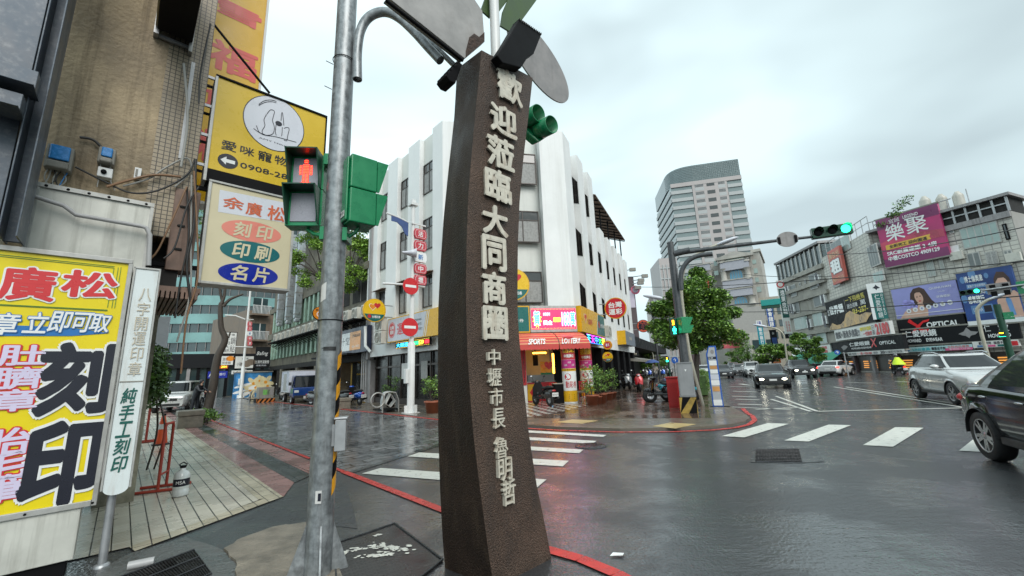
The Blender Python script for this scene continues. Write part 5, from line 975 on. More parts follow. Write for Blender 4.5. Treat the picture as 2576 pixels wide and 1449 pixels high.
if XR.n.dot(EYE-XR.o)<0:XR.n = -XR.n
rr = abs(XR.px(1576,775)[0]-XR.px(1521,775)[0])/2;round_sign('round_sign', 'red round sports lottery sign with four white characters on the right street side', XR,(1548,775), rr, M_AMB, M_HEART, red_deco, 0, -rr*1.5)
def small_red(b, fr, s, z, r, n):b.ell(fr, s, z, r*.7, r*.7, n+.006, M_HEART);b.text(fr, '運', s-r*.4, s, z-r*.3, z+r*.3, M_SWHT, n+.01, bold=.03);b.text(fr, '彩', s+.03, s+r*.42, z-r*.3, z+r*.3, M_SWHT, n+.01, bold=.03)
round_sign('round_sign', 'small orange rimmed round sign with red centre under the LED strip', XR,(1528,868), rr*.42, M_ORG, M_AMB, small_red)
round_sign('round_sign', 'small yellow and teal round heart sign lowest under the LED strip', XR,(1528,898), rr*.46, M_AMB, MATS['sign_yellow'], lot_deco)
XT = Fr(RS.p(RE+2.2,1.2,0),(RS.n.x,RS.n.y));XT.n = XR.n.copy()
def turtle(b, fr, s, z, r, n):b.text(fr, '龜', s-r*.72, s+r*.72, z-r*.62, z+r*.7, M_SBLK, n+.008, bold=.02)
rr = abs(XT.px(1635,820)[0]-XT.px(1602,820)[0])/2;round_sign('round_sign', 'round orange red sign with one black character hanging past the white building', XT,(1618,820), rr, M_BLK, mat('vermilion',(.62,.10,.05),.4,var=.08), turtle, 0, -rr*2.2)
XO = Fr(WL.p(WL.px(796,788,1)[0],1.2,0), CD);rr = abs(XO.px(818,788)[0]-XO.px(784,788)[0])*.52
def orange_d(b, fr, s, z, r, n):b.text(fr, 'BIAN', s-r*.5, s+r*.4, z+r*.35, z+r*.62, M_SBLK, n+.008, bold=.02);b.ell(fr, s, z-.15*r, .42*r, .42*r, n+.006, M_SWHT);b.ell(fr, s, z-.15*r, .30*r, .30*r, n+.009, M_ORG)
round_sign('round_sign', 'orange round shop sign with black rim partly behind the signal pole', XO,(804,788), rr, M_BLK, M_ORG, orange_d, 0, 1.0)
BF = WL.off(n=.30);(s0, z0), (s1, z1) = BF.px(*c4(612,665)), BF.px(*c4(1060,345));sr = min(s0, s1);sl = max(s0, s1);z1 = (BF.px(*c4(612,470))[1]+BF.px(*c4(1055,350))[1])/2;z0 = (BF.px(*c4(612,665))[1]+BF.px(*c4(1055,605))[1])/2
WLv = Fr(BF.p(sl,0,0), -WL.d);WLv.n = WL.n.copy();LW = sl-sr
M_LAVW = mat('pale_grey_sign',(.58,.60,.66), .3, var=.05)
th = thing('sports_lottery_sign', 'pale grey and amber sports lottery fascia sign on the left facade behind the white post', 'sign', WLv.p(1,0,z0))
b = MB();sp_ = LW*.80;b.box(WLv, 0, LW+.5, -.25, 0, z0, z1, M_AMB);b.poly(WLv,[(.05,z0+.05),(sp_-.35,z0+.05),(sp_,z1-.05),(.05,z1-.05)], .004, M_LAVW)
for d in(.06, .22):b.poly(WLv,[(sp_-.35+d,z0+.05),(sp_-.29+d,z0+.05),(sp_+.06+d,z1-.05),(sp_+d,z1-.05)], .006, M_SWHT)
hh = z1-z0;e = (.55,(z0+z1)/2);b.ell(WLv, e[0], e[1], hh*.30, hh*.33, .006, M_HEART);b.ell(WLv, e[0], e[1], hh*.27, hh*.30, .008, M_SWHT);b.ell(WLv, e[0], e[1], hh*.255, hh*.285, .010, M_HEART)
for ch, x, y in(('台',-.15,.02),('灣',.02,.02),('運',-.15,-.17),('彩',.02,-.17)):b.text(WLv, ch, e[0]+x*hh, e[0]+(x+.14)*hh, e[1]+y*hh, e[1]+(y+.15)*hh, M_SWHT, .012, bold=.03)
b.text(WLv, '運動彩', 1.15, 2.85, z0+hh*.25, z0+hh*.72, M_HEART, .006, bold=.02)
for i, tx in enumerate(('TAIWAN','SPORTS','LOTTERY')):b.text(WLv, tx, 3.0, 3.0+.11*len(tx), z0+hh*(.66-.18*i), z0+hh*(.75-.18*i), M_SBLK, .006, bold=.01)
b.build('panel', th)
q0, q1 = BF.px(*c4(685,725)), BF.px(*c4(985,622));a0 = sl-q0[0];a1 = sl-q1[0];zt = (BF.px(*c4(685,668))[1]+q1[1])/2;zb_ = (q0[1]+BF.px(*c4(985,680))[1])/2
th = thing('led_ticker', 'LED ticker with blue and green letters under the sports lottery fascia sign', 'led strip', WLv.p(a0,0,zb_));b = MB();b.box(WLv, a0, a1, -.12, .0, zb_, zt, M_BLK);hw = zt-zb_
for x in range(int((a1-a0)/.06)):
 for zz in(zb_+.02, zt-.02):b.ell(WLv, a0+.03+x*.06, zz, .014, .014, .003, M_LEDY if x%3 else M_LEDR, seg=5)
b.text(WLv, '大樂透', a0+.1, a0+(a1-a0)*.4, zb_+.06, zt-.06, M_LEDC, .003, bold=.03);b.box(WLv, a0+(a1-a0)*.45, a0+(a1-a0)*.70, .001, .003, zb_+.08, zt-.08, M_LEDG);b.text(WLv, '539', a0+(a1-a0)*.71, a0+(a1-a0)*.84, zb_+.07, zt-.07, M_LEDY, .003, bold=.03);b.box(WLv, a0+(a1-a0)*.87, a1-.05, .001, .003, zb_+.08, zt-.08, mat('led_red',(1,.02,.03),.4,var=0,emit=1.6));b.build('display', th)
SFv = Fr(WL.p(WL.px(*c4(205,700),.35)[0],.35,0), -WL.d);SFv.n = WL.n.copy();M_NAVD = mat('dark_navy_fascia',(.012,.018,.05), .35, var=.1)
q0, q1 = SFv.px(*c4(200,790)), SFv.px(*c4(438,510));z1 = SFv.px(*c4(300,545))[1];z0 = SFv.px(*c4(300,760))[1]
th = thing('snack_shop_sign', 'dark navy shop fascia with white and orange panel left of the white building', 'sign', SFv.p(1,0,z0));b = MB();b.box(SFv, -2.2, q1[0], -.3, 0, z0, z1, M_NAVD);h_ = z1-z0;pr = SFv.px(*c4(378,640))[0];pm = SFv.px(*c4(285,640))[0]
b.box(SFv, -1.8, pm, .001, .01, z0+.12*h_, z1-.15*h_, M_SWHT);b.box(SFv, pm+.003, pr, .001, .01, z0+.12*h_, z1-.15*h_, mat('peach_panel',(.75,.33,.09),.3,var=.05));b.text(SFv, '十堂', SFv.px(*c4(212,650))[0], pm-.02, z0+.35*h_, z1-.32*h_, M_SBLK, .013);b.text(SFv, '手作甜品專賣', pm+.4, pr-.08, z0+.62*h_, z0+.74*h_, M_SBLK, .013, outline=M_NAVD, ow=.0);b.text(SFv, '03-422', pm+.4, pr-.1, z0+.22*h_, z0+.30*h_, M_SWHT, .013);b.build('panel', th)
M_SHY = mat('lit_yellow_shop_wall',(.70,.40,.02), .5, var=.15);s0, s1 = SFv.px(*c4(205,900), -1.2)[0], SFv.px(*c4(495,900), -1.2)[0]
th = thing('snack_shop', 'yellow walled snack shop with a lit amber neon strip and dark doorway', 'shop', SFv.p(s0+1,-1.2,0));b = MB();b.box(SFv, s0-2.2, s1, -2.0, -1.75, .05, 2.9, M_SHY);b.box(SFv, s0+.9, s0+1.7, -1.74, -1.7, .05, 2.6, M_DARKIN);b.box(SFv, s0+1.75, s1-.25, -1.72, -1.68, .35, 2.55, M_GLS);b.text(SFv, 'BAN SHI TAN', s0+1.8, s1-.4, 1.72, 1.84, M_AMB, -1.67);b.build('wall', th)
b = MB();q = SFv.px(*c4(478,890), -1.6), SFv.px(*c4(478,1050), -1.6);z = q[1][1]
while z<q[0][1]:b.box(SFv, q[0][0]-.1+.05*sin(z*9), q[0][0]+.03+.05*sin(z*9), -1.62, -1.58, z, z+.13, M_WARM);z+=.17
b.build('neon_strip', th)
b = MB();b.box(SFv, s0-1, s1+.1, -.3, .6, z0-.12, z0-.02, M_BLK);b.build('awning_edge', th)
b = MB()
for s in(s1+.15, s1+.45, s1+.75):b.tube([SFv.p(s,-.35,.1),SFv.p(s,-.35,3.2)], .05, M_PVC, 8)
b.tube([SFv.p(q1[0]-.05,.1,z1-.1),SFv.p(q1[0]+.1,.12,z0+.3),SFv.p(q1[0]+.6,.0,z0-.1)], .09, M_WHT, 8);o = b.build('drain_pipes', None, SFv.p(s1+.4,-.35,0));tag(o, 'grey drain pipes on the column between snack shop and glass shopfront', 'pipes')
# ---- white no-entry post
WP = gp(1033, 1042);WPF = Fr(WP, CD);M_NOE = mat('no_entry_red',(.60,.015,.02), .3, var=.05);M_LAN = mat('lantern_red',(.55,.05,.07), .35, var=.1)
def street_post(P, fr, label, ulist, group='white lantern posts', entry=True, hgt=9.2, arm=True, texts='新中壢'):
 t = thing('lantern_post', label, 'post', P, group);b = MB();b.tube([P+V((0,0,z))for z in(0,.35,2.9,2.95)],[.19,.155,.155,.13], M_WHT, 16);b.tube([P+V((0,0,z))for z in(2.95,hgt)],[.105,.095], M_WHT, 14);b.box(fr, -.18, .18, -.18, .18, hgt, hgt+.12, M_WHT);b.box(fr, -.09, .09, -.09, .09, hgt+.12, hgt+.3, M_WHT);b.build('post', t)
 b = MB();b.box(fr, -.28, .28, -.28, .28, .05, .075, M_WHT)
 for i in range(4):a = pi/4+i*pi/2;b.box(Fr(P,(cos(a),sin(a))), .12, .3, -.012, .012, .076, .36, M_WHT)
 b.build('base_plate', t);b = MB();b.box(fr, -.3, -.16, -.1, .1, 1.25, 1.85, M_WHT);b.build('switch_box', t, bevel=.02)
 return t
wpt = street_post(WP, WPF, 'white steel post with two no entry discs in front of the glass shopfront', None)
for(u, v, du)in((1033,720,19),(1031,823,20.5)):
 e = WPF.px(u, v, .17);r = abs(WPF.px(u+du,v,.17)[0]-e[0]);b = MB();b.ell(WPF, e[0], e[1], r, r, .19, M_NOE, .165);b.box(WPF, e[0]-r*.7, e[0]+r*.7, .191, .195, e[1]-r*.15, e[1]+r*.15, M_SWHT);b.build('no_entry_disc', wpt)
q = WPF.px(963, 713, .1);b = MB();b.tube([WPF.p(q[0],.1,q[1]),WPF.p(0,.1,WPF.px(1033,716,.1)[1]),WPF.p(WPF.px(1068,722,.1)[0],.1,WPF.px(1068,722,.1)[1])], .05, M_WHT, 8);b.build('cross_arm', wpt)
def lanterns(fr, P, par, uu, vv, du, dv, n=.1):
 for i, (u, v)in enumerate(zip(uu,vv)):
  e = fr.px(u, v, n);w = abs(fr.px(u+du,v,n)[0]-e[0]);h = abs(fr.px(u,v-dv,n)[1]-e[1]);m = M_LAN if i!=2 else M_SWHT
  b = MB();pts = [(-w,-h*.45),(-w*.8,-h),(w*.8,-h),(w,-h*.45),(w,h*.45),(w*.8,h),(-w*.8,h),(-w,h*.45)];b.poly(fr,[(e[0]+x,e[1]+y)for x,y in pts], n+.08, m, n-.08);b.poly(fr,[(e[0]+x*.86,e[1]+y*.80)for x,y in pts], n+.082, M_SWHT);b.poly(fr,[(e[0]+x*.82,e[1]+y*.74)for x,y in pts], n+.084, m);b.text(fr, '活力新中壢'[i], e[0]-w*.4, e[0]+w*.4, e[1]-h*.55, e[1]+h*.55, M_SWHT if m is M_LAN else M_SBLU, n+.087, bold=.02);b.build('lantern', par)
 a, c = fr.px(uu[0], vv[0]-dv, n), fr.px(uu[-1], vv[-1]+dv, n);b = MB();b.box(fr, a[0]-.03, a[0]+.03, n-.02, n+.02, c[1], a[1]+.2, M_TAN);b.box(fr, -.1 if a[0]>0 else a[0]-.1, max(a[0]+.3,.1), n-.03, n+.03, a[1]+.2, a[1]+.26, M_WHT);b.build('lantern_rail', par)
lanterns(WPF, WP, wpt,[1056,1056,1056,1056,1056],[590,619,648,677,705], 15, 12)
b = MB();e0 = WPF.px(1040, 640, .15);b.lathe(WPF.p(e0[0]-.45,.2,e0[1]),(CD*.9+WPF.n*.45),[(.05,-.1),(.06,0),(.10,.25),(.22,.5),(.20,.5),(.08,.25)], M_LAVW, 18);b.tube([WPF.p(0,.1,e0[1]-.1),WPF.p(e0[0]-.4,.2,e0[1]-.05)], .025, M_STEEL, 6);b.build('loudspeaker', wpt)
b = MB();P = [WPF.px(*p,0)for p in((972,536),(1000,546),(1028,560))];b.tube([WPF.p(x,0,z)for x,z in P], .04, M_WHT, 8);b.build('lamp_arm', wpt)
b = MB();P = [WPF.px(*c1(x,y),0)for x, y in((165,750),(285,800),(283,905),(262,890),(240,840),(205,805),(165,795))];b.poly(WPF, P, .02, mat('blue_banner',(.05,.09,.24),.5,var=.15), -.02);b.build('blue_banner', wpt)
LP = gp(*c7(678,1312));LPF = Fr(LP, CD);lp2 = street_post(LP, LPF, 'white lantern post beside the mural box down the left street', None, hgt=11.5)
lanterns(LPF, LP, lp2,[c7(750,0)[0]]*5,[c7(0,y)[1]for y in(735,772,810,848,886)], c7(768,0)[0]-c7(750,0)[0], c7(0,752)[1]-c7(0,735)[1])
P = [LPF.px(*c7(x,y))for x, y in((560,668),(640,672),(715,700))];b = MB();b.tube([LPF.p(x,0,z)for x,z in P], .07, M_WHT, 6);b.build('lamp_arm', lp2);q = [LPF.px(*c7(x,y))for x, y in((585,908),(770,915))];b = MB();b.tube([LPF.p(x,.1,z)for x,z in q], .05, M_WHT, 6);b.build('cross_arm', lp2)
LP3 = gp(*c7(185,1200));
th = thing('white_post', 'tall plain white twin post left of the dark umbrella walker', 'post', LP3);b = MB()
for dx in(0, .45):b.tube([LP3+V((dx,0,0)),LP3+V((dx+.35,0,11))], .11, M_WHT, 8)
b.tube([LP3+V((-.6,0,9.2)),LP3+V((4.5,0,9.0))], .05, M_WHT, 6);b.build('post', th)
# ---- mural box, utility box, racks, crates, street bits
M_MUR = mat('mural_sky_blue',(.04,.22,.48), .4, var=.6, vs=1.2);M_PETAL = mat('mural_petal',(.72,.62,.36), .4, var=.2);M_PETC = mat('mural_orange',(.72,.30,.02), .4)
p0 = gp(*c7(640,1313));MF = facing(*c7(640,1313), p0 .to_2d().length, .12);MF.o = p0 .copy();p1 = MF.p(MF.px(*c7(908,1300))[0], 0, 0)
W_ = (p1-p0).length;hM = MF.px(*c7(690,1112))[1]
th = thing('mural_box', 'big box painted with blue sky and white frangipani flowers down the left street', 'painted box', p0);b = MB();b.box(MF, 0, W_, -2.4, 0, 0, hM, M_MUR);r8 = random.Random(8)
for i in range(8):
 x, z, r = W_*(.42+.07*i+r8 .uniform(-.02,.02)), hM*(.30+.42*(i*.618%1)), r8 .uniform(.5, .75)
 for k in range(5):a = k*2*pi/5+i;b.ell(MF, x+cos(a)*r*.55, z+sin(a)*r*.55, r*.5, r*.28, .003+.0008*i+.0001*k, M_PETAL, seg=12, rot=a)
 b.ell(MF, x, z, r*.22, r*.22, .004+.0008*i, M_PETC, seg=10)
for i in range(6):b.ell(MF, W_*r8 .uniform(.08,.5), hM*r8 .uniform(.1,.7), r8 .uniform(.3,.9), r8 .uniform(.06,.14), .003+.0005*i, M_SWHT, seg=16, rot=.25)
b.build('painted_sides', th);b = MB();b.box(MF, -.08, W_+.08, -2.5, .08, hM, hM+.10, M_GBOX);b.build('lid', th)
p0 = gp(*c7(800,1345));UF = Fr(p0, CD);u1 = UF.px(*c7(945,1340))[0];M_STRO = mat('orange_hazard_stripe',(.50,.16,.03), .5, var=.2)
def striped_base(par, fr, s0, s1, n0, n1, z1, ma, mb_, step=.3, name='striped_base'):
 b = MB();b.box(fr, s0, s1, n0, n1, 0, z1, mb_);s = s0-z1
 while s<s1:
  P = [(max(s0,min(s1,s+x)),y)for x, y in((0,.005),(step*.5,.005),(step*.5+z1*.7,z1-.005),(z1*.7,z1-.005))];b.poly(fr, P, n1+.004, ma);s+=step
 b.build(name, par)
th = thing('utility_box', 'grey utility box with posters on an orange and black striped plinth near the blue truck', 'utility box', p0);striped_base(th, UF, 0, u1, -.9, 0, .28, M_STRO, M_BLK);zt = UF.px(*c7(870,1222))[1];b = MB();b.box(UF, .12, u1-.1, -.8, -.06, .281, zt, M_GBOX);b.build('cabinet', th, bevel=.02);b = MB();b.box(UF, .2+.2, .2+.62, -.06, -.05, .55, zt-.2, mat('poster_lime',(.16,.42,.10),.5,var=.3,vs=9));b.box(UF, u1*.55, u1*.55+.42, -.06, -.05, .5, zt-.2, M_GREYD);b.build('posters', th)
def bike_rack(p, fr, label, n=6, w=1.0, h=.85):
 t = thing('bike_rack', label, 'bicycle rack', p);
 for i in range(n):
  o = -i*.16;b = MB();b.tube([fr.p(.0+i*.06,o,.0),fr.p(.0+i*.06,o,h*.55),fr.p(.1+i*.06,o,h*.95),fr.p(.3+i*.06,o,h),fr.p(.6+i*.06,o,h*.95),fr.p(.75+i*.06,o,h*.55),fr.p(.75+i*.06,o,0)], .028, M_STEEL if i%2 else M_ALU, 8)
  b.tube([fr.p(.15+i*.06,o,.35),fr.p(.37+i*.06,o,h*.9),fr.p(.6+i*.06,o,.45),fr.p(.37+i*.06,o,.2),fr.p(.15+i*.06,o,.35)], .02, M_ALU, 6);b.build('hoop', t)
 b = MB();P = [fr.p(-.25+.30*cos(a),.05,.55+.30*sin(a))for a in[2*pi*i/20 for i in range(21)]];b.tube(P, .03, M_ALU, 8);b.build('ring', t);b = MB();b.box(fr, 0, .9, -.95, .0, .08, .12, M_BLK);b.build('ground_rail', t)
p = gp(*c4(570,1295));bike_rack(p+V((0,0,.05)), Fr(p+V((0,0,.05)),CD), 'row of bent steel bicycle hoops beside the white no entry post')
p = gp(*c7(745,1330));bike_rack(p, Fr(p,CD), 'small row of steel bicycle hoops between mural box and utility box', 4)
p = gp(*c7(560,1295));t = thing('plastic_crate', 'dark blue plastic crates on the road in front of the mural box', 'crate', p);b = MB();f = Fr(p, CD);b.box(f, -.9, .9, -.5, 0, 0, .75, M_NAVY);
for z in(.24, .5):b.box(f, -.92, .92, -.52, .02, z, z+.05, M_NAVD)
b.build('shell', t)
def block(p, fr, label, w, d, h):t = thing('concrete_planter', label, 'planter', p);b = MB();b.box(fr, -w/2, w/2, -d, 0, 0, h*.68, M_CONC);b.build('base', t, bevel=.02);b = MB();b.box(fr, -w/2-.03, w/2+.03, -d-.03, .03, h*.685, h, M_CONC);b.build('cap', t, bevel=.03)
p = gp(478, 1077);block(p, Fr(p,CD), 'low square concrete block on the pavement beside the leaning street tree', .75, .7, .62)
p = gp(*c4(215,1252));block(p+V((0,0,.05)), Fr(p,CD), 'low concrete planter in front of the snack shop', .9, .6, .55)
# ---- far end of the left street: glass building and shop boards
M_TGL = mat('teal_spandrel_glass',(.17,.33,.32), .15, .1, var=.45, vs=.15, spec=.8);M_DGL = mat('dark_ribbon_glass',(.035,.06,.065), .06, var=.5, vs=.35, spec=.9)
tb = thing('glass_office_building', 'rounded teal glass office building closing the left street', 'building', atd(520,930,84));
C0 = atd(560, 930, 100);C0 .z = 0;FL = 3.1
def arc(r, z, n=36, a0=-2.9, a1=.1):return[V((C0 .x+r*cos(a0+(a1-a0)*i/n),C0 .y+.8*r*sin(a0+(a1-a0)*i/n),z))for i in range(n+1)]
b = MB();b2 = MB()
for fl in range(14):
 z = 5+fl*FL;A, B_ = arc(20, z), arc(20, z+FL*.52);A2, B2 = arc(19.7, z+FL*.52), arc(19.7, z+FL)
 n = len(A)-1;b.add(A+B_,[(i,i+1,n+2+i,n+1+i)for i in range(n)], M_TGL);b.add(arc(19.7,z+FL*.52)+B_,[(i,i+1,n+2+i,n+1+i)for i in range(n)], M_WHT)
 for q, m in((b2,M_DGL), ):q.add(A2+B2,[(i,i+1,n+2+i,n+1+i)for i in range(n)], m)
 b.add(arc(19.7,z)+A,[(i,i+1,n+2+i,n+1+i)for i in range(n)], M_TGL)
b.build('spandrel_bands', tb)
for q in arc(19.85, 5, 44):b2 .tube([q,q+V((0,0,41))], .07, M_GREYD, 4)
b2 .build('ribbon_windows', tb)
b = MB();A, B_ = arc(19.5, 0), arc(19.5, 5);n = len(A)-1;b.add(A+B_,[(i,i+1,n+2+i,n+1+i)for i in range(n)], M_DARKIN);A = arc(19.9, 46.3);b.add(A,[tuple(range(len(A)))], M_GBOX);b.build('ground_floor', tb)
M_BRB = mat('brown_tiled_facade',(.20,.15,.11), .6, var=.25, streak=.4)
FB = facing(650, 930, 58, .35);s0, z1 = FB.px(*c7(728,640));s1, _ = FB.px(*c7(925,640));bb = thing('brown_apartment_house', 'brown tiled house with railed balconies behind the lantern post', 'building', FB.p((s0+s1)/2,0,0));b = MB();b.box(FB, s0, s1+1, -12, 0, 0, z1+.2, M_BRB);b.build('wall', bb)
for z in(6.5, 9.6):
 b = MB();b.box(FB, s0+.6, s1-.6, .001, .03, z, z+1.9, M_DGL);b.box(FB, s0+1.5, s0+1.6, .03, .05, z, z+1.9, M_WHT);b.box(FB, s0+3, s0+3.1, .03, .05, z, z+1.9, M_WHT);b.build('window', bb);b = MB();b.box(FB, s0+.3, s1-.5, 0, .9, z-.3, z-.1, M_BRB);b.build('balcony', bb);b = MB()
 for i in range(14):x = s0+.35+i*(s1-s0-.9)/13;b.box(FB, x, x+.04, .84, .88, z-.1, z+.85, M_WHT)
 b.box(FB, s0+.3, s1-.5, .83, .89, z+.851, z+.9, M_WHT);b.build('railing', bb)
FD = facing(640, 950, 50, .1);M_BLKS = mat('black_sign_face',(.010,.011,.013), .6, var=.1, spec=.2);M_WSG = mat('white_sign_face',(.70,.70,.67), .35, var=.06);M_ORS = mat('orange_red_sign',(.65,.14,.02), .35, var=.06)
board('vertical_sign', 'white vertical sign with black noodle shop characters behind the leaning tree', FD, c7(556,800), c7(636,962), M_WSG,[('牛肉大餅',.1,.5,.04,.78,M_SBLK,{'vert':True}),('鍋貼',.56,.95,.04,.78,M_SBLK,{'vert':True}),('石一鍋',.15,.85,.84,.94,M_SBLK)], rim=M_BLK, rimw=.05)
board('shop_sign', 'white soup dumpling sign above an orange strip, right of the leaning tree', FD, c7(534,982), c7(620,1050), M_WSG,[('湯包',.1,.55,.45,.8,M_SBLK),('排骨麵',.1,.8,.1,.36,M_SBLK)], extra=lambda b, f, s0, s1, z0, z1:b.ell(f,s0+.75*(s1-s0),z0+.7*(z1-z0),.35,.25,.006,M_ORG), rim=M_BLK, rimw=.05)
board('shop_sign', 'small orange 24h strip under the soup dumpling sign', FD, c7(520,1052), c7(582,1078), M_ORS,[('24H',.2,.8,.2,.8,M_LEDY)])
board('shop_sign', 'white little dumpling sign with brown bowls behind the lantern post', FD, c7(642,985), c7(775,1075), M_WSG,[('小籠包',.1,.5,.2,.5,M_SBLK),('石一鍋',.35,.7,.72,.88,M_SBLK)], extra=lambda b, f, s0, s1, z0, z1:[b.ell(f,s0+x*(s1-s0),z0+y*(z1-z0),.42,.32,.006+.002*k,M_BRB)for k,(x,y)in enumerate(((.62,.35),(.85,.5)))], rim=M_BLK, rimw=.06)
board('shop_sign', 'black sports shop sign with white script above the mural box', FD, c7(800,912), c7(898,1072), M_BLKS,[('Bafing',.05,.8,.55,.78,M_SWHT,{'shear':.25}),('比鄰所運動館',.05,.98,.2,.36,M_SWHT),('運動用品',.1,.8,.08,.15,M_GREYW)])
board('shop_sign', 'blue shop fascia with white lettering under the glass building', FD, c7(430,1102), c7(576,1150), M_NAVY,[('A',.05,.25,.2,.85,M_SWHT),('機車行',.4,.9,.35,.75,M_SWHT)])
board('shop_sign', 'dark lit fascia with pale blue lettering right of the mural box', FD, c7(780,1088), c7(925,1135), M_BLKS,[('Bafing運動館',.05,.95,.3,.75,mat('lit_blue_letters',(.25,.5,.9),.4,var=0,emit=.9))])
board('shop_sign', 'cream fascia with small dark characters above the mural box', FD, c7(612,1095), c7(770,1118), M_WSG,[('石一鍋',.05,.3,.2,.8,M_SBLK),('牛肉湯包大王',.5,.95,.2,.8,M_SBLK)])
b = MB();FE = facing(520, 950, 56, 0);s0 = FE.px(*c7(60,1150))[0];s1 = FE.px(*c7(960,1150))[0];b.box(FE, s0-3, s1, -3, -.5, 0, 4.6, M_DGL)
for i in range(16):b.box(FE, s0-3+i*(s1-s0+3)/16, s0-2.7+i*(s1-s0+3)/16, -.5, -.35, 0, 4.6, M_BLK if i%3 else M_PILA)
b.box(FE, s0-3, s1, -.5, -.2, 3.2, 4.7, M_BLKS);o = b.build('shop_row', None, FE.p(s0,0,0));tag(o, 'dark row of shop fronts below the glass building at the end of the left street', 'shop row')
FG = facing(380, 1000, 16, -.2);board('hanging_board', 'pale grey hanging board with small dark characters behind the narrow white sign', FG,(372,795),(414,905), M_LAVW,[('原木',.15,.85,.08,.22,M_SBLK)], thick=.08)
b = MB();SP = gp(*c7(375,1210));f = Fr(SP, CD);t = thing('street_name_sign', 'green street name sign on a slim pole before the glass building', 'sign', SP);b.tube([SP,SP+V((0,0,f.px(*c7(380,1010))[1]))], .06, M_GBOX, 6);b.build('pole', t);(s0, z1), (s1, z0) = f.px(*c7(352,1010), .1), f.px(*c7(418,1048), .1);b = MB();b.box(f, s0, s1, .06, .1, z0, z1, M_SGREEN);b.text(f, '中正路', s0+.1, s1-.1, z0+.3, z1-.1, M_SWHT, .104);b.build('plate', t);e = f.px(*c7(405,975), .1);b = MB();b.ell(f, e[0], e[1], .42, .42, .1, M_LAVW, .06);b.build('round_plate', t)
b = MB();SP = gp(*c7(238,1215));t = thing('traffic_light', 'small far traffic light showing red under the glass building', 'traffic light', SP);e = Fr(SP, CD).px(*c7(238,1165));b.tube([SP,SP+V((0,0,e[1]+.6))], .05, M_GBOX, 6);b.build('pole', t);b = MB();f = Fr(SP, CD);b.box(f, -.4, .4, .0, .2, e[1]-.2, e[1]+.2, M_BLK);b.build('housing', t);b = MB();b.ell(f, -.15, e[1], .15, .15, .203, M_RLED);b.build('lamp', t)
# ---- right hand pavement
c8 = lambda x, y:((2450+x/2.416)/1.5652,(1050+y/2.416)/1.5652);c9 = lambda x, y:((2540+x/2.415)/1.5652,(600+y/2.415)/1.5652);c10 = lambda x, y:((3024+x/2.4147)/1.5652,(600+y/2.4147)/1.5652)
M_POLED = mat('dark_grey_pole',(.07,.075,.08), .4, .4, var=.3, vs=10, streak=.4, scol=(.16,.16,.16));M_LAMPP = mat('cream_lamp_post',(.42,.40,.32), .4, var=.15)
M_CABG2 = mat('grey_cabinet_paint',(.27,.28,.29), .4, var=.12, streak=.2)
PP = atd(1733, 1000, 15.9);PP.z = 0;PF = Fr(PP, V((PP.y,-PP.x,0)))
if PF.n.dot(EYE-PP)<0:PF.n = -PF.n
ztop = PF.px(1688, 612)[1]
mp2 = thing('signal_mast', 'dark grey mast with a long arm holding a green traffic light over the road', 'signal mast', PP)
b = MB();b.tube([PP,PP+V((0,0,1.0)),PP+V((0,0,ztop))],[.17,.155,.115], M_POLED, 16);b.lathe(PP+V((0,0,ztop)),(0,0,1),[(.125,0),(.11,.05),(0,.07)], M_POLED, 16);b.build('pole', mp2)
AP = [PF.px(*p)for p in((1699,638),(1800,624),(1950,606),(2060,594))];b = MB();b.tube([PF.p(s,0,z)for s,z in AP],[.085,.075,.055,.045], M_POLED, 12);b.tube([PF.p(AP[0][0]-.05,0,AP[0][1]),PF.p(AP[0][0]+.5,0,AP[0][1]+.06)], .12, M_POLED, 12);b.build('arm', mp2)
b = MB();b.tube(smooth([PF.p(*(lambda q:(q[0],.16,q[1]))(PF.px(*c9(x,y),.16)))for x,y in((345,1310),(340,1220),(348,1130),(385,1060),(440,1010),(520,980),(640,965))]), .085, M_POLED, 12);b.build('curved_brace', mp2)
def traffic_lamp(name, label, fr, pts, r, lit, order, n=.1, grp=None):
 E = [fr.px(*p,n)for p in pts];t = thing(name, label, 'traffic light', fr.p(E[1][0],n,E[1][1]-r*1.3), grp);b = MB();d = V((E[2][0]-E[0][0],0,E[2][1]-E[0][1]));L_ = d.length/2;al = d.normalized()
 def q(a, c):return(E[1][0]+al.x*a-al.z*c, E[1][1]+al.z*a+al.x*c)
 b.poly(fr,[q(-L_-r*1.25,-r*1.25),q(L_+r*1.25,-r*1.25),q(L_+r*1.25,r*1.25),q(-L_-r*1.25,r*1.25)], n, M_SGRND, n-.22);b.build('housing', t, bevel=.015)
 for i, e in enumerate(E):
  b = MB();c = fr.p(e[0], n+.003, e[1]);b.lathe(c, fr.n,[(r*.92,.0),(r*.6,.03),(0,.04)], lit if i==order else M_BLK, 20);b.build('lens', t)
  b = MB();P = [];K = 16
  for j in range(K+1):a = -.35+(pi+.7)*j/K;P+=[fr.p(e[0]+r*1.05*cos(a),n,e[1]+r*1.05*sin(a)), fr.p(e[0]+r*1.05*cos(a),n+r*(.6+.9*max(0,sin(a))),e[1]+r*1.05*sin(a))]
  b.add(P,[(2*j,2*j+2,2*j+3,2*j+1)for j in range(K)], M_SGRND if i!=order else mat('glow_tinted_visor',(.004,.16,.075),.3,var=.1), True);b.build('visor', t)  # visor round the lit lens has the lamp's glow put into its green
 return t
M_GLIT = mat('green_signal_lamp',(.02,1,.45), .4, var=0, emit=5.5)
r = abs(PF.px(*c10(530,760))[0]-PF.px(*c10(420,760))[0])/2*.9
traffic_lamp('traffic_light', 'large horizontal traffic light with lit green lamp at the end of the long arm', PF,[c10(475,762),c10(610,742),c10(738,724)], r, M_GLIT, 2)
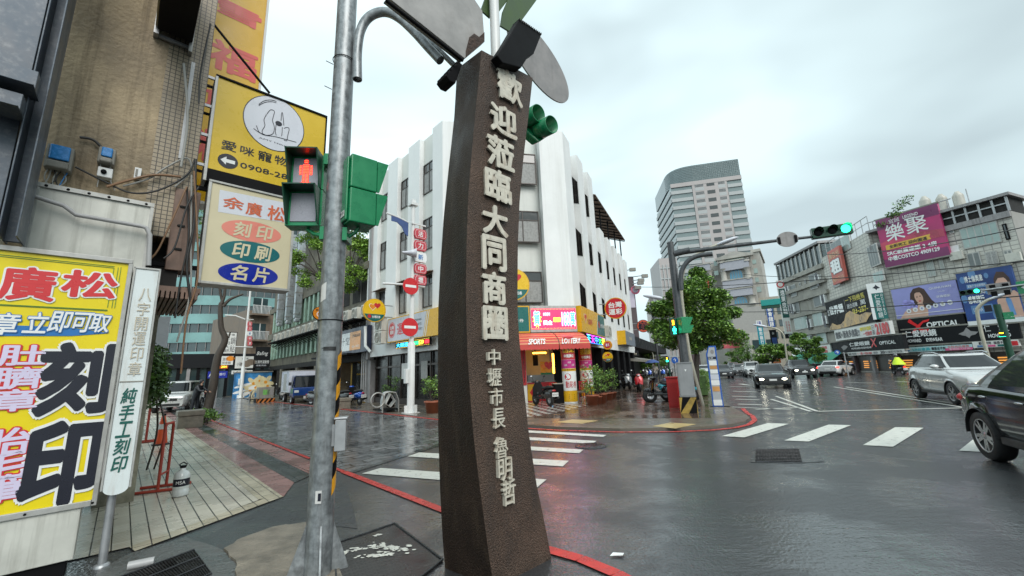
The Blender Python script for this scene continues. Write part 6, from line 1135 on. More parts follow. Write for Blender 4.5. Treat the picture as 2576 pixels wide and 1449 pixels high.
b = MB();e = PF.px(*c10(183,826), .09);r = abs(PF.px(*c10(290,826),.09)[0]-e[0]);t = thing('round_sign', 'grey round sign seen from behind on the long signal arm', 'sign', PF.p(e[0],.09,e[1]-r), 'grey round sign backs');b.ell(PF, e[0], e[1], r, r*.84, .10, M_GREYD, .075, 36);b.build('disc', t);b = MB();
for dx in(-.24, .24):b.box(PF, e[0]+dx-.04, e[0]+dx+.04, .102, .13, e[1]-.14, e[1]+.10, M_BLK)
b.build('clamp', t, split=True)
M_AMBL = mat('amber_led',(1,.42,.01), .4, var=0, emit=6);M_GWALK = mat('green_led',(.02,1,.55), .4, var=0, emit=5)
(s0, z1), (s1, z0) = PF.px(*c8(442,492), .15), PF.px(*c8(530,650), .15)
t = thing('pedestrian_signal', 'far pedestrian signal showing amber number 53 above a green walking man', 'pedestrian signal', PF.p((s0+s1)/2,.1,z0), 'pedestrian signals on the far mast');b = MB();b.box(PF, s0, s1, -.12, .15, z0, z1, M_SGRND);b.build('housing', t, bevel=.02);b = MB();b.text(PF, '53', s0+.10, s1-.08,(z0+z1)/2+.06, z1-.08, M_AMBL, .155, bold=.03);b.build('countdown', t)
b = MB();man(b, PF,(s0+s1)/2+.03, z0+.05,(z1-z0)*.42, .155, M_GWALK);b.build('green_man', t)
f = Fr(PF.p(PF.px(*c8(578,560))[0],.12,0),(PF.d*.55+PF.n*.85));(sa, za), (sb_, zb) = PF.px(*c8(545,485), .12), PF.px(*c8(610,635), .12)
if f.n.dot(PF.d)<0:f.n = -f.n
t = thing('pedestrian_signal', 'far pedestrian signal turned to the right with a sliver of red light', 'pedestrian signal', f.p(0,0,zb), 'pedestrian signals on the far mast');b = MB();b.box(f, -.2, .2, -.16, .12, zb, za, M_SGREEN);b.build('housing', t, bevel=.02);b = MB();hsq(b, f, -.19, .19, .12, .30,(za+zb)/2, za-.01, M_SGREEN);hsq(b, f, -.19, .19, .12, .30, zb+.01,(za+zb)/2-.01, M_SGREEN);b.build('hood', t);b = MB();b.box(f, -.12, .12, .121, .13,(za+zb)/2+.08, za-.08, M_RLED);b.build('red_man', t)
GP = gp(*c8(640,1398), .05);GF_ = Fr(GP, V((GP.y,-GP.x,0)));
if GF_.n.dot(EYE-GP)<0:GF_.n = -GF_.n
s0, s1 = GF_.px(*c8(556,1390))[0], GF_.px(*c8(724,1390))[0];zb = GF_.px(*c8(640,1243))[1];zt = GF_.px(*c8(590,918))[1]
t = thing('signal_cabinet', 'grey steel signal cabinet on a black and yellow striped concrete plinth', 'cabinet', GP);striped_base(t, GF_, s0, s1, -.55, 0, zb, M_TAN and mat('worn_yellow_stripe',(.36,.24,.05),.5,var=.4,vs=9), M_BLK, .5);a0, a1 = GF_.px(*c8(548,1230))[0], GF_.px(*c8(700,1230))[0]
b = MB();b.box(GF_, a0, a1, -.5, -.02, zb+.002, zt, M_CABG2);b.build('cabinet', t, bevel=.012);b = MB();b.box(GF_, a0+.03, a1-.03, -.02, -.008, zb+.05, zt-.05, M_CABG2);b.box(GF_, a0-.02, a1+.02, -.52, .0, zt, zt+.03, M_CABG2);b.poly(GF_,[(a0+.48*(a1-a0),zt-.2),(a0+.62*(a1-a0),zt-.2),(a0+.55*(a1-a0),zt-.27)], -.004, M_SWHT);b.build('door', t)
QP = gp(*c8(500,1345), .05);QF_ = Fr(QP, V((QP.y,-QP.x,0)))
if QF_.n.dot(EYE-QP)<0:QF_.n = -QF_.n
M_REDCAB = mat('red_corrugated_metal',(.42,.02,.02), .4, .1, var=.15);s0, s1 = QF_.px(*c8(447,1340))[0], QF_.px(*c8(560,1340))[0];zt = QF_.px(*c8(440,1062))[1]
t = thing('red_cabinet', 'bright red cabinet with corrugated front left of the grey signal cabinet', 'cabinet', QP);b = MB();b.box(QF_, s0, s1, -.5, -.03, 0, zt, M_REDCAB);b.box(QF_, s0-.03, s1+.03, -.53, .0, zt, zt+.05, M_REDCAB);b.build('body', t, bevel=.01);b = MB();k = 14
for i in range(k):x = s0+.04+(s1-s0-.08)*i/k;b.box(QF_, x, x+(s1-s0)/k*.55, -.03, .0, .06, zt-.16, M_REDCAB)
b.build('ribs', t)
BP = gp(*c8(915,1345));BF_ = Fr(BP, V((BP.y,-BP.x,0)))
if BF_.n.dot(EYE-BP)<0:BF_.n = -BF_.n
M_BUSB = mat('bus_stop_blue',(.015,.10,.42), .35, var=.08);pts = [BF_.px(*c8(x,y))for x, y in((862,1332),(968,1332),(886,752),(838,755),(795,832))]
s_0, s_1 = pts[0][0], pts[1][0];zt = pts[2][1];zs = pts[4][1]
t = thing('bus_stop_sign', 'tall bus stop sign with blue slanted frame and timetables at the kerb', 'bus stop sign', BP);b = MB();b.poly(BF_,[(s_0,.04),(s_1,.04),(s_1,zt),(s_0+.32*(s_1-s_0),zt),(s_0,zs)], 0, M_BUSB, -.10);b.build('frame', t, bevel=.012)
b = MB();b.poly(BF_,[(s_0+.05,.08),(s_1-.05,.08),(s_1-.05,zt-.05),(s_0+.35*(s_1-s_0),zt-.05),(s_0+.05,zs-.03)], .003, mat('bus_panel',(.42,.44,.46),.3,var=.08));w = s_1-s_0
for x0, x1, y0, y1, m in((.12,.9,.76,.80,M_SBLK),(.2,.88,.66,.735,M_SWHT),(.22,.86,.60,.655,mat('map_orange',(.60,.30,.10),.4,var=.2)),(.2,.88,.53,.59,M_SWHT),(.15,.9,.43,.51,M_LAVW),(.15,.9,.34,.42,M_SWHT),(.2,.85,.24,.32,MATS['map_orange']),(.12,.9,.02,.11,M_SWHT),(.04,.15,.45,.74,M_BUSB)):b.box(BF_, s_0+x0*w, s_0+x1*w, .004, .008, y0*zt+.05, y1*zt+.05, m)
b.text(BF_, '中壢', s_0+.16*w, s_0+.6*w, .765*zt+.055, .79*zt+.05, M_SWHT, .011);b.ell(BF_, s_0+.6*w, .88*zt+.05, .06, .08, .006, M_GREYD)
b.build('timetable', t);b = MB();b.box(BF_, s_0-.08, s_1+.2, -.22, .12, 0, .05, M_BLK);b.build('foot', t)
r9 = random.Random(12)
HP = gp(*c8(755,1235), .05);t = thing('hedge', 'clipped green hedge between the parked motorcycles and the bus stop', 'hedge', HP+RD*2.0);b = MB();cs_ = []
for i in range(70):cs_.append((HP+RD*r9 .uniform(0,6.5)+V((r9 .uniform(-.35,.45),0,r9 .uniform(.1,1.15))),(.2,.2,.16)))
leaves(b, r9, cs_, 5200, .07,[M_LEAF,M_LEAFB,M_LEAFD], .2);o = b.build('foliage', t);b = MB();f = Fr(HP, RD);b.box(f, .2, 6.3, -.3, .3, .05, .95, M_LEAFD);b.build('branches', t)
def crown(b, r, c, rx, rz_, n, size, m, clumps=26, hollow=.55):
 cs = []
 for i in range(clumps):
  d = V((r.gauss(0,1),r.gauss(0,1),r.gauss(0,1))).normalized()*(hollow+(1-hollow)*r.random())*r.uniform(.75, 1.18);k = r.uniform(.17, .31);cs.append((V(c)+V((d.x*rx,d.y*rx,d.z*rz_)),(rx*k,rx*k,rz_*k*.75)))
 leaves(b, r, cs+[(V(c),(rx*.8,rx*.8,rz_*.8))]*max(3,clumps//6), n, size, m, .9)
 return cs
def tree(name, label, P, h, c, rx, rz_, n, size, r, m, trunk=.12, group=None, clumps=26):
 t = thing(name, label, 'tree', P, group);b = MB();cs = crown(b, r, c, rx, rz_, n, size, m, clumps);b.build('crown', t);b = MB();P = V(P);top = V(c)-V((0,0,rz_*.45))
 b.tube([P,P.lerp(top,.35)+V((r.uniform(-.06,.06),0,0)),P.lerp(top,.7)+V((r.uniform(-.08,.08),0,0)),top],[trunk*1.15,trunk*.9,trunk*.75,trunk*.6], M_BARK, 10)
 for q, _ in cs[:12]:b.tube([P.lerp(top,.75),top.lerp(q,.5)+V((0,0,.05)),q],[trunk*.45,trunk*.3,trunk*.1], M_BARK, 6)
 b.build('trunk', t);return t
TP = gp(1752, 1006, .05);dT = TP.to_2d().length;cT = atd(1742, 800, dT)
tree('street_tree', 'big round dense green street tree behind the signal mast', TP, 5, cT, 2.05, 1.9, 42000, .14, random.Random(21),[M_LEAF,M_LEAFB,M_LEAFD], .14, None, 46)
def street_lamp(label, P, fr, pts, r, head, n=0, rb=.09, group='street lamps'):
 t = thing('street_lamp', label, 'street lamp', P, group);b = MB();Q = [fr.p(*(lambda q:(q[0],n,q[1]))(fr.px(u,v,n)))for u, v in pts];b.tube([V(P)]+smooth(Q,4), r, M_LAMPP, 8);b.build('pole', t);b = MB();e = Q[-1];d = (Q[-1]-Q[-2]).normalized();b.blob(e+d*head*.5, head, head*.35, head*.18, M_LAVW, 10, 6, d.to_track_quat('X','Z').to_matrix());b.build('lamp_head', t)
P = atd(1757, 930, 17.5);P.z = .05;f = facing(1757, 930, 17.5);street_lamp('cream street lamp with arm reaching right, rising beside the dark mast', P, f,[c8(645,860),c8(600,560),c8(563,230),c9(370,1110),c9(420,1030),c9(510,960),c9(650,895),c9(720,868)], .06, .45)
P = atd(1735, 930, 34);P.z = .05;f = facing(1735, 930, 34);street_lamp('street lamp with arm reaching left out of the tree crown', P, f,[c8(590,700),c8(560,470),c8(520,350),c8(440,312),c8(360,300)], .06, .9)
P = atd(1633, 930, 60);P.z = .05;f = facing(1633, 930, 60);street_lamp('distant twin street lamp over the parked scooters of the right pavement', P, f,[c8(300,900),c8(290,830),c8(260,785),c8(215,772)], .07, 1.0)
RB = Fr(RS.p(RE,0,0), RD);RB.n = RS.n.copy()
M_BRNW = mat('dark_brown_cladding',(.085,.06,.065), .5, var=.15)
f = facing(1583, 900, 46, .2);s1, z1 = f.px(*c8(105,92));s0 = f.px(*c8(40,80))[0];t = thing('brown_clad_building', 'dark brown clad building with roof lamps just past the white building', 'building', f.p(s0,0,0));b = MB();b.box(f, s0-6, s1, -14, 0, 4.2, z1, M_BRNW);b.build('wall', t)
b = MB();q = f.px(*c8(45,230)), f.px(*c8(100,390));b.box(f, q[0][0], s1-.1, .001, .06, q[1][1], q[0][1], mat('pale_poster',(.55,.50,.60),.4,var=.1));mat('pink_print0',(.60,.14,.22), .4);b.ell(f, q[0][0]+.9,(q[0][1]+q[1][1])/2+1, .5, .5, .07, MATS['pink_print0']);b.ell(f, q[0][0]+.9,(q[0][1]+q[1][1])/2+1, .3, .3, .075, MATS['pale_poster']);b.build('poster', t)
for x0, y0, x1, y1 in((92,98,190,95),(100,132,155,135),(100,165,150,160),(95,190,125,205),(20,45,75,35)):
 b = MB();a, c = f.px(*c8(x0,y0)), f.px(*c8(x1,y1));b.tube([f.p(a[0],0,a[1]),f.p(c[0],.6,c[1])], .05, M_STEEL, 5);b.box(f, c[0]-.2, c[0]+.45, .45, .8, c[1]-.25, c[1]+.1, M_GBOX);b.build('roof_lamp', t)
f = RS.off(s=RP0 if 0 else rp_[-2][0], n=.6);(s0, z1), (s1, z0) = RS.px(*c8(25,605), .6), RS.px(*c8(128,760), .6)
t = thing('box_sign', 'amber and blue grey box sign along the arcade below the turtle sign', 'sign', RS.p(s0,.6,z0));b = MB();b.box(RS, s0, s1, -.1, .6, z0, z1, mat('blue_grey_panel',(.15,.18,.22),.4,var=.15));b.box(RS, s0-.05, s0-.003, -.1, .62, z0, z1, M_AMB);b.text(RS, 'cap', s0+(s1-s0)*.35, s0+(s1-s0)*.62, z0+(z1-z0)*.35, z0+(z1-z0)*.62, M_TAN, .605, bold=.03);b.build('panel', t)
b = MB();b.box(RB, .3, 40, -9, -3.5, 0, 4.2, M_DARKIN);b.box(RB, .3, 40, -3.4, -.4, 3.5, 4.6, M_BLKS);o = b.build('shop_row', None, RB.p(6,-2,0));tag(o, 'dark row of arcade shops beyond the white building on the right pavement', 'shop row')
f = facing(1625, 905, 40, .35);t = thing('shop_awning', 'dark shop awning with lettered fascia over the right pavement', 'awning', f.p(0,0,2.7));(s0, z1), (s1, z0) = f.px(*c8(80,800)), f.px(*c8(160,850));b = MB();b.box(f, s0-2, s1, -1, 0, z0, z1, M_BLKS);b.text(f, '服飾專賣', s0, s1-.2, z0+.3, z1-.4, M_TAN, .005);(q0, y1_), (q1, y0_) = f.px(*c8(85,880)), f.px(*c8(270,915));b.add([f.p(q0-2,0,y1_+.3),f.p(q1,1.5,y0_+.2),f.p(q1,1.5,y0_),f.p(q0-2,0,y1_),f.p(q0-2,-3,y1_+.5),f.p(q1-.8,-3,y1_+.3)],[(0,3,2,1),(0,1,5,4)], M_GBOX);b.build('canopy', t)
for k, (x, y, dist, lab)in enumerate(((165,860,70,'rounded green tree beyond the dark awning on the right pavement'),(230,900,80,'low green tree behind the parked scooter row on the right pavement'))):
 c = atd(*c8(x+40,y+40), dist);P = V((c.x,c.y,.05));tree('street_tree', lab, P, 4, c, 3.6, 3.0, 1800, .42, random.Random(30+k),[M_LEAF,M_LEAFB,M_LEAFD], .15, 'trees along the right pavement', 18)
P = atd(*c8(500,930), 30);P.z = .05;f = facing(*c8(500,930), 30);t = thing('blue_round_sign', 'small blue round traffic sign behind the grey signal cabinet', 'sign', P);e = f.px(*c8(500,890));b = MB();b.tube([P,V((P.x,P.y,e[1]))], .05, M_STEEL, 6);b.build('pole', t);b = MB();b.ell(f, e[0], e[1], .22, .22, .06, M_BUSB, .03);b.text(f, '↑', e[0]-.09, e[0]+.09, e[1]-.13, e[1]+.13, M_SWHT, .065);b.build('disc', t)
P = atd(*c8(430,930), 34);P.z = .05;f = facing(*c8(430,930), 34);e = f.px(*c8(425,885));t = thing('pedestrian_signal', 'tiny distant pedestrian signal with amber and green lights left of the blue round sign', 'pedestrian signal', P);b = MB();b.tube([P+V((.1,0,0)),V((P.x+.1,P.y,e[1]))], .05, M_SGRND, 6);b.build('pole', t);b = MB();b.box(f, e[0]-.14, e[0]+.14, 0, .2, e[1]-.2, e[1]+.2, M_SGRND);b.build('housing', t);b = MB();b.text(f, '5', e[0]-.05, e[0]+.06, e[1]+.03, e[1]+.16, M_AMBL, .205);b.box(f, e[0]-.06, e[0]+.08, .2, .205, e[1]-.16, e[1]-.03, M_GWALK);b.build('lamps', t)
# ---- shop corner furniture and plants
def pot_plant(P, label, r, hp, hf, rf, n, m, rr, group='potted plants at the lottery shop', pot=None):
 t = thing('potted_plant', label, 'potted plant', P, group);P = V(P);b = MB();b.lathe(P,(0,0,1),[(0,0),(r*.72,0),(r*.95,hp*.85),(r*1.06,hp*.86),(r*1.06,hp),(r*.92,hp),(r*.88,hp*.8),(0,hp*.8)], pot or M_TERRA, 18);b.build('pot', t);b = MB()
 cs = [(P+V((rr.uniform(-rf,rf)*.7,rr.uniform(-rf,rf)*.7,hp+hf*rr.uniform(.15,.95))),(rf*.38,rf*.38,hf*.14))for i in range(16)];leaves(b, rr, cs, n, .085, m, .6)
 b.build('foliage', t);b = MB()
 for q, _ in cs[:7]:b.tube([P+V((rr.uniform(-.05,.05),rr.uniform(-.05,.05),hp*.8)),q], .012, M_BARK, 5)
 b.build('stems', t)
M_TERRA = mat('terracotta',(.30,.09,.045), .55, var=.2)
for(x, y, r, hp, hf, rf, n, lab)in((808,1316,.29,.42,1.25,.48,620,'bushy plant in a round terracotta pot nearest the corner column'),(862,1308,.17,.34,.9,.3,300,'slim plant in a small terracotta pot second from the corner'),(897,1298,.25,.42,1.2,.42,520,'tall leafy plant in a terracotta pot in the middle of the row'),(948,1270,.30,.36,1.15,.45,520,'dark leafy plant in a wide terracotta trough'),(998,1248,.22,.3,1.15,.40,420,'last leafy plant of the row beside the parked scooter')):
 pot_plant(gp(*c3(x,y),.054), lab, r, hp, hf, rf, n,[M_LEAF,M_LEAFB,M_LEAFD], random.Random(int(x)))
pot_plant(gp(*c4(1010,1285),.05), 'leafy shrub in a terracotta pot left of the brown pillar', .33, .48, 1.0, .55, 620,[M_LEAF,M_LEAFB,M_LEAFD], random.Random(3), 'plants at the glass shopfront')
pot_plant(gp(*c4(640,1230),.05), 'dark potted shrub behind the bicycle hoops', .25, .5, 1.05, .5, 520,[M_LEAFD,M_LEAF,M_LEAFD], random.Random(4), 'plants at the glass shopfront', M_BLK)
M_REDPL = mat('red_plastic',(.50,.02,.025), .35, var=.1)
def chair(P, rz, label):
 t = thing('plastic_chair', label, 'chair', P, 'red plastic chairs at the lottery shop', rz);L = Fr((0,0,0),(1,0));b = MB();b.box(L, -.22, .22, -.22, .22, .42, .46, M_REDPL);b.build('seat', t, bevel=.01)
 b = MB()
 for i in range(5):b.box(L, -.21+.095*i, -.17+.095*i, -.24, -.20, .5, .86, M_REDPL)
 b.box(L, -.22, .22, -.24, -.2, .86, .92, M_REDPL);b.build('backrest', t)
 for x in(-.19, .19):
  for y in(-.19, .19):b = MB();b.tube([V((x*1.1,y*1.1,0)),V((x,y,.42))], .02, M_REDPL, 6);b.build('leg', t)
chair(gp(*c3(462,1295),.06), .5, 'red plastic chair between the scooter and the black bin');chair(gp(*c3(705,1275),.06), -.6, 'red plastic chair right of the white and amber poster column')
P = gp(*c3(505,1300), .06);t = thing('litter_bin', 'black square litter bin left of the poster column', 'bin', P);b = MB();f = Fr(P, FS.d);b.box(f, -.26, .24, -.45, 0, 0, .85, M_BLK);b.box(f, -.28, .26, -.47, .02, .852, .9, M_GBOX);b.build('body', t, bevel=.02)
P = gp(*c3(720,1288), .06);t = thing('wooden_stool', 'weathered wooden bench stool beside the poster column', 'stool', P);f = Fr(P, FS.d);M_WOOD = mat('weathered_wood',(.17,.13,.10), .6, var=.3);b = MB();b.box(f, -.3, .3, -.3, 0, .42, .5, M_WOOD);b.build('seat', t, bevel=.01)
for x in(-.26, .2):b = MB();b.box(f, x, x+.07, -.26, -.03, 0, .418, M_WOOD);b.build('leg', t)
P = RS.p(RS.px(*c3(1120,1160))[0], -.3, .05);t = thing('rubbish_bin', 'big black rubbish bin under the dark arcade', 'bin', P);f = Fr(P, RD);b = MB();b.box(f, -.3, .3, -.5, .1, 0, .9, M_BLK);b.box(f, -.33, .33, -.53, .13, .902, .98, M_BLK);b.build('body', t, bevel=.03)
# ---- far right: optical shop block, tower, ornate tower house, street beyond
c11 = lambda x, y:((2900+x/2.898)/1.5652,(1050+y/2.898)/1.5652);c12 = lambda x, y:((3080+x/3.623)/1.5652,(1150+y/3.623)/1.5652);c14 = lambda x, y:((3532+x/1.812)/1.5652,(1050+y/1.812)/1.5652);c15 = lambda x, y:((3640+x/2.069)/1.5652,(700+y/2.069)/1.5652)
def bdir(deg):return V((sin(radians(deg)),cos(radians(deg)),0))
P0 = gp(2262, 938);B2 = Fr(P0, bdir(157.5));B1 = Fr(P0, -bdir(17))
for q in(B1, B2):
 if q.n.dot(EYE-P0)<0:q.n = -q.n
sB1 = B1 .px(2096, 800)[0];PA = B1 .p(sB1, 0, 0);BA = Fr(PA, bdir(8))
if BA.n.dot(EYE-PA)<0:BA.n = -BA.n
M_TILEW = mat('grey_white_wall_tiles',(.58,.56,.50), .5, var=.2, vs=.6, streak=.45, scol=(.12,.11,.10), sscale=(1.2,1.2,.25));gridbump(M_TILEW, .5, .36, radians(-67.5), dark=(.30,.285,.26))
M_TILEA = mat('stained_beige_render',(.34,.325,.285), .65, var=.25, vs=.5, streak=.6, scol=(.12,.10,.08), sscale=(1.0,1.0,.3));M_PGLS = mat('pale_green_glass',(.30,.40,.37), .2, var=.25, vs=.4, spec=.8);M_GRYG = mat('grey_shutter',(.17,.19,.19), .4, var=.2)
z4 = B2 .px(2540, 488)[1];zb1 = B2 .px(2300, 528)[1]
sE2 = B2 .px(2562, 600)[0]
ob2 = thing('optical_shop_building', 'pale tiled corner block covered in billboards above a black optician shop', 'building', P0)
zr1 = B1 .px(2150, 585)[1];
b = MB();hb = B2 .px(2480, 545)[1];b.box(B2, 0, sE2, -14, 0, 0.02, hb, M_TILEW);b.build('wall', ob2)
b = MB();h1 = B1 .px(2150, 600)[1];b.add([P0+V((0,0,0)),B1 .p(sB1,0,0),B1 .p(sB1,-14,0),P0-B1 .n*14,P0+V((0,0,h1)),B1 .p(sB1,0,h1),B1 .p(sB1,-14,h1),P0-B1 .n*14+V((0,0,h1))],[(4,5,6,7),(0,4,5,1),(1,5,6,2),(2,6,7,3),(3,7,4,0)], M_TILEW);b.build('side_wall', ob2)
b = MB();q0, q1 = B2 .px(*c15(108,210)), B2 .px(*c15(770,120));s0, s1 = q0[0], sE2;b.box(B2, s0, s1, -3, .0, hb+.002, z4-.1, M_DARKIN);b.box(B2, 0, s1+.3, -3.4, .4, z4-.1, z4+.15, M_PILA)
for i in range(6):x = s0+(s1-s0)*i/5;b.box(B2, x-.07, x+.07, .01, .15, hb, z4-.11, M_STEEL)
b.box(B2, s0, s1, .02, .12,(hb+z4)/2-.05,(hb+z4)/2+.05, M_STEEL);b.box(B2, 0, s1, -.1, .25, hb-.5, hb, M_PILA);b.build('roof_storey', ob2)
def bwin(fr, x0, y0, x1, y1, c, mull=3, glass=None, par=ob2, frame=None):
 (s0, za), (s1, zb) = fr.px(*c(x0,y0)), fr.px(*c(x1,y1));
 if s0>s1:s0, s1 = s1, s0
 if za<zb:za, zb = zb, za
 b = MB();b.box(fr, s0, s1, .01, .10, zb, za, frame or M_ALU);w = b.build('window', par);b = MB();k = mull
 for i in range(k):a = s0+.08+(s1-s0-.08)*i/k;b.box(fr, a, a+(s1-s0-.08)/k-.08, .101, .106, zb+.1, za-.1, glass or M_PGLS)
 b.build('pane', w)
bwin(B2, 280, 420, 640, 520, c15, 5);bwin(B2, 340, 620, 480, 715, c15, 2, M_GRYG);bwin(B2, 490, 610, 620, 705, c15, 2, M_CURT);bwin(B2, 640, 595, 745, 690, c15, 2, M_GRYG);bwin(B2, 195, 415, 250, 450, c15, 1, M_DGL);bwin(B2, 632, 380, 705, 500, c15, 1, M_DGL, frame=M_BLK)
bwin(B2, 5, 672, 105, 800, c15, 4);bwin(B2, 115, 660, 180, 770, c15, 2)
b = MB();q = B2 .px(*c15(200,565)), B2 .px(*c15(298,615));b.box(B2, q[0][0], q[1][0], .01, .2, q[1][1], q[0][1], M_WHT);b.build('white_panel', ob2)
for(x, y, lab)in((250,670,'dark air conditioner on the tiled optician block under the white panel'),(715,685,'white air conditioner on the tiled optician block above the blue billboard')):
 q = B2 .px(*c15(x+35,y));copy_thing(ac, B2 .p(q[0],.3,q[1]), atan2(B2 .d.y,B2 .d.x)+pi, lab, 'units on the optician block', 1.0)
for(u0, v0, u1, v1, m)in((945,905,1080,1060,4),(1000,1150,1120,1210,3),(600,870,720,950,2),(600,1130,730,1250,2),(690,820,800,910,3)):bwin(B1, u0, v0, u1, v1, c10, m,[M_PGLS,M_GRYG,M_DGL][m%3])
b = MB();r10 = random.Random(2)
for i in range(10):s = sB1*i/9.0;b.tube([B1 .p(s,-.2,h1),B1 .p(s,-.2,h1+1.6)], .05, M_STEEL, 4)
b.tube([B1 .p(0,-.2,h1+1.6),B1 .p(sB1,-.2,h1+1.6)], .05, M_STEEL, 4);b.tube([B1 .p(0,-.2,h1+.9),B1 .p(sB1,-.2,h1+.9)], .04, M_STEEL, 4)
for i in range(4):s = .5+i*1.9;b.tube([B2 .p(s,-.2,z4),B2 .p(s,-.2,z4+1.1)], .05, M_STEEL, 4)
b.tube([B2 .p(0,-.2,z4+1.1),B2 .p(6.5,-.2,z4+1.1)], .05, M_STEEL, 4);b.build('roof_railing', ob2)
M_TANK = mat('pale_water_tank',(.45,.43,.38), .4, var=.15, streak=.3)
for k, (x0, x1, yb)in enumerate(((1430,1568,500),(1590,1725,480),(1745,1885,455))):
 e0, e1 = B2 .px(*c10(x0,yb), -4), B2 .px(*c10(x1,yb), -4);r = (e1[0]-e0[0])/2*.85;c = B2 .p((e0[0]+e1[0])/2, -4, 0);zt = B2 .px(*c10((x0+x1)/2,yb-88), -4)[1];zb = z4-1;h = zt-zb
 t = thing('water_tank',['pale round water tank on the roof, beside the railing plants','pale round water tank on the roof, between two others','pale round water tank on the roof, beside the thin antenna'][k], 'water tank', c+V((0,0,zb)), 'water tanks on the optician block');b = MB();b.lathe(c+V((0,0,zb)),(0,0,1),[(r,0),(r,h*.5),(r*1.02,h*.51),(r,h*.53),(r,h*.86),(r*.97,h*.89),(r*.5,h*.97),(.15,h),(0,h)], M_TANK, 24);b.build('tank', t)
q = B2 .px(*c10(1905,440), -3);b = MB();b.tube([B2 .p(q[0],-3,z4-.5),B2 .p(q[0],-3,B2 .px(*c10(1885,345),-3)[1])], .05, M_STEEL, 4);o = b.build('antenna', None, B2 .p(q[0],-3,z4));tag(o, 'thin antenna rod on the roof beside the last water tank', 'antenna')
q = B1 .px(*c10(1200,560), -1);b = MB();cs_ = [(B1 .p(r10 .uniform(1.5,6.5),-.4,h1+.3+r10 .uniform(-.3,.7)),(.5,.5,.3))for i in range(12)];leaves(b, r10, cs_, 420, .22,[M_LEAFD,M_LEAF]);o = b.build('roof_plant', None, B1 .p(q[0],-1,h1));tag(o, 'straggly creeper growing over the roof railing beside the magenta billboard', 'plant')
def bb(name, label, fr, tl, br, tr, bl, face, fn, thick=.3, n=.5, cat='billboard', rim=M_GBOX):
 (sa, z1a), (sb, z0a) = fr.px(*tl, n), fr.px(*br, n);z1 = (z1a+fr.px(*tr,n)[1])/2;z0 = (z0a+fr.px(*bl,n)[1])/2;s0 = (sa+fr.px(*bl,n)[0])/2;s1 = (sb+fr.px(*tr,n)[0])/2
 g = Fr(fr.p(s0,n,z0),(fr.d if s1>s0 else-fr.d));g.n = fr.n.copy();w, h = abs(s1-s0), z1-z0
 t = thing(name, label, cat, fr.p((s0+s1)/2,n,z0));b = MB();b.box(g, 0, w, -thick, 0, 0, h, face)
 T = lambda s, x0, x1, y0, y1, m, **k:b.text(g, s, w*x0, w*x1, h*y0, h*y1, m, k.pop('n',.03), **k)
 R = lambda x0, x1, y0, y1, m, n = .01:b.box(g, w*x0, w*x1, 0, n, h*y0, h*y1, m)
 E = lambda x, y, a, c, m, n = .02, rot = 0:b.ell(g, w*x, h*y, w*a, h*c, n, m, seg=24, rot=rot)
 Pl = lambda pts, m, n = .02:b.poly(g,[(w*x,h*y)for x,y in pts], n, m)
 fn(T, R, E, Pl);b.build('panel', t)
 if rim:b = MB();b.box(g, -.1, w+.1, -thick-.05, .02, -.12, -.002, rim);b.box(g, -.1, w+.1, -thick-.05, .02, h+.002, h+.12, rim);b.build('frame', t, split=True)
 return t
M_MAG = mat('magenta_billboard',(.42,.03,.14), .35, var=.35, vs=.25);M_PURP = mat('deep_purple_print',(.20,.03,.12), .35, var=.2, vs=.4);M_GOLD = mat('gold_ribbon',(.70,.42,.06), .35, var=.08)
def f1(T, R, E, Pl):
 R(0, 1, 0, .16, M_PURP);R(0, 1, .78, 1, M_PURP, .008);Pl([(.0,.5),(.15,.55),(.35,.5),(.6,.56),(1,.5),(1,.36),(0,.36)], mat('coral_cloud',(.55,.06,.12),.35,var=.4,vs=.5), .012);T('樂', .13, .43, .50, .84, M_SWHT, bold=.01);T('聚', .47, .80, .54, .86, M_SWHT, bold=.01);T('宜誠', .22, .40, .86, .94, M_SWHT);T('LEGEND', .46, .70, .88, .94, M_SWHT, bold=.02);Pl([(.08,.34),(.80,.36),(.78,.41),(.80,.46),(.08,.44)], M_GOLD, .02);T('全新完工 迎向圓滿', .14, .74, .365, .43, M_SBLK, bold=.02, n=.04);T('SRC耐震建築 3-4房', .08, .86, .22, .31, M_SWHT, bold=.03);T('中壢COSTCO 4909129', .08, .88, .11, .20, M_SWHT, bold=.03)
bb('housing_billboard', 'large magenta housing billboard with white characters and a gold ribbon', B2, c10(1018,650), c10(1725,970), c10(1612,480), c10(1120,1100), M_MAG, f1)
M_LILB = mat('lilac_billboard',(.30,.31,.62), .35, var=.2, vs=.3);M_SKIN = mat('printed_skin',(.62,.38,.29), .4, var=.12, vs=1.5);M_HAIR = mat('printed_brown_hair',(.06,.03,.022), .4, var=.4, vs=2);M_LILD = mat('lilac_flower_print',(.34,.32,.72), .4, var=.4, vs=3)
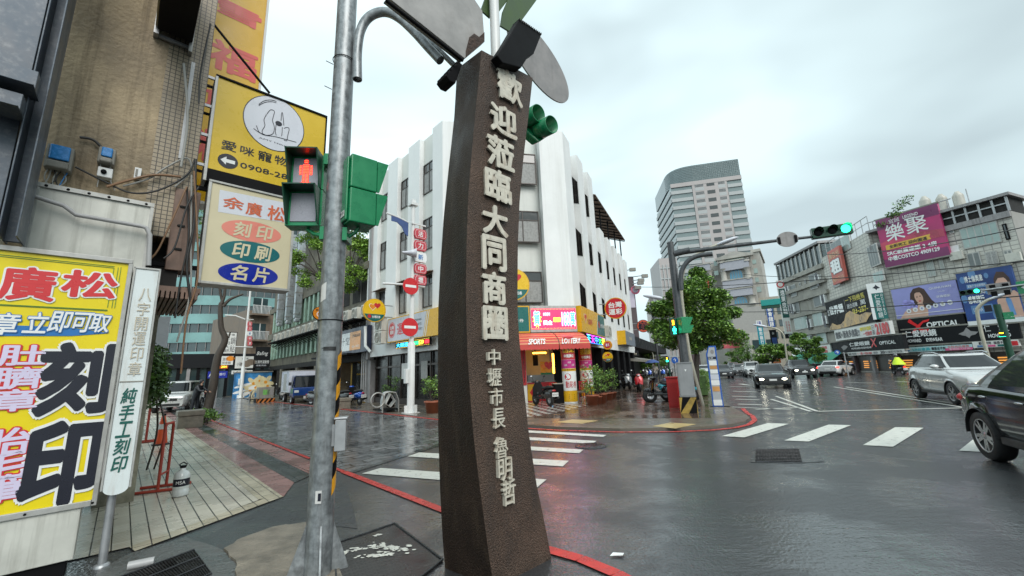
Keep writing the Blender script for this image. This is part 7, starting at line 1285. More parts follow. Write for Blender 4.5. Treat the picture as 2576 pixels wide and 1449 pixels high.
def f2(T, R, E, Pl):
 Pl([(.20,.0),(.22,.30),(.28,.60),(.30,.78),(.36,.92),(.46,.95),(.53,.86),(.56,.70),(.60,.50),(.66,.34),(.60,.30),(.50,.34),(.46,.1)], M_HAIR, .012);Pl([(.06,.0),(.16,.22),(.30,.36),(.40,.33),(.52,.25),(.50,.0)], M_SKIN, .016);Pl([(.38,.30),(.38,.45),(.46,.45),(.47,.30)], M_SKIN, .018)
 E(.42, .62, .062, .20, M_SKIN, .020, .12);Pl([(.35,.74),(.38,.84),(.46,.84),(.49,.70),(.45,.78),(.40,.79)], M_HAIR, .024);E(.395, .64, .013, .016, M_HAIR, .026);E(.445, .655, .013, .016, M_HAIR, .026);E(.425, .50, .02, .018, M_HEART, .026)
 for x, y in((.20,.52),(.25,.46),(.30,.40),(.17,.43),(.24,.36),(.29,.50),(.33,.34)):E(x, y, .045, .075, M_LILD, .028)
 T('QUINLIVAN', .60, .92, .80, .88, M_SWHT);T('迷霧蝶紫', .68, .88, .52, .60, M_SWHT);T('COLOR', .72, .82, .70, .73, M_SWHT)
 for i in range(7):E(.22+.105*i, .22+.02*i, .038, .072, M_SWHT, .032);E(.22+.105*i, .22+.02*i, .024, .046, M_LAVW, .036);E(.22+.105*i, .22+.02*i, .012, .023,[M_HAIR,M_TAN,M_LILD,M_GBOX][i%4], .04)
 R(0, 1, .10, .115, M_SWHT, .03)
bb('lens_billboard', 'lilac billboard of a woman with flowers and a row of contact lens discs', B2, c12(1555,30), c14(475,325), c14(410,60), c12(1645,385), M_LILB, f2, n=.6)
M_DBLU = mat('deep_blue_billboard',(.02,.06,.22), .35, var=.6, vs=.35);M_LBLU = mat('light_blue_print',(.12,.26,.50), .35, var=.3, vs=.5)
def f3(T, R, E, Pl):
 R(0, 1, .0, .075, M_SWHT, .03);T('博士倫奧澈', .14, .48, .80, .92, M_SWHT, bold=.02);R(.15, .52, .68, .76, M_LBLU, .02);T('氧離子 矽水膠鏡片', .17, .50, .70, .75, M_SWHT, n=.035);T('高', .36, .46, .56, .66, M_SWHT);T('感氧隨行', .12, .42, .40, .54, M_SWHT, bold=.03);R(.13, .52, .20, .36, M_LBLU, .02);R(.36, .50, .22, .34, M_SBLK, .026);T('ULTRA', .17, .34, .24, .31, M_SWHT, n=.03);E(.55, .16, .06, .10, M_LBLU, .02)
 for x, y, r in((.1,.86,.05),(.3,.95,.07),(.55,.88,.04),(.5,.6,.05),(.05,.5,.06)):E(x, y, r, r*1.3, M_LBLU, .012)
 Pl([(.62,.08),(.62,.40),(.70,.52),(.95,.55),(1,.5),(1,.08)], M_SKIN, .016);Pl([(.80,.12),(.77,.40),(.80,.46),(.86,.40),(.88,.12)], M_LBLU, .022);Pl([(.64,.62),(.66,.80),(.74,.92),(.86,.90),(.93,.78),(.93,.60)], M_HAIR, .014);E(.78, .66, .11, .16, M_SKIN, .02);Pl([(.65,.70),(.68,.82),(.78,.88),(.90,.80),(.92,.70),(.84,.80),(.74,.80)], M_HAIR, .024)
q = B2 .px(2562, 780, .7)
bb('eye_billboard', 'deep blue contact lens billboard with a dark haired woman at the right edge', B2, c14(412,30),(2562,806),(2562,672), c14(512,428), M_DBLU, f3, n=.7)
def f4(T, R, E, Pl):
 E(.13, .50, .0, .0, M_HEART);Pl([(.20,.05),(.30,.42),(.18,.80),(.22,1.02),(.28,.72),(.33,.55),(.42,.80),(.52,.86),(.50,.72),(.42,.66),(.355,.42),(.40,.20),(.48,.22),(.46,.06),(.36,.0),(.315,.30),(.24,.02)], mat('bright_red_x',(.70,.015,.02),.3,var=.05), .06);T('OPTICAL', .46, .92, .30, .64, M_SWHT, bold=.035, n=.05)
bb('optical_sign', 'black upper sign with a big red X and white OPTICAL lettering', B2, c12(1630,400), c14(495,455), c14(480,335), c12(1665,590), M_BLKS, f4, n=.65, cat='sign')
def f5(T, R, E, Pl):
 T('仁愛眼鏡', .02, .33, .50, .92, M_SWHT, bold=.02);T('HOWARD', .03, .17, .16, .36, M_SWHT, bold=.03);T('EYEWEAR', .22, .37, .16, .36, M_SWHT, bold=.03)
 Pl([(.52,.5),(.57,.62),(.60,.85),(.63,.62),(.69,.55),(.66,.40),(.62,.35),(.605,.2),(.58,.35),(.55,.40)], M_PILA, .03);T('仁', .74, .79, .5, .92, M_SWHT);T('愛', .85, .93, .48, .94, M_SWHT);T('HOWARD', .76, .93, .16, .36, M_SWHT, bold=.03)
bb('optician_fascia', 'long black optician fascia reading HOWARD EYEWEAR with a winged emblem', B2, c12(1735,590),(2562,845),(2562,797), c12(1750,795), M_BLKS, f5, n=.7, cat='sign')
def f6(T, R, E, Pl):
 R(.62, 1, 0, .45, mat('pink_print',(.70,.12,.28),.35,var=.1), .02);E(.05, .5, .035, .35, M_LBLU);T('LINE會員', .13, .40, .22, .78, mat('cyan_print',(.08,.45,.50),.35), bold=.04);T('優惠送不完', .42, .63, .22, .78, M_SBLK, bold=.02);T('全館商品優惠', .66, .96, .5, .9, mat('red_print',(.65,.03,.04),.35));T('歡迎加入好友', .68, .97, .08, .4, M_SWHT)
bb('line_banner', 'pale blue LINE member banner under the long optician fascia', B2, c12(1750,795), c14(540,590), c14(535,550), c12(1755,862), mat('ice_blue_banner',(.45,.65,.66),.35,var=.05), f6, n=.75, cat='banner', rim=None)
def f7(T, R, E, Pl):T('歡迎使用', .15, .42, .5, .92, M_SBLK, bold=.02);T('悠遊卡', .48, .68, .5, .92, M_SBLK, bold=.02);R(.1, .3, .1, .4, M_LBLU, .02);R(.34, .5, .1, .4, MATS['pink_print'], .02);R(.55, .68, .1, .4, M_TEALS, .02);R(.74, .98, .12, .8, MATS['red_print'], .02)
bb('payment_banner', 'white payment banner with small coloured logos at the right end of the fascia', B2, c14(540,552),(2562,868),(2562,848), c14(545,588), M_WSG, f7, n=.75, cat='banner', rim=None)
def f8(T, R, E, Pl):
 T('世界極', .09, .43, .52, .80, M_SWHT, bold=.05);T('宜誠', .03, .08, .50, .72, M_SWHT, vert=True);T('一下飛機馬', .50, .90, .76, .94, mat('yellow_print',(.75,.62,.03),.35));T('週住週賺', .52, .74, .58, .72, M_SWHT);T('萬', .80, .90, .58, .74, M_SWHT);T('03-287-', .62, .92, .38, .54, MATS['yellow_print'], bold=.02);R(.475, .48, .5, .9, M_GBOX, .02)
 Pl([(.0,.02),(.02,.12),(.10,.24),(.20,.14),(.30,.14),(.40,.24),(.46,.44),(.56,.50),(.66,.38),(.74,.30),(.86,.34),(.98,.28),(.90,.18),(.84,.06),(.60,.04),(.45,.02),(.2,0)], mat('golden_cloth_print',(.52,.32,.12),.35,var=.6,vs=1.2), .03)
bb('estate_billboard', 'dark grey estate billboard with white characters over a golden draped cloth', B1, c12(605,125), c12(1325,430), c12(1250,-20), c12(680,550), M_BLKS, f8, n=.5)
def f9(T, R, E, Pl):T('鏡框+漸進多焦點', .02, .48, .18, .82, M_SBLK, bold=.02);T('鏡片', .485, .515, .15, .7, M_SBLK, vert=True);T('輕巧中價位', .53, .72, .55, .86, MATS['yellow_print'], bold=.05);T('一付搞定', .57, .72, .12, .45, MATS['red_print'], bold=.03);T('只要', .73, .77, .1, .9, M_SBLK, vert=True);T('2180', .79, .985, .12, .90, MATS['red_print'], bold=.05)
bb('price_banner', 'white banner advertising 2180 in red under the golden cloth billboard', B1, c12(735,545), c12(1550,595), c12(1525,415), c12(770,700), M_WSG, f9, n=.8, cat='banner', rim=None)
def f10(T, R, E, Pl):Pl([(.19,.5),(.24,.66),(.28,.6),(.30,.5),(.26,.3),(.22,.2)], M_PILA, .03);T('仁愛眼鏡', .33, .62, .48, .82, M_SWHT, bold=.02);T('HOWARD EYEWEAR', .35, .63, .22, .36, M_SWHT, bold=.02);T('X', .63, .70, .3, .95, MATS['bright_red_x'], bold=.02, shear=.2);T('OPTICAL', .74, .92, .42, .66, M_SWHT, bold=.03)
bb('optician_fascia', 'black optician fascia with emblem and red X on the side street wing', B1, c12(690,735), c12(1735,790), c12(1720,590), c12(705,890), M_BLKS, f10, n=.55, cat='sign')
def f11(T, R, E, Pl):T('鏡框+非球面', .02, .19, .2, .8, M_SBLK, bold=.02);T('第一付', .21, .28, .2, .7, MATS['red_print']);T('送一付$1200', .28, .49, .1, .85, MATS['red_print'], bold=.03);T('最快', .52, .60, .2, .8, M_SBLK);T('20', .64, .71, .15, .85, M_SBLK, bold=.03);T('分鐘即可取件', .72, .98, .2, .8, M_SBLK)
bb('discount_banner', 'narrow white discount banner reading 1200 under the side wing fascia', B1, c12(935,870), c12(1738,860), c12(1730,800), c12(940,915), M_WSG, f11, n=.62, cat='banner', rim=None)
f = Fr(B2 .p(-.6,.8,0), B2 .d);f = facing(2210, 780,(P0-EYE).to_2d().length-1.0);
board('vertical_sign', 'teal and white vertical optician sign projecting from the block corner', f,(2186,714),(2236,801), M_TEALS,[('仁愛眼鏡',.22,.62,.03,.70,M_SWHT,{'vert':True}),('HOWARD',.74,.9,.10,.7,M_WHT,{'vert':True})], extra=lambda b, f_, s0, s1, z0, z1:[b.box(f_,s0,s1,.0,.01,z1-(z1-z0)*.28,z1,M_SWHT),b.box(f_,s0-.25,s0,-.3,.02,z0,z1,M_SWHT),b.poly(f_,[(s0+(s1-s0)*x,z0+(z1-z0)*y)for x,y in((.2,.87),(.45,.92),(.5,.96),(.6,.92),(.85,.85),(.6,.84),(.5,.80),(.42,.84))],.014,M_SBLK)])
bb('rental_banner', 'faded red rental banner with one big white character between window bays', B1, c10(560,945), c10(735,1225), c10(675,890), c10(620,1255), mat('faded_red_banner',(.55,.13,.10),.5,var=.2,vs=1), lambda T, R, E, Pl:(T('租',.12,.88,.30,.68,M_SWHT,bold=.05,outline=M_SBLK,ow=.04),T('廣告出',.08,.92,.74,.92,mat('pale_yellow_print',(.72,.55,.30),.4)),T('0937-171113',.06,.94,.06,.18,MATS['pale_yellow_print'])), n=.6, cat='banner', rim=None)
M_SHELF = mat('lit_shop_shelf',(.9,.36,.07), .4, var=.3, vs=2, emit=.5);M_SHIN = mat('optician_interior',(.035,.028,.022), .4, var=.5, vs=1)
def shopband(fr, s0, s1, z, par, seed):
 r = random.Random(seed);b = MB();b.box(fr, min(s0,s1), max(s0,s1), .001, .06, .15, z, M_SHIN);b.build('glazing', par);n = 7
 for i in range(n):
  a = s0+(s1-s0)*(i+.12)/n;c = s0+(s1-s0)*(i+.88)/n
  if i%3==1:continue
  b = MB()
  for k in range(4):zz = .45+k*(z-.9)/3.4;x0 = a+(c-a)*r.uniform(0, .1);x1 = a+(c-a)*r.uniform(.8, 1);b.box(fr, min(x0,x1), max(x0,x1), .062, .1, zz, zz+.11, M_SHELF)
  b.build('lit_shelf', par)
 for i in range(4):b = MB();x = s0+(s1-s0)*i/3.0;b.box(fr, x-.25, x+.25, .005, .35, 0.0, z+.3, M_PILA if i%2 else M_BRNW);b.build('shop_column', par)
zs_ = B2 .px(2300, 893)[1];shopband(B2, .2, sE2-.5, zs_, ob2, 1);shopband(B1, .2, sB1, zs_, ob2, 2)
# ---- beige block further along with rows of windows
sA = BA.px(1975, 800)[0];zA = BA.px(1976, 700)[1]
oa = thing('beige_window_block', 'stained beige block with rows of wide windows and a rooftop railing', 'building', PA);b = MB();b.box(BA, -.3, sA, -16, .0, 3.4, zA, M_TILEA);b.build('wall', oa)
for(ya, yb, z0x, z1x)in((690,728,0,0), ):pass
for x0, y0, x1, y1, m in((610,220,700,330,1),(825,100,935,240,1),(645,400,735,520,1),(870,310,985,445,1),(655,585,835,700,2),(865,530,1010,665,2),(700,800,885,890,2),(915,760,1050,875,2),(715,185,745,215,1),(775,150,805,190,1),(745,360,780,390,1),(815,335,840,375,1)):bwin(BA, x0, y0, x1, y1, c11, m, M_GRYG if y0<500 else M_PGLS, oa)
for x, y in((590,225),(935,95),(620,420),(650,430),(1000,320),(840,600),(1020,560),(880,810)):
 q = BA.px(*c11(x,y));q2 = BA.px(*c11(x+4,y+95));b = MB();b.box(BA, q[0]-.5, q[0]+.5, .0, .3, q2[1], q[1], M_WHT);b.box(BA, q[0]-.25, q[0]+.25, .301, .31, q2[1]+.4, q2[1]+1.4, M_SBLK);b.box(BA, q[0]-.25, q[0]+.25, .301, .31, q[1]-1.5, q[1]-.5, M_SBLK);b.build('ventilation_block', oa)
for(y0, y1)in((110,15),(250,160),(365,280),(530,440),(740,700)):q = BA.px(*c11(590+y0*.12,y0+40));b = MB();b.box(BA, -.3, sA, .0, .35, q[1]-.25, q[1]+.25, M_TILEA);b.build('floor_band', oa)
b = MB();b.box(BA, -.3, sA, -3, -.1, zA+.002, zA+2.4, M_DGL)
for i in range(11):x = sA*i/10;b.box(BA, x-.1, x+.1, -.1, .05, zA, zA+2.6, M_ALU)
b.box(BA, -.3, sA, -3, .3, zA+2.6, zA+2.9, M_PILA);b.build('roof_storey', oa)
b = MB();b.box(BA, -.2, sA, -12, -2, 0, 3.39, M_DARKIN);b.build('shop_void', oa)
bb('shop_sign', 'white shop sign with small red characters above the green awning', BA, c11(930,905), c11(1082,995), c11(1065,880), c11(935,1005), M_WSG, lambda T, R, E, Pl:(T('各種皮鞋',.25,.75,.55,.85,MATS['red_print'],bold=.03),T('批發零售',.25,.75,.15,.45,MATS['red_print'],bold=.03)), n=.6, cat='sign')
M_GAWN = mat('green_awning_cloth',(.04,.32,.20), .5, var=.2);q0 = BA.px(*c11(585,1072), 2.0);q1 = BA.px(*c11(1082,1000), 2.0);t = thing('green_awning', 'long green shop awning below the beige block', 'awning', BA.p((q0[0]+q1[0])/2,1,2.3));b = MB();zc = (q0[1]+q1[1])/2
b.add([BA.p(q0[0],2.0,zc-.35),BA.p(q1[0],2.0,zc-.35),BA.p(q1[0],-.1,zc+1.0),BA.p(q0[0],-.1,zc+1.0),BA.p(q0[0],2.0,zc-.8),BA.p(q1[0],2.0,zc-.8)],[(0,1,2,3),(4,5,1,0)], M_GAWN);b.build('cloth', t)
D_ = PA.to_2d().length
f = facing(1965, 850, D_+6, .25);board('vertical_sign', 'tall green and white leather shoe shop sign at the left edge of the beige block', f, c11(450,160), c11(640,768), M_WSG,[('遠東皮鞋',.28,.88,.36,.82,M_SWHT,{'vert':True,'bold':.03}),('各種皮鞋',.62,.86,.04,.24,M_HEART,{'vert':True}),('批發零售',.30,.54,.04,.24,M_HEART,{'vert':True})], extra=lambda b, f_, s0, s1, z0, z1:[b.box(f_,s0+.1,s1,.001,.004,z0+(z1-z0)*.30,z0+(z1-z0)*.84,mat('bottle_green',(.01,.09,.075),.35)),b.ell(f_,(s0+s1)/2,z0+(z1-z0)*.92,.5,.5,.005,M_HEART),b.ell(f_,(s0+s1)/2,z0+(z1-z0)*.92,.33,.33,.008,M_WSG)])
f = facing(1935, 850, D_+22, .2);board('vertical_sign', 'blue vertical clock shop sign with white characters under the teal overhead sign', f, c11(332,448), c11(444,692), mat('clock_blue',(.01,.07,.30),.35,var=.06),[('都會鐘錶',.15,.85,.04,.96,M_SWHT,{'vert':True,'bold':.02})])
f = facing(1910, 850, D_+30, .2);board('vertical_sign', 'teal and white bank sign with the letters UB on top', f, c11(220,615), c11(330,885), mat('bank_teal',(.01,.24,.30),.35,var=.06),[('聯邦銀行',.25,.8,.02,.70,M_SWHT,{'vert':True,'bold':.02}),('UB',.2,.8,.80,.95,M_NAVY,{'bold':.03,'n':0}if 0 else{'bold':.03})], extra=lambda b, f_, s0, s1, z0, z1:b.box(f_,s0,s1,.0,.004,z0+(z1-z0)*.76,z1,M_WSG))
f = facing(1945, 880, D_+14, .2);board('poster_board', 'dark poster board with blue picture above a white strip beneath the clock shop sign', f, c11(372,722), c11(490,958), M_BLKS,[('dx',.35,.65,.78,.9,M_SWHT)], extra=lambda b, f_, s0, s1, z0, z1:[b.box(f_,s0+.2,s1-.1,.001,.006,z0+(z1-z0)*.2,z0+(z1-z0)*.62,M_DBLU),b.box(f_,s0+.1,s1-.05,.001,.006,z0,z0+(z1-z0)*.14,M_WSG)])
board('shop_sign', 'pale fascia with brush script behind the far street trees', facing(1950,900,D_+15,.2), c11(388,960), c11(512,1045), M_LAVW,[('今日清茶',.1,.9,.25,.75,M_SBLK)])
board('shop_sign', 'small red shop fascia under the brush script sign', facing(1950,905,D_+14.6,.2), c11(400,1055), c11(510,1098), M_ORS,[('美食小吃',.2,.8,.25,.75,M_TAN)])
board('vertical_sign', 'black and white vertical board below the shoe shop sign', facing(1985,880,D_+5,.25), c11(556,768), c11(645,815), M_BLKS,[('GP',.45,.85,.2,.8,M_SWHT)])
f = facing(1870, 880, D_+45, .3);t = thing('red_banner_board', 'faded pink red vertical board behind the left street trees', 'sign', f.p(0,0,3));(s0, z1), (s1, z0) = f.px(*c11(0,715)), f.px(*c11(65,925));b = MB();b.box(f, s0-3.5, s1, -.4, 0, z0, z1, mat('pinkish_red',(.50,.10,.12),.4,var=.2));b.text(f, '鮮果汁', s0-.5, s1-.6, z0+.8, z1-.8, M_TAN, .01, vert=True);b.build('panel', t)
def slab(label, u0, u1, vt, dist, m, turn=0, depth=10, wins=0, name='town_house', fl=3.4):
 f = facing((u0+u1)/2, 905, dist, turn);s0 = f.px(u0, 850)[0];s1 = f.px(u1, 850)[0];zt = f.px((u0+u1)/2, vt)[1];t = thing(name, label, 'building', f.p((s0+s1)/2,0,0));b = MB();b.box(f, s0, s1, -depth, 0, 0, zt, m);b.build('wall', t);z = 4.2
 while wins and z+2<zt:
  for i in range(wins):
   a = s0+(s1-s0)*(i+.18)/wins;c = s0+(s1-s0)*(i+.82)/wins;b = MB();b.box(f, a, c, .001, .08, z, z+1.9, M_DGL);b.build('window', t)
  z+=fl
 return t, f, s0, s1, zt
slab('grey blank walled house behind the bank sign', 1850, 1935, 772, D_+60, mat('plain_grey_wall',(.33,.32,.30),.7,var=.1), .1, 14)
slab('pale two tone house with a slanted roof beside the bank sign', 1885, 1955, 835, D_+36, mat('pale_cream_wall',(.45,.43,.38),.6,var=.12,streak=.3), .2, 12, 2)
slab('dark brown shop house behind the pink red board', 1855, 1890, 850, D_+50, M_BRB, .2, 12, 2)
slab('weathered rooftop house peeking over the clock shop sign', 1920, 1985, 745, D_+70, mat('weathered_beige',(.36,.33,.27),.7,var=.2), .1, 12, 3)
slab('low dark shop row far down the right street behind the moving cars', 1560, 1880, 893, 190, M_BRNW, 0, 10, 0, 'shop_row')
slab('pale mid rise block behind the street tree at the far end of the street', 1644, 1700, 745, 240, mat('pale_pinkish_tiles',(.46,.40,.37),.6,var=.1), .1, 30, 6)
# ---- grey tower
M_TWG = mat('tower_green_glass',(.17,.215,.215), .12, .1, var=.2, vs=.08, spec=.8);M_TWP = mat('tower_pink_panel',(.39,.355,.345), .5, var=.1, vs=.1);M_TWW = mat('tower_pale_band',(.38,.395,.395), .5, var=.08, vs=.1);M_CRN = mat('tower_crown_glass',(.135,.175,.18), .15, .1, var=.15, vs=.05, spec=.7)
def same_z(p, z):
 lo, hi = 60, 800
 for _ in range(50):
  m = (lo+hi)/2
  if atd(*p, m).z<z:lo = m
  else:hi = m
 return lo
DT = 205;Ac = atd(*c9(243,335), DT);zc = Ac.z;Ac.z = 0
Rc = atd(*c9(912,246), same_z(c9(912,246),zc));Rc.z = 0;Lc = atd(*c9(112,592), same_z(c9(112,592),zc));Lc.z = 0
zT = Fr(Ac, Rc-Ac).px(*c9(883,62))[1]
tw = thing('grey_tower', 'tall grey office tower with pale bands and a rounded glass crown', 'tower', Ac);TA = Fr(Ac, Rc-Ac);TL = Fr(Ac, Lc-Ac)
for q in(TA, TL):
 if q.n.dot(EYE-Ac)<0:q.n = -q.n
wa, wl_ = (Rc-Ac).length, (Lc-Ac).length;back = (Lc-Ac)
b = MB();b.prism([Ac,Rc,Rc+back,Lc], zc, M_TWG);b.build('glass_core', tw)
NF = 22;fh = zc/NF;b = MB()
for k in range(NF):
 z = k*fh
 b.box(TA, -.15, wa*.30, 0, .45, z, z+fh*.42, M_TWW);b.box(TA, wa*.80, wa+.1, 0, .45, z, z+fh*.42, M_TWW);b.box(TL, 0, wl_+.15, .0, .45, z, z+fh*.45, M_TWW)
b.build('pale_band', tw, split=True)
b = MB();b.box(TA, wa*.305, wa*.795, .0, .5, 0, zc-.5, M_TWP)
for k in range(NF):
 z = k*fh
 for x0, x1, m in((.34,.47,M_TWW),(.67,.77,M_TWW)):b.box(TA, wa*x0, wa*x1, .5, .55, z+.3, z+fh*.5, m)
b.box(TA, -.1, wa+.1, .0, .6, zc-.499, zc+1.5, M_TWP);b.build('panelled_bay', tw)
for k in range(6, NF):
 z = k*fh;b = MB();b.box(TA, wa*.51, wa*.62, .501, .56, z+fh*.5, z+fh*.95, M_GLS)
 for i in range(8):x = .345+.0155*i;b.box(TA, wa*x, wa*(x+.009), .501, .56, z+fh*.55, z+fh*.93, M_DGL)
 for i in range(6):x = .675+.0155*i;b.box(TA, wa*x, wa*(x+.009), .501, .56, z+fh*.55, z+fh*.93, M_DGL)
 b.build('window_row', tw)
r_ = wa*.34;pl = []
al, bl_ = TA.d, TL.d;c_ = Ac+al*r_+bl_*r_
for i in range(13):t_ = i/12;q = (Ac+bl_*r_)*(1-t_)**2+Ac*2*t_*(1-t_)+(Ac+al*r_)*t_**2;pl.append(q)
pl = [V((q.x,q.y,zc+1.5))for q in pl]+[V((q.x,q.y,zc+1.5))for q in(Rc,Rc+back,Lc)]
b = MB();b.prism(pl, zT-zc-1.5, M_CRN)
for k in range(1, 10):
 z = zc+1.5+(zT-zc-1.5)*k/10
 for i in range(len(pl)-3):b.tube([V((pl[i].x,pl[i].y,z)),V((pl[i+1].x,pl[i+1].y,z))], .12, M_TWG, 4, False)
for i in range(26):x = r_+(wa-r_)*i/26;b.box(TA, x, x+.2, .0, .12, zc+1.5, zT, M_TWG)
b.build('crown', tw)
b = MB();q0, q1 = TL.px(*c9(130,1010)), TL.px(*c9(285,1005));f = facing(1655, 880, DT-20, .2);s0, z1 = f.px(*c9(128,1010));s1 = f.px(*c9(300,1010))[0];b.box(f, s0, s1, -20, 0, 0, z1, M_TWP)
for k in range(10):b.box(f, s0+.2, s1-.2, .0, .3, z1*k/10.0, z1*k/10.0+.5, M_TWW)
for k in range(6):x = s0+(s1-s0)*k/5;b.box(f, x-.2, x+.2, .0, .35, 0, z1-3, M_TWW)
b.build('podium', tw)
# ---- ornate stone tower house in front
M_STONE = mat('ornate_pale_stone',(.40,.38,.34), .6, var=.18, vs=.3, streak=.4, scol=(.14,.13,.12), sscale=(.5,.5,.15));M_SKYG = mat('sky_blue_glass',(.06,.27,.42), .12, var=.15, spec=.8);M_BALU = mat('pale_lilac_balcony',(.36,.36,.40), .5, var=.1)
f = facing(1845, 900, 135, -.12);s0, zt = f.px(*c9(712,1010));s1 = f.px(*c9(990,1000))[0];sR = f.px(*c9(1090,1000))[0];sL = f.px(*c9(400,1080))[0];zp = f.px(*c9(840,948))[1];zr = f.px(*c9(1000,945))[1]
oh = thing('ornate_stone_house', 'ornate pale stone apartment tower with pediment and arched blue windows', 'building', f.p((s0+s1)/2,0,0))
b = MB();b.box(f, s0-.5, s1+.5, -20, 0, 0, zt, M_STONE);b.box(f, s1+.501, sR, -20, -1.5, 0, zr, M_STONE);b.box(f, sL, s0-.501, -20, -1.8, 0, zt-1, M_STONE);b.box(f, s1+.501, sR+.4, -20, -1.1, zr, zr+.8, M_STONE);b.build('wall', oh)
b = MB();b.poly(f,[(s0-1,zt),(s1+1,zt),((s0+s1)/2,zp)], .8, M_STONE, -6);b.poly(f,[(s0+1.5,zt+.5),(s1-1.5,zt+.5),((s0+s1)/2,zp-1)], .85, M_TWP);b.box(f, s0-1.2, s1+1.2, 0, 1.1, zt-.7, zt-.002, M_STONE);b.build('pediment', oh)
def arch(x0, x1, y0, y1, n=.05):
 (a, za), (c, zb) = f.px(*c9(x0,y0)), f.px(*c9(x1,y1));r = (c-a)/2;zm = za-r*.9;P = [(a,zb),(c,zb)]+[((a+c)/2+r*cos(t),zm+r*.9*sin(t))for t in[pi*i/14 for i in range(15)]];b = MB();b.poly(f,[((a+c)/2+(x-(a+c)/2)*1.1,zb+(y-zb)*1.07)for x,y in P], n, M_STONE, 0);b.poly(f, P, n+.05, M_SKYG)
 for k in range(1, 5):x = a+(c-a)*k/5;b.box(f, x-.1, x+.1, n+.05, n+.1, zb, zm+r*.6, M_TWG)
 b.build('arched_window', oh)
arch(800, 935, 1122, 1222);arch(502, 565, 1160, 1222, -1.7);arch(845, 975, 1380, 1430)
for x0, y0, x1, y1, n in((795,1280,970,1310,.05),(755,1025,945,1048,.05),(1012,1015,1055,1048,-1.45),(1015,1098,1070,1138,-1.45),(1035,1185,1080,1222,-1.45),(1038,1275,1105,1318,-1.45),(650,1035,690,1075,-.0),(655,1130,700,1165,0),(520,1060,560,1090,-1.7),(700,1295,735,1318,.0)):
 (a, za), (c, zb) = f.px(*c9(x0,y0)), f.px(*c9(x1,y1));b = MB();b.box(f, a, c, max(n,.002)if n>=0 else n, max(n,.002)+.1 if n>=0 else n+.1, zb, za, MATS['pale_green_glass']);b.build('window', oh)
for x0, y0, x1, y1 in((715,1060,995,1100),(740,1235,1030,1270),(770,1320,1030,1355),(438,1095,630,1140)):(a, za), (c, zb) = f.px(*c9(x0,y0)), f.px(*c9(x1,y1));b = MB();b.box(f, a, c, .0, 1.4, zb, za, M_BALU);b.box(f, a-.2, c+.2, -.0, 1.6, za, za+.3, M_STONE);b.build('balcony', oh)
for x, y0, y1 in((745,1115,1230),(970,1098,1210),(612,1130,1240),(1015,1365,1440),(728,1035,1060),(960,1010,1040)):(a, za), (c, zb) = f.px(*c9(x,y0)), f.px(*c9(x+8,y1));b = MB();b.lathe(f.p(a,.7,zb),(0,0,1),[(1.0,0),(.8,.5),(.7,(za-zb)*.8),(1.0,(za-zb)*.92),(1.15,za-zb)], M_STONE, 12);b.build('column', oh)
b = MB();(a, za), (c, zb) = f.px(*c9(520,1215), 2), f.px(*c9(612,1290), 2);b.box(f, a, c, 1.8, 2, zb, za, mat('scarlet_board',(.60,.03,.02),.4,var=.1));b.text(f, '1', a+(c-a)*.35, a+(c-a)*.65, zb+1, za-1, M_SWHT, 2.02, bold=.05);b.build('red_sign', oh)
# ---- street trees, lamps, signals on the far side
for k, (u0, u1, v0, v1, dist, lab)in enumerate(((1892,1985,862,912,62,'street tree left of the lamp post before the poster board'),(1985,2062,842,905,58,'small street tree in front of the green awning'),(1855,1905,868,918,85,'street tree before the pink red board down the street'),(1826,1880,878,922,110,'farthest street tree before the ornate tower house'),(1795,1850,885,925,140,'hazy street tree at the end of the right street'))):
 uc, vc = (u0+u1)/2, (v0+v1)/2;c = atd(uc, vc, dist);rx = (u1-u0)/2*dist/1020*.85;rz_ = (v1-v0)/2*dist/1020;P = V((c.x,c.y,0));tree('street_tree', lab, P, 4, c, rx, rz_, 7000 if k<2 else 3000, rx*.13, random.Random(50+k),[M_LEAF,M_LEAFD,M_LEAFB], .14, 'trees along the far side of the road', 22)
P = atd(*c11(575,1092), 55);P.z = 0;f = facing(*c11(560,1000), 55);street_lamp('street lamp with a long curved arm before the shoe shop sign', P, f,[c11(560,930),c11(540,790),c11(500,735),c11(430,700),c11(320,682)], .09, .8)
P = atd(*c15(515,1420), 34);P.z = 0;f = facing(*c15(490,1300), 34);street_lamp('grey street lamp bending right before the eye billboard', P, f,[c15(470,1290),c15(430,1100),c15(445,1050),c15(500,1005),c15(565,980)], .08, .5)
P = atd(*c15(690,1400), 31);P.z = 0;f = facing(*c15(660,1200), 31);t = thing('signal_mast', 'far green signal mast at the right edge carrying direction signs', 'signal mast', P);zt = f.px(*c15(605,1030))[1];b = MB();b.tube([P,P+V((0,0,zt))], .13, M_SGRND, 10);b.build('pole', t)
a0, a1 = f.px(*c15(470,920)), f.px(*c15(740,890));b = MB();b.tube([f.p(a0[0],.1,a0[1]),f.p(a1[0]+3,.1,a1[1]+.15)], .05, M_STEEL, 6);b.build('arm', t);q0, q1 = f.px(*c15(635,1098)), f.px(*c15(740,1150));b = MB();b.box(f, q0[0], q1[0], .05, .1, q1[1], q0[1], M_SGREEN);b.text(f, '中央東路', q0[0]+.15, q1[0]-.15,(q0[1]+q1[1])/2+.05, q0[1]-.15, M_SWHT, .105);b.text(f, '一段', q0[0]+.6, q1[0]-.6, q1[1]+.1,(q0[1]+q1[1])/2-.05, M_SWHT, .105);b.build('street_plate', t)
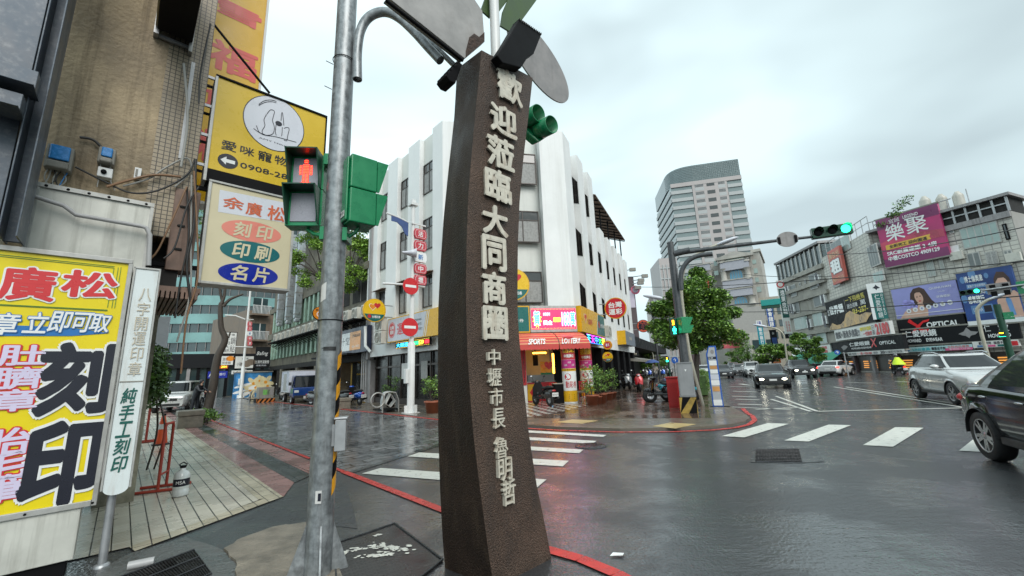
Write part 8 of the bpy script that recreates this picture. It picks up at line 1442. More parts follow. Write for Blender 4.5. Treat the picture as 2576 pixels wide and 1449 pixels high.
q0, q1 = f.px(*c15(600,1248)), f.px(*c15(660,1310));b = MB();b.box(f, q0[0], q1[0], .1, .3, q1[1], q0[1], M_SGRND);b.box(f, q0[0]+.15, q1[0]-.15, .3, .305,(q0[1]+q1[1])/2+.05, q0[1]-.1, M_AMBL);b.box(f, q0[0]+.2, q1[0]-.2, .3, .305, q1[1]+.1,(q0[1]+q1[1])/2-.1, M_GWALK);b.build('pedestrian_lamp', t)
r = abs(f.px(*c15(452,922),.2)[0]-f.px(*c15(400,922),.2)[0])/2;traffic_lamp('traffic_light', 'far horizontal traffic light with green lamp before the blue billboard', f,[c15(312,938),c15(370,930),c15(425,922)], r*.95, M_GLIT, 2, .2)
q0, q1 = f.px(*c15(495,870), .0), f.px(*c15(740,965), .0);t = thing('road_sign', 'grey back of a wide road sign with dark clamps on the far mast arm', 'sign', f.p(q0[0],0,q1[1]));b = MB();b.box(f, q0[0], q1[0]-.05, -.02, .03, q1[1]+.2, q0[1], M_GREYD);b.build('panel', t);b = MB()
for x in(.25, .75):
 for z in(.3, .75):b.box(f, q0[0]+(q1[0]-q0[0])*x-.1, q0[0]+(q1[0]-q0[0])*x+.1, .03, .08, q1[1]+(q0[1]-q1[1])*z-.12, q1[1]+(q0[1]-q1[1])*z+.12, M_BLK)
b.build('clamp', t, split=True)
q0, q1 = f.px(*c15(740,848), .02), f.px(*c15(880,935), .02);t = thing('direction_sign', 'green direction sign with white lettering at the right picture edge', 'sign', f.p(q0[0],0,q1[1]));b = MB();b.box(f, q0[0], q1[0]+.8, -.02, .02, q1[1], q0[1], M_SGREEN);w = q1[0]-q0[0];b.text(f, '新街', q0[0]+.55, q0[0]+1.6,(q0[1]+q1[1])/2, q0[1]-.2, M_SWHT, .025);b.text(f, 'Shinjie', q0[0]+.6, q0[0]+1.8, q1[1]+.2,(q0[1]+q1[1])/2-.15, M_SWHT, .025);b.poly(f,[(q0[0]+.12,(q0[1]+q1[1])/2),(q0[0]+.4,(q0[1]+q1[1])/2+.25),(q0[0]+.4,(q0[1]+q1[1])/2-.25)], .025, M_SWHT);b.build('panel', t)
P = atd(1860, 930, 48);P.z = 0;f = facing(1910, 800, 48);q0, q1 = f.px(*c11(272,385)), f.px(*c11(508,430));t = thing('overhead_signal', 'teal overhead horizontal traffic light box seen from behind on a thin arm', 'traffic light', f.p(q0[0],0,q1[1]));b = MB();b.box(f, q0[0], q1[0], -.15, .15, q1[1], q0[1], mat('teal_enamel',(.01,.27,.24),.3,var=.1));b.box(f, q0[0]-.02, q1[0]-.1, -.1, .1, q1[1]-.3, q1[1], M_SGRND);b.build('housing', t, bevel=.03);b = MB();a = f.px(*c11(-60,440));b.tube([f.p(a[0]-8,0,a[1]-.5),f.p(a[0],0,a[1]),f.p(q0[0],0,(q0[1]+q1[1])/2)], .06, M_POLED, 6);b.tube([f.p(a[0]-8,0,0),f.p(a[0]-8,0,a[1]-.4)], .12, M_POLED, 8);b.build('arm', t)
P = gp(2135, 950);f = facing(2135, 950, P.to_2d().length);t = thing('blue_round_sign', 'blue round traffic sign on a slim post before the optician corner', 'sign', P);e = f.px(*c12(785,860));b = MB();b.tube([P,V((P.x,P.y,e[1]))], .05, M_STEEL, 6);b.build('pole', t);b = MB();r = abs(f.px(*c12(828,860))[0]-e[0]);b.ell(f, e[0], e[1], r, r, .06, M_BUSB, .03);b.text(f, '↑', e[0]-r*.5, e[0]+r*.5, e[1]-r*.55, e[1]+r*.55, M_SWHT, .065, bold=.03);b.build('disc', t)
for k, (p, q, d0, d1)in enumerate((((1600,722),(2600,655),60,38),((1755,782),(2600,742),60,40),((2080,640),(2600,566),58,40),((1870,690),(2230,684),70,60))):
 a, c = atd(*p, d0), atd(*q, d1);b = MB();b.tube([a.lerp(c,t/8)-V((0,0,.5*(1-(t/4-1)**2)))for t in range(9)], .035, M_CABLE, 4);o = b.build('overhead_wire', None, a);tag(o, 'thin black overhead wire sagging across the road on the right', 'wire', 'overhead wires')
# ---- vehicles
M_TYRE = mat('tyre_rubber',(.014,.014,.015), .55, var=.15);M_RIM = mat('alloy_rim',(.45,.45,.46), .3, .8, var=.1);M_CGL = mat('car_glass',(.010,.012,.014), .05, var=0, spec=.45);M_CGL2 = mat('pale_car_glass',(.045,.05,.05), .05, var=0, spec=1.0);M_TRIM = mat('black_plastic_trim',(.016,.016,.017), .45, var=.15);M_CHR = mat('chrome',(.55,.55,.56), .15, 1, var=0);M_HL = mat('lit_headlamp',(1,.95,.75), .3, var=0, emit=9);M_HLO = mat('headlamp_glass',(.55,.57,.58), .08, var=0, spec=1);M_TLO = mat('tail_lamp_red',(.45,.01,.015), .15, var=0, spec=.8);M_TLL = mat('lit_tail_lamp',(1,.03,.02), .3, var=0, emit=4);M_PLATE = mat('number_plate',(.70,.70,.68), .4, var=.05)
def paint(n, c, rough=.22):return mat(n, c, rough, .25, var=.06, coat=.8, spec=.6)
def pch(pts, x):
 if x<=pts[0][0]:return pts[0][1]
 for(a, p), (c, q)in zip(pts, pts[1:]):
  if x<=c:t = (x-a)/(c-a);t = t*t*(3-2*t)*.35+t*.65;return p+(q-p)*t
 return pts[-1][1]
CARS = {'suv':dict(L=4.3,W=.89,H=1.64,wx=(.86,3.48),wr=.35,top=[(0,.76),(.1,.90),(.7,1.02),(1.1,1.08),(2.2,1.11),(3.6,1.19),(4.1,1.16),(4.3,1.0)],bot=[(0,.30),(.4,.24),(3.9,.26),(4.3,.38)],gh=(.92,1.85,3.35,4.2)), 'sedan':dict(L=4.65,W=.91,H=1.45,wx=(.90,3.70),wr=.325,top=[(0,.66),(.12,.78),(.8,.88),(1.3,.94),(2.4,.95),(3.8,.98),(4.4,1.0),(4.65,.92)],bot=[(0,.26),(.4,.20),(4.2,.22),(4.65,.34)],gh=(1.15,2.0,3.35,4.25)), 'xuv':dict(L=4.6,W=.93,H=1.66,wx=(.92,3.62),wr=.36,top=[(0,.80),(.1,.94),(.8,1.04),(1.25,1.09),(2.4,1.10),(3.8,1.16),(4.4,1.14),(4.6,1.02)],bot=[(0,.32),(.4,.27),(4.2,.28),(4.6,.42)],gh=(1.1,1.85,3.6,4.38)), 'fast':dict(L=4.45,W=.93,H=1.64,wx=(.92,3.60),wr=.355,top=[(0,.80),(.1,.92),(.8,1.02),(1.25,1.06),(2.4,1.08),(3.6,1.12),(4.2,1.10),(4.45,.98)],bot=[(0,.32),(.4,.27),(4.0,.28),(4.45,.46)],gh=(1.05,1.8,3.0,4.30)), 'van':dict(L=4.2,W=.86,H=1.78,wx=(.80,3.25),wr=.33,top=[(0,.80),(.06,.96),(.5,1.02),(.95,1.08),(2,1.08),(3.6,1.09),(4.15,1.08),(4.2,1.0)],bot=[(0,.34),(.4,.30),(3.9,.32),(4.2,.4)],gh=(.85,1.45,3.95,4.16)), }
def car(label, kind, P, head, pm, lit=False, glass=None, brake=False, plate='', group=None, detail=1, roofm=None, name='parked_car'):
 S = CARS[kind];L, W, H, wr = S['L'], S['W'], S['H'], S['wr'];glass = glass or M_CGL
 t = thing(name, label, 'car',(P[0],P[1],P[2]if len(P)>2 else 0), group, atan2(head[1],head[0]))
 X = lambda x:L/2-x
 NX = 70 if detail else 34;ny = 13;b = MB();G = []
 prof = [(0,.0,0),(.80,.0,0),(.95,.06,0),(1.0,.30,0),(.995,.52,0),(.985,.70,0),(.97,.84,0),(.93,.95,0),(.86,1.0,0),(.60,1.0,.020),(.30,1.0,.03),(0,1.0,.033)]
 for i in range(NX+1):
  x = L*i/NX;e = min(x, L-x);k = .80+.20*min(1,(e/.55))**.5 if e<.55 else 1.0;k = k if e>0 else.78
  zt, zb = pch(S['top'], x), pch(S['bot'], x);row = []
  for(py, pz, cr)in prof:
   y = W*py*k;z = zb+(zt-zb)*pz+cr
   for wx in S['wx']:
    R_ = wr*1.16;dx = x-wx
    if abs(dx)<R_ and py>.75 and pz<.86:
     zz = wr+sqrt(R_*R_-dx*dx)
     if z<zz:z = zz+.0004*pz*20
   row.append((X(x),y,z))
  G.append(row)
 n = len(prof);P_ = [p for r in G for p in r];F = [(i*n+j,i*n+j+1,(i+1)*n+j+1,(i+1)*n+j)for i in range(NX)for j in range(n-1)]
 b.add(P_,[f[::-1]for f in F], pm, True);b.add([(x,-y,z)for x,y,z in P_], F, pm, True)
 for r, fl in((G[0],1),(G[-1],0)):
  ring = [V(p)for p in r[1:]]+[V((p[0],-p[1],p[2]))for p in r[1:-1][::-1]];b.add(ring,[tuple(range(len(ring)))], pm)
 o = b.build('body', t)
 xa, xb, xc, xd = S['gh'];NR, NS = 8, 44;rings = []
 for j in range(NR+1):
  tt = j/NR;s = tt;f = xa+(xb-xa)*(s**.92);r = xd+(xc-xd)*(s**1.15);w = W*(.93-.21*s**1.3);z0 = pch(S['top'],(xa+xd)/2)-.03;z = z0+(H-.045-z0)*s;row = []
  for k in range(NS):
   a = 2*pi*k/NS;cx, sx = cos(a), sin(a);ex = .44;px = (abs(cx)**ex)*(1 if cx>0 else-1);py = (abs(sx)**(ex+.12))*(1 if sx>0 else-1);row.append((X((f+r)/2-(r-f)/2*px),w*py,z+(.03*(1-abs(px)**3)*s)))
  rings.append(row)
 def reg(k, j):
  a = 360*(k+.5)/NS;m = min(a, 360-a)
  if j<1 or j>NR-2:return 'b'
  if m<38:return 'w'
  if m>147:return 'r'
  if 45<m<88:return 's'
  if 92<m<138:return 's'
  return 'b'
 parts = {'b':MB(), 'w':MB(), 'r':MB(), 's':MB()}
 for j in range(NR):
  for k in range(NS):
   q = reg(k, j);k2 = (k+1)%NS;parts[q].add([rings[j][k],rings[j][k2],rings[j+1][k2],rings[j+1][k]],[(0,1,2,3)], pm if q=='b' else glass, True)
 top = rings[-1];parts['b'].add(top+[(X((xb+xc)/2),0,H)],[(k,(k+1)%NS,NS)for k in range(NS)], roofm or pm, True)
 parts['b'].build('roof', t);parts['w'].build('windscreen', t);parts['r'].build('rear_window', t);parts['s'].build('side_window', t, split=True)
 for wx in S['wx']:
  for sd_ in(1, -1):
   b = MB();c = V((X(wx),sd_*(W-.10),wr));ax = V((0,sd_,0));w2 = .11
   b.lathe(c, ax,[(wr*.62,-w2),(wr*.95,-w2),(wr,-w2*.7),(wr,w2*.7),(wr*.96,w2),(wr*.70,w2)], M_TYRE, 28);w_ = b.build('wheel', t);b = MB();b.lathe(c, ax,[(wr*.70,w2*.95),(wr*.66,w2*.98),(wr*.63,w2*.7),(wr*.60,w2*.35),(0,w2*.3)], M_TRIM, 28)
   for q in range(10 if detail else 5):
    a = 2*pi*q/(10 if detail else 5)+(.12 if q%2 else-.12);d = V((cos(a),0,sin(a)));tn = V((-sin(a),0,cos(a)));b.add([c+d*wr*.12-tn*.03+ax*w2*.85,c+d*wr*.12+tn*.03+ax*w2*.85,c+d*wr*.66+tn*.022+ax*w2*.9,c+d*wr*.66-tn*.022+ax*w2*.9],[(0,1,2,3)], M_RIM)
   b.lathe(c, ax,[(wr*.71,w2*.96),(wr*.66,w2*1.0),(wr*.64,w2*.9)], M_RIM, 28);b.lathe(c, ax,[(wr*.16,w2*.84),(.03,w2*.95),(0,w2*.95)], M_RIM, 12);b.build('rim', w_)
   b = MB();K = 18;Q = []
   for q in range(K+1):a = pi*q/K;Q+=[c+V((cos(a)*wr*1.13,sd_*.135-sd_*.0,sin(a)*wr*1.13)), c+V((cos(a)*wr*1.13,-sd_*.25,sin(a)*wr*1.13))]
   b.add(Q,[(2*q,2*q+2,2*q+3,2*q+1)for q in range(K)], M_TRIM);b.build('wheel_arch', t)
 f = Fr((0,0,0),(1,0));B = lambda x0, x1, y0, y1, z0, z1, m, nm, bev = .02:(lambda q:q.build(nm,t,bevel=bev))(MB().box(type('L',(),{'p':staticmethod(lambda s,n,z:V((s,n,z)))}),X(x0),X(x1),y0,y1,z0,z1,m))
 zb, zt = pch(S['bot'], 0), pch(S['top'], .05)
 for s in(1, -1):
  y0, y1 = sorted((s*W*.48,s*W*.80));b = MB();zh = zt-.16;b.blob((X(.07),s*W*.62,zh), .13, W*.17, .065, M_HL if lit else M_HLO, 14, 8, Matrix.Rotation(-s*.45,3,'Z'));b.build('headlight', t)
  zr = pch(S['top'], L)-.10;b = MB();b.blob((X(L-.16),s*W*.80,zr), .17, W*.14, .085, M_TLL if brake else M_TLO, 14, 8, Matrix.Rotation(s*.45,3,'Z'));b.build('tail_light', t)
  xm = xa+.35;b = MB();zm = pch(S['top'], xm)+.12;b.blob((X(xm+.08),s*(W+.10),zm), .09, .12, .075, pm, 12, 8);b.tube([V((X(xm+.05),s*W*.88,zm-.05)),V((X(xm+.06),s*(W+.03),zm-.03))], .025, M_TRIM, 6);b.build('mirror', t)
  if detail:
   for xh in((xa+xb)/2+1.15,(xa+xb)/2+2.0):b = MB();b.blob((X(xh),s*W*.985,pch(S['top'],xh)-.17), .10, .022, .018, M_CHR if kind!='suv' else pm, 8, 6);b.build('door_handle', t)
   b = MB();b.box(type('L',(),{'p':staticmethod(lambda s_,n_,z_:V((s_,n_,z_)))}), X(S['wx'][0]+wr*1.2), X(S['wx'][1]-wr*1.2), *(sorted((s*W*.93,s*W*1.005))), pch(S['bot'],2)+.02, pch(S['bot'],2)+.13, M_TRIM);b.build('sill_trim', t, bevel=.02)
   if kind in('suv', ):b = MB();b.tube([V((X(xb+.0),s*W*.70,H-.03)),V((X(xb+.3),s*W*.71,H+.035)),V((X(xc-.3),s*W*.71,H+.035)),V((X(xc+.05),s*W*.70,H-.05))], .02, M_CHR, 8);b.build('roof_rail', t)
 B(-.012, .25, -W*.46, W*.46, zt-.30, zt-.14, M_TRIM, 'grille');B(-.02, .2, -W*.62, W*.62, zb+.03, zb+.17, M_TRIM, 'lower_grille')
 b = MB();LP_ = type('L',(),{'p':staticmethod(lambda s,n,z:V((X(-.03),s,z)))});b.box(type('L',(),{'p':staticmethod(lambda s,n,z:V((s,n,z)))}), X(-.04), X(.0), -.19, .19, zb+.19, zb+.30, M_PLATE)
 if plate:b.text(type('L',(),{'p':staticmethod(lambda s,n,z:V((X(-.042)+n,s,z)))}), plate, -.16, .16, zb+.215, zb+.28, M_SBLK, .003)
 b.build('number_plate', t)
 B(L-.12, L+.02, -.2, .2, pch(S['bot'],L)+.28, pch(S['bot'],L)+.39, M_PLATE, 'rear_plate', .005);B(L-.2, L+.015, -W*.7, W*.7, pch(S['bot'],L)-.02, pch(S['bot'],L)+.14, M_TRIM, 'rear_bumper')
 if detail:b = MB();b.blob((X(-.015),0,zt-.21), .02, .07, .05, M_CHR, 12, 8);b.build('badge', t)
 return t
PM_SIL = paint('silver_car_paint',(.58,.58,.57));PM_BLK = paint('black_car_paint',(.010,.010,.012), .12);PM_DGR = paint('dark_grey_car_paint',(.035,.038,.045), .18);PM_WHT = paint('white_car_paint',(.68,.69,.68));PM_BEI = paint('beige_car_paint',(.33,.30,.24));PM_GRY = paint('grey_car_paint',(.16,.165,.17));PM_BLU = paint('blue_truck_paint',(.008,.05,.22))
def from_wheels(fr_, rr_, kind):
 S = CARS[kind];d = (fr_-rr_).normalized();mid = (fr_+rr_)/2;c = (S['wx'][0]+S['wx'][1])/2;return mid+d*(c-S['L']/2), d
rw, fw = gp(2318, 1002), gp(2415, 1018);d = (fw-rw).normalized();nl = V((-d.y,d.x,0));
if nl.dot(EYE-rw)<0:nl = -nl
c, d = from_wheels(rw+d*2.62, rw, 'suv');c-=nl*.79;car('silver crossover with white roof waiting beside the black car', 'suv', c, d, PM_SIL, lit=True, roofm=PM_WHT, plate='', glass=M_CGL, name='silver_suv')
rw = gp(2514, 1158);d = V((-.44,-.90,0)).normalized();nl = V((-.90,.44,0)).normalized();S = CARS['fast'];c = rw+d*(S['wx'][1]-S['L']/2)-nl*(S['W']-.10);car('glossy black car cut off by the right edge of the picture', 'fast', c, d, PM_BLK, glass=M_CGL2, name='black_car')
def at_px(u, v):return gp(u, v)
toward = V((-.42,-.90,0))
p = gp(1958, 977);car('black saloon with lit headlights driving towards the crosswalk', 'sedan', p+V((.8,1.9,0)), V((-.48,-.88,0)), PM_BLK, True, plate='', name='moving_car', group='cars on the right street')
p = gp(2028, 952);car('black sport utility car with lit headlights behind the black saloon', 'xuv', p+V((.9,2.0,0)), V((-.42,-.91,0)), PM_BLK, True, name='moving_car', group='cars on the right street')
p = gp(1832, 952);car('dark grey car between the bus stop sign and the black saloon', 'sedan', p+V((.4,2,0)), V((-.35,-.94,0)), PM_DGR, False, name='moving_car', group='cars on the right street', detail=0)
p = gp(1915, 950);car('silver grey car right behind the black saloon', 'suv', p+V((1.5,4,0)), V((-.4,-.9,0)), PM_SIL, False, name='moving_car', group='cars on the right street', detail=0)
for u, v, m, lab, kd in((1870,944,PM_GRY,'grey car in the distant queue beside the dark grey car','sedan'),(1898,944,PM_WHT,'white car in the distant queue just left of the black saloon','sedan'),(1852,938,PM_DGR,'small dark car at the far end of the queue','suv'),(1778,946,PM_WHT,'white car half hidden behind the bus stop sign','sedan')):car(lab, kd, gp(u,v)+V((.5,1.5,0)), V((-.38,-.92,0)), m, name='moving_car', group='cars on the right street', detail=0)
p = gp(2088, 945);car('white saloon with lit tail lamps parked before the green awning', 'sedan', p+V((.2,-.6,0)), V((.80,.60,0)), PM_WHT, False, brake=True, group='cars parked on the far side', detail=0)
p = gp(2500, 935);car('grey car half hidden behind the silver crossover at the right edge', 'sedan', p+V((1.5,0,0)), V((-.6,-.8,0)), PM_GRY, False, name='moving_car', group='cars on the right street', detail=0)
p = gp(412, 1040);dv = LDIR*-1;car('silver van parked behind the narrow white sign on the left street', 'van', p+V((-.75,1.95,0)), V((.42,-.91,0)), PM_SIL, False, plate='3895-Q', name='parked_van', group='cars on the left street')
p = gp(*c7(548,1275));car('beige saloon crossing in front of the mural box', 'sedan', p+V((.3,1.0,0)), V((.95,.3,0)), PM_BEI, False, name='moving_car', group='cars on the left street', detail=0)
p = gp(*c7(440,1282));car('white saloon following the beige one under the glass building', 'sedan', p+V((-1,1.2,0)), V((.95,.3,0)), PM_WHT, False, name='moving_car', group='cars on the left street', detail=0)
TQ = gp(*c7(1100,1350));hd = V((.62,-.78,0)).normalized();t = thing('box_truck', 'small blue truck with white box body parked by the sooty facade', 'truck', TQ+V((-.4,1.3,0)), None, atan2(hd.y,hd.x));LL = type('L',(),{'p':staticmethod(lambda s,n,z:V((s,n,z)))});b = MB();b.box(LL, .75, 1.95, -.78, .78, .42, 1.05, PM_BLU);b.add([(.75,-.76,1.05),(1.95,-.76,1.05),(1.6,-.66,1.82),(.75,-.68,1.86),(.75,.76,1.05),(1.95,.76,1.05),(1.6,.66,1.82),(.75,.68,1.86)],[(0,1,2,3),(7,6,5,4),(2,6,7,3),(0,3,7,4)], PM_BLU);b.build('cab', t, bevel=.04)
b = MB();b.add([(1.93,-.70,1.08),(1.93,.70,1.08),(1.615,.62,1.76),(1.615,-.62,1.76)],[(0,1,2,3)], M_CGL);b.build('windscreen', t)
for s in(1, -1):b = MB();b.add([(.9,s*.755,1.12),(1.75,s*.755,1.12),(1.52,s*.70,1.74),(.9,s*.70,1.76)],[(0,1,2,3)], M_CGL);b.build('side_window', t);b = MB();b.box(LL, 1.93, 1.98, *sorted((s*.45,s*.72)), .72, .88, M_HLO);b.build('headlight', t, bevel=.02);b = MB();b.box(LL, 1.55, 1.65, *sorted((s*.85,s*1.02)), 1.2, 1.42, M_TRIM);b.build('mirror', t, bevel=.02)
b = MB();b.box(LL, -2.2, .68, -.85, .85, .72, 2.15, M_LAVW);b.box(LL, -2.22, .70, -.87, .87, 2.15, 2.2, M_ALU)
for s in(1, -1):b.box(LL, -1.2, -.3, *sorted((s*.851,s*.87)), .85, 2.0, M_ALU)
b.build('cargo_box', t, bevel=.01);b = MB();b.box(LL, -2.1, .8, -.5, .5, .42, .7, M_TRIM);b.box(LL, 1.9, 2.02, -.75, .75, .38, .55, M_TRIM);b.build('chassis', t)
for x in(1.25, -1.4):
 for s in(1, -1):b = MB();b.lathe((x,s*.68,.30),(0,s,0),[(.15,-.1),(.29,-.1),(.30,-.06),(.30,.06),(.29,.1),(.17,.1),(.15,.05),(0,.05)], M_TYRE, 22);b.lathe((x,s*.68,.30),(0,s,0),[(.17,.1),(.12,.06),(0,.06)], M_RIM, 16);b.build('wheel', t)
def scooter(label, P, rz, body, seat=None, group='parked scooters', plate=True, name='motor_scooter', lit=False, big=1.0):
 t = thing(name, label, 'scooter',(P[0],P[1],P[2]if len(P)>2 else 0), group, rz);seat = seat or M_RUB
 for x in(.62, -.58):b = MB();b.lathe((x,0,.26),(0,1,0),[(.14,-.05),(.24,-.055),(.265,-.02),(.265,.02),(.24,.055),(.14,.05)], M_TYRE, 22);w_ = b.build('wheel', t);b = MB();b.lathe((x,0,.26),(0,1,0),[(.15,-.03),(.03,-.06),(.03,.06),(.15,.03)], M_RIM, 14);b.build('rim', w_)
 b = MB();b.tube([V((.62,.07,.26)),V((.52,.06,.55)),V((.44,0,.95))], .028, M_TRIM, 6);b.tube([V((.62,-.07,.26)),V((.52,-.06,.55))], .028, M_TRIM, 6);b.blob((.60,0,.50), .24, .08, .10, body, 12, 8);b.build('front_fork', t)
 b = MB();b.add([V((.50,-.22,.42)),V((.50,.22,.42)),V((.42,.26,.78)),V((.36,.13,1.0)),V((.36,-.13,1.0)),V((.42,-.26,.78)),V((.60,0,.45)),V((.55,0,.80)),V((.46,0,1.02))],[(0,6,7,5),(6,1,2,7),(5,7,8,4),(7,2,3,8)], body, True);b.add([V((.46,-.22,.40)),V((.46,.22,.40)),V((.38,.26,.78)),V((.33,.13,.98)),V((.33,-.13,.98)),V((.38,-.26,.78))],[(0,1,2,5),(5,2,3,4)], M_TRIM, True);b.build('leg_shield', t)
 b = MB();b.box(LL, -.15, .48, -.17, .17, .29, .38, M_TRIM);b.build('footboard', t, bevel=.03)
 b = MB();b.blob((-.40,0,.52), .48, .19, .20, body, 18, 10);b.blob((-.62,0,.62), .34, .14, .13, body, 14, 8);b.blob((-.1,0,.48), .16, .16, .20, body, 12, 8);b.build('rear_body', t)
 b = MB();b.blob((-.22,0,.76), .30, .16, .07, seat, 14, 8);b.blob((-.58,0,.80), .28, .14, .07, seat, 14, 8);b.build('seat', t)
 b = MB();b.tube([V((.33,-.34,1.03)),V((.40,-.18,1.0)),V((.42,0,.98)),V((.40,.18,1.0)),V((.33,.34,1.03))], .02, M_TRIM, 8);b.blob((.43,0,1.0), .12, .16, .07, body, 12, 8);b.build('handlebar', t)
 b = MB();b.blob((.53,0,.97), .05, .09, .06, M_HL if lit else M_HLO, 12, 8);b.build('headlight', t);b = MB();b.blob((-.93,0,.66), .04, .10, .04, M_TLL if lit else M_TLO, 12, 8);b.build('tail_light', t)
 for s in(1, -1):b = MB();b.tube([V((.36,s*.22,1.02)),V((.34,s*.30,1.22))], .01, M_TRIM, 5);b.blob((.33,s*.33,1.26), .02, .07, .045, M_CHR if s>0 else M_TRIM, 10, 6);b.build('mirror', t)
 b = MB();b.tube([V((-.30,-.17,.28)),V((-.55,-.19,.30)),V((-.95,-.20,.38))],[.03,.055,.06], M_TRIM, 8);b.build('exhaust', t)
 if plate:b = MB();b.box(LL, -1.03, -1.02, -.15, .15, .42, .58, M_PLATE);b.text(type('L',(),{'p':staticmethod(lambda s,n,z:V((-1.032-n,-s,z)))}), 'NLV-0276', -.13, .13, .46, .54, M_SBLK, .003);b.build('number_plate', t)
 b = MB();b.tube([V((-.15,.12,.28)),V((-.2,.22,.0))], .015, M_TRIM, 5);b.build('kick_stand', t)
 return t
PM_SCB = paint('black_scooter_paint',(.012,.012,.013), .25);PM_SCR = paint('red_scooter_paint',(.45,.012,.02));PM_SCG = paint('grey_scooter_paint',(.12,.125,.13));PM_SCN = paint('blue_scooter_paint',(.01,.08,.42));PM_SCT = paint('teal_scooter_paint',(.02,.30,.38))
p = gp(1368, 1022, .06);rz = atan2(p.y-(-0), p.x)+.75;scooter('black scooter seen from behind on the checked floor before the lottery counter', p+V((.0,.35,0)), 2.05, PM_SCB, group='scooters at the lottery shop')
p = RS.p(RS.px(*c3(1055,1235))[0], .6, .055);scooter('dark scooter parked behind the potted plants under the arcade', p, atan2(-RD.y,-RD.x)+.5, PM_SCG, group='scooters at the lottery shop')
p = gp(*c8(150,1190), .055);scooter('bright red scooter facing the viewer on the right pavement', p+V((.25,.6,0)), -1.75, PM_SCR, group='scooters on the right pavement', plate=False)
for k, (x, y, m, a, lab)in enumerate(((345,1310,PM_SCB,2.95,'black motorcycle nearest the red cabinet with its wheel turned left'),(410,1322,PM_SCB,2.8,'second black motorcycle, pressed against the red cabinet'),(745,1310,PM_SCT,-.7,'teal and blue scooter parked behind the grey cabinet, beside the hedge'))):
 p = gp(x and c8(x,y)[0], c8(x,y)[1], .055);scooter(lab, p+V((.6 if k<2 else.0,1.0+.5*k,0)), a, m, group='scooters on the right pavement', plate=False)
for k in range(9):
 p = gp(*c8(190+k*34,1062-k*2), .055)+RD*(r9 .uniform(0,2));scooter('scooter %s in the distant parked row under the blue umbrella walker'%('one two three four five six seven eight nine'.split()[k]), p, -1.9+r9 .uniform(-.2,.2),[PM_SCB,PM_SCG,PM_SCN,PM_SCG][k%4], group='distant scooter row', plate=False)
for k, (x, y, m, lab)in enumerate(((905,1185,PM_SCN,'bright blue scooter parked before the optician columns'),(1020,1175,PM_SCN,'second blue scooter right of the bright one, dark seated'),(820,1185,PM_SCB,'black scooter left of the bright blue one by the slim sign post'))):
 p = gp(*c12(x,y));scooter(lab, p+V((.3,.5,0)), .4+.3*k, m, group='scooters at the optician', plate=False)
p = gp(*c4(270,1225), .05);scooter('blue and black scooter parked before the yellow snack shop', p+V((.0,.9,0)), 2.4, PM_SCN, group='scooters at the snack shop');p = gp(*c4(235,1230), .05);scooter('dark scooter half hidden behind the signal pole near the snack shop', p+V((-.7,1.0,0)), 2.6, PM_SCB, group='scooters at the snack shop')
p = gp(*c7(975,1325));scooter('dark scooter left of the blue truck', p+V((-.2,.6,0)), 2.2, PM_SCB, group='scooters by the truck');p = gp(*c7(1225,1370));scooter('white faced scooter in front of the blue truck', p+V((.2,.5,0)), -.3, PM_SCG, group='scooters by the truck')
# ---- people
M_COAT = mat('black_raincoat',(.012,.014,.02), .45, var=.3, vs=8, bump=.4, bs=9);M_SKIN2 = mat('skin',(.45,.27,.19), .5, var=.1);M_HAIRB = mat('black_hair',(.012,.010,.010), .5, var=.2);M_GREYC = mat('pale_grey_cloth',(.33,.31,.28), .7, var=.2);M_HIVIS = mat('high_visibility_yellow',(.55,.72,.02), .5, var=.12);M_DENIM = mat('dark_trousers',(.03,.035,.05), .7, var=.2)
def figure(par, joints, edges, radii, m, name='body'):
 me = bpy.data.meshes.new(name);me.from_pydata(joints, edges,[]);o = bpy.data.objects.new(name, me);COL.objects.link(o);o.parent = par;me.materials.append(m)
 sk = o.modifiers.new('skin', 'SKIN');sk.use_smooth_shade = True
 for i, v in enumerate(me.skin_vertices[0].data):v.radius = (radii[i], radii[i]*.85);v.use_root = (i==0)
 ss = o.modifiers.new('sub', 'SUBSURF');ss.levels = 2;ss.render_levels = 2;return o
def head(par, c, yaw, m_hair, helmet=None):
 b = MB();R_ = Matrix.Rotation(yaw, 3, 'Z');c = V(c);q = lambda x, y, z:c+R_@V((x,y,z));b.blob(c, .088, .076, .115, M_SKIN2, 16, 12, R_);b.blob(q(.088,0,-.01), .018, .014, .02, M_SKIN2, 8, 6);
 for s in(1, -1):b.blob(q(.078,s*.03,.015), .010, .013, .008, M_SBLK, 8, 6);b.blob(q(0,s*.078,-.005), .018, .010, .028, M_SKIN2, 8, 6)
 b.blob(q(.076,0,-.055), .012, .024, .007, M_HEART, 8, 6);b.tube([c-V((0,0,.2)),c-V((0,0,.06))], .05, M_SKIN2, 10);o = b.build('head', par);b = MB();b.blob(q(-.02,0,.03), .100, .088, .108, m_hair, 16, 10, R_)if helmet is None else b.blob(q(-.01,0,.03), .14, .13, .14, helmet, 18, 12, R_);b.build('hair' if helmet is None else 'helmet', par)
def hands(par, pts, dirs):
 for c, d in zip(pts, dirs):
  b = MB();c = V(c);d = V(d).normalized();s = d.cross(V((0,0,1))).normalized();b.blob(c, .045, .03, .045, M_SKIN2, 10, 8)
  for i, l in enumerate((.055,.065,.06,.05)):p0 = c+s*(.027-.018*i)+d*.035;b.tube([p0,p0+d*l*.6,p0+d*l*.9-V((0,0,l*.4))],[.009,.008,.006], M_SKIN2, 6)
  b.tube([c+s*.03,c+s*.055+d*.03],[.011,.008], M_SKIN2, 6);b.build('hand', par)
P = gp(*c7(325,1410));t = thing('person', 'person in a dark raincoat bending beside a black bin, reaching out a hand', 'person', P, None, 0)
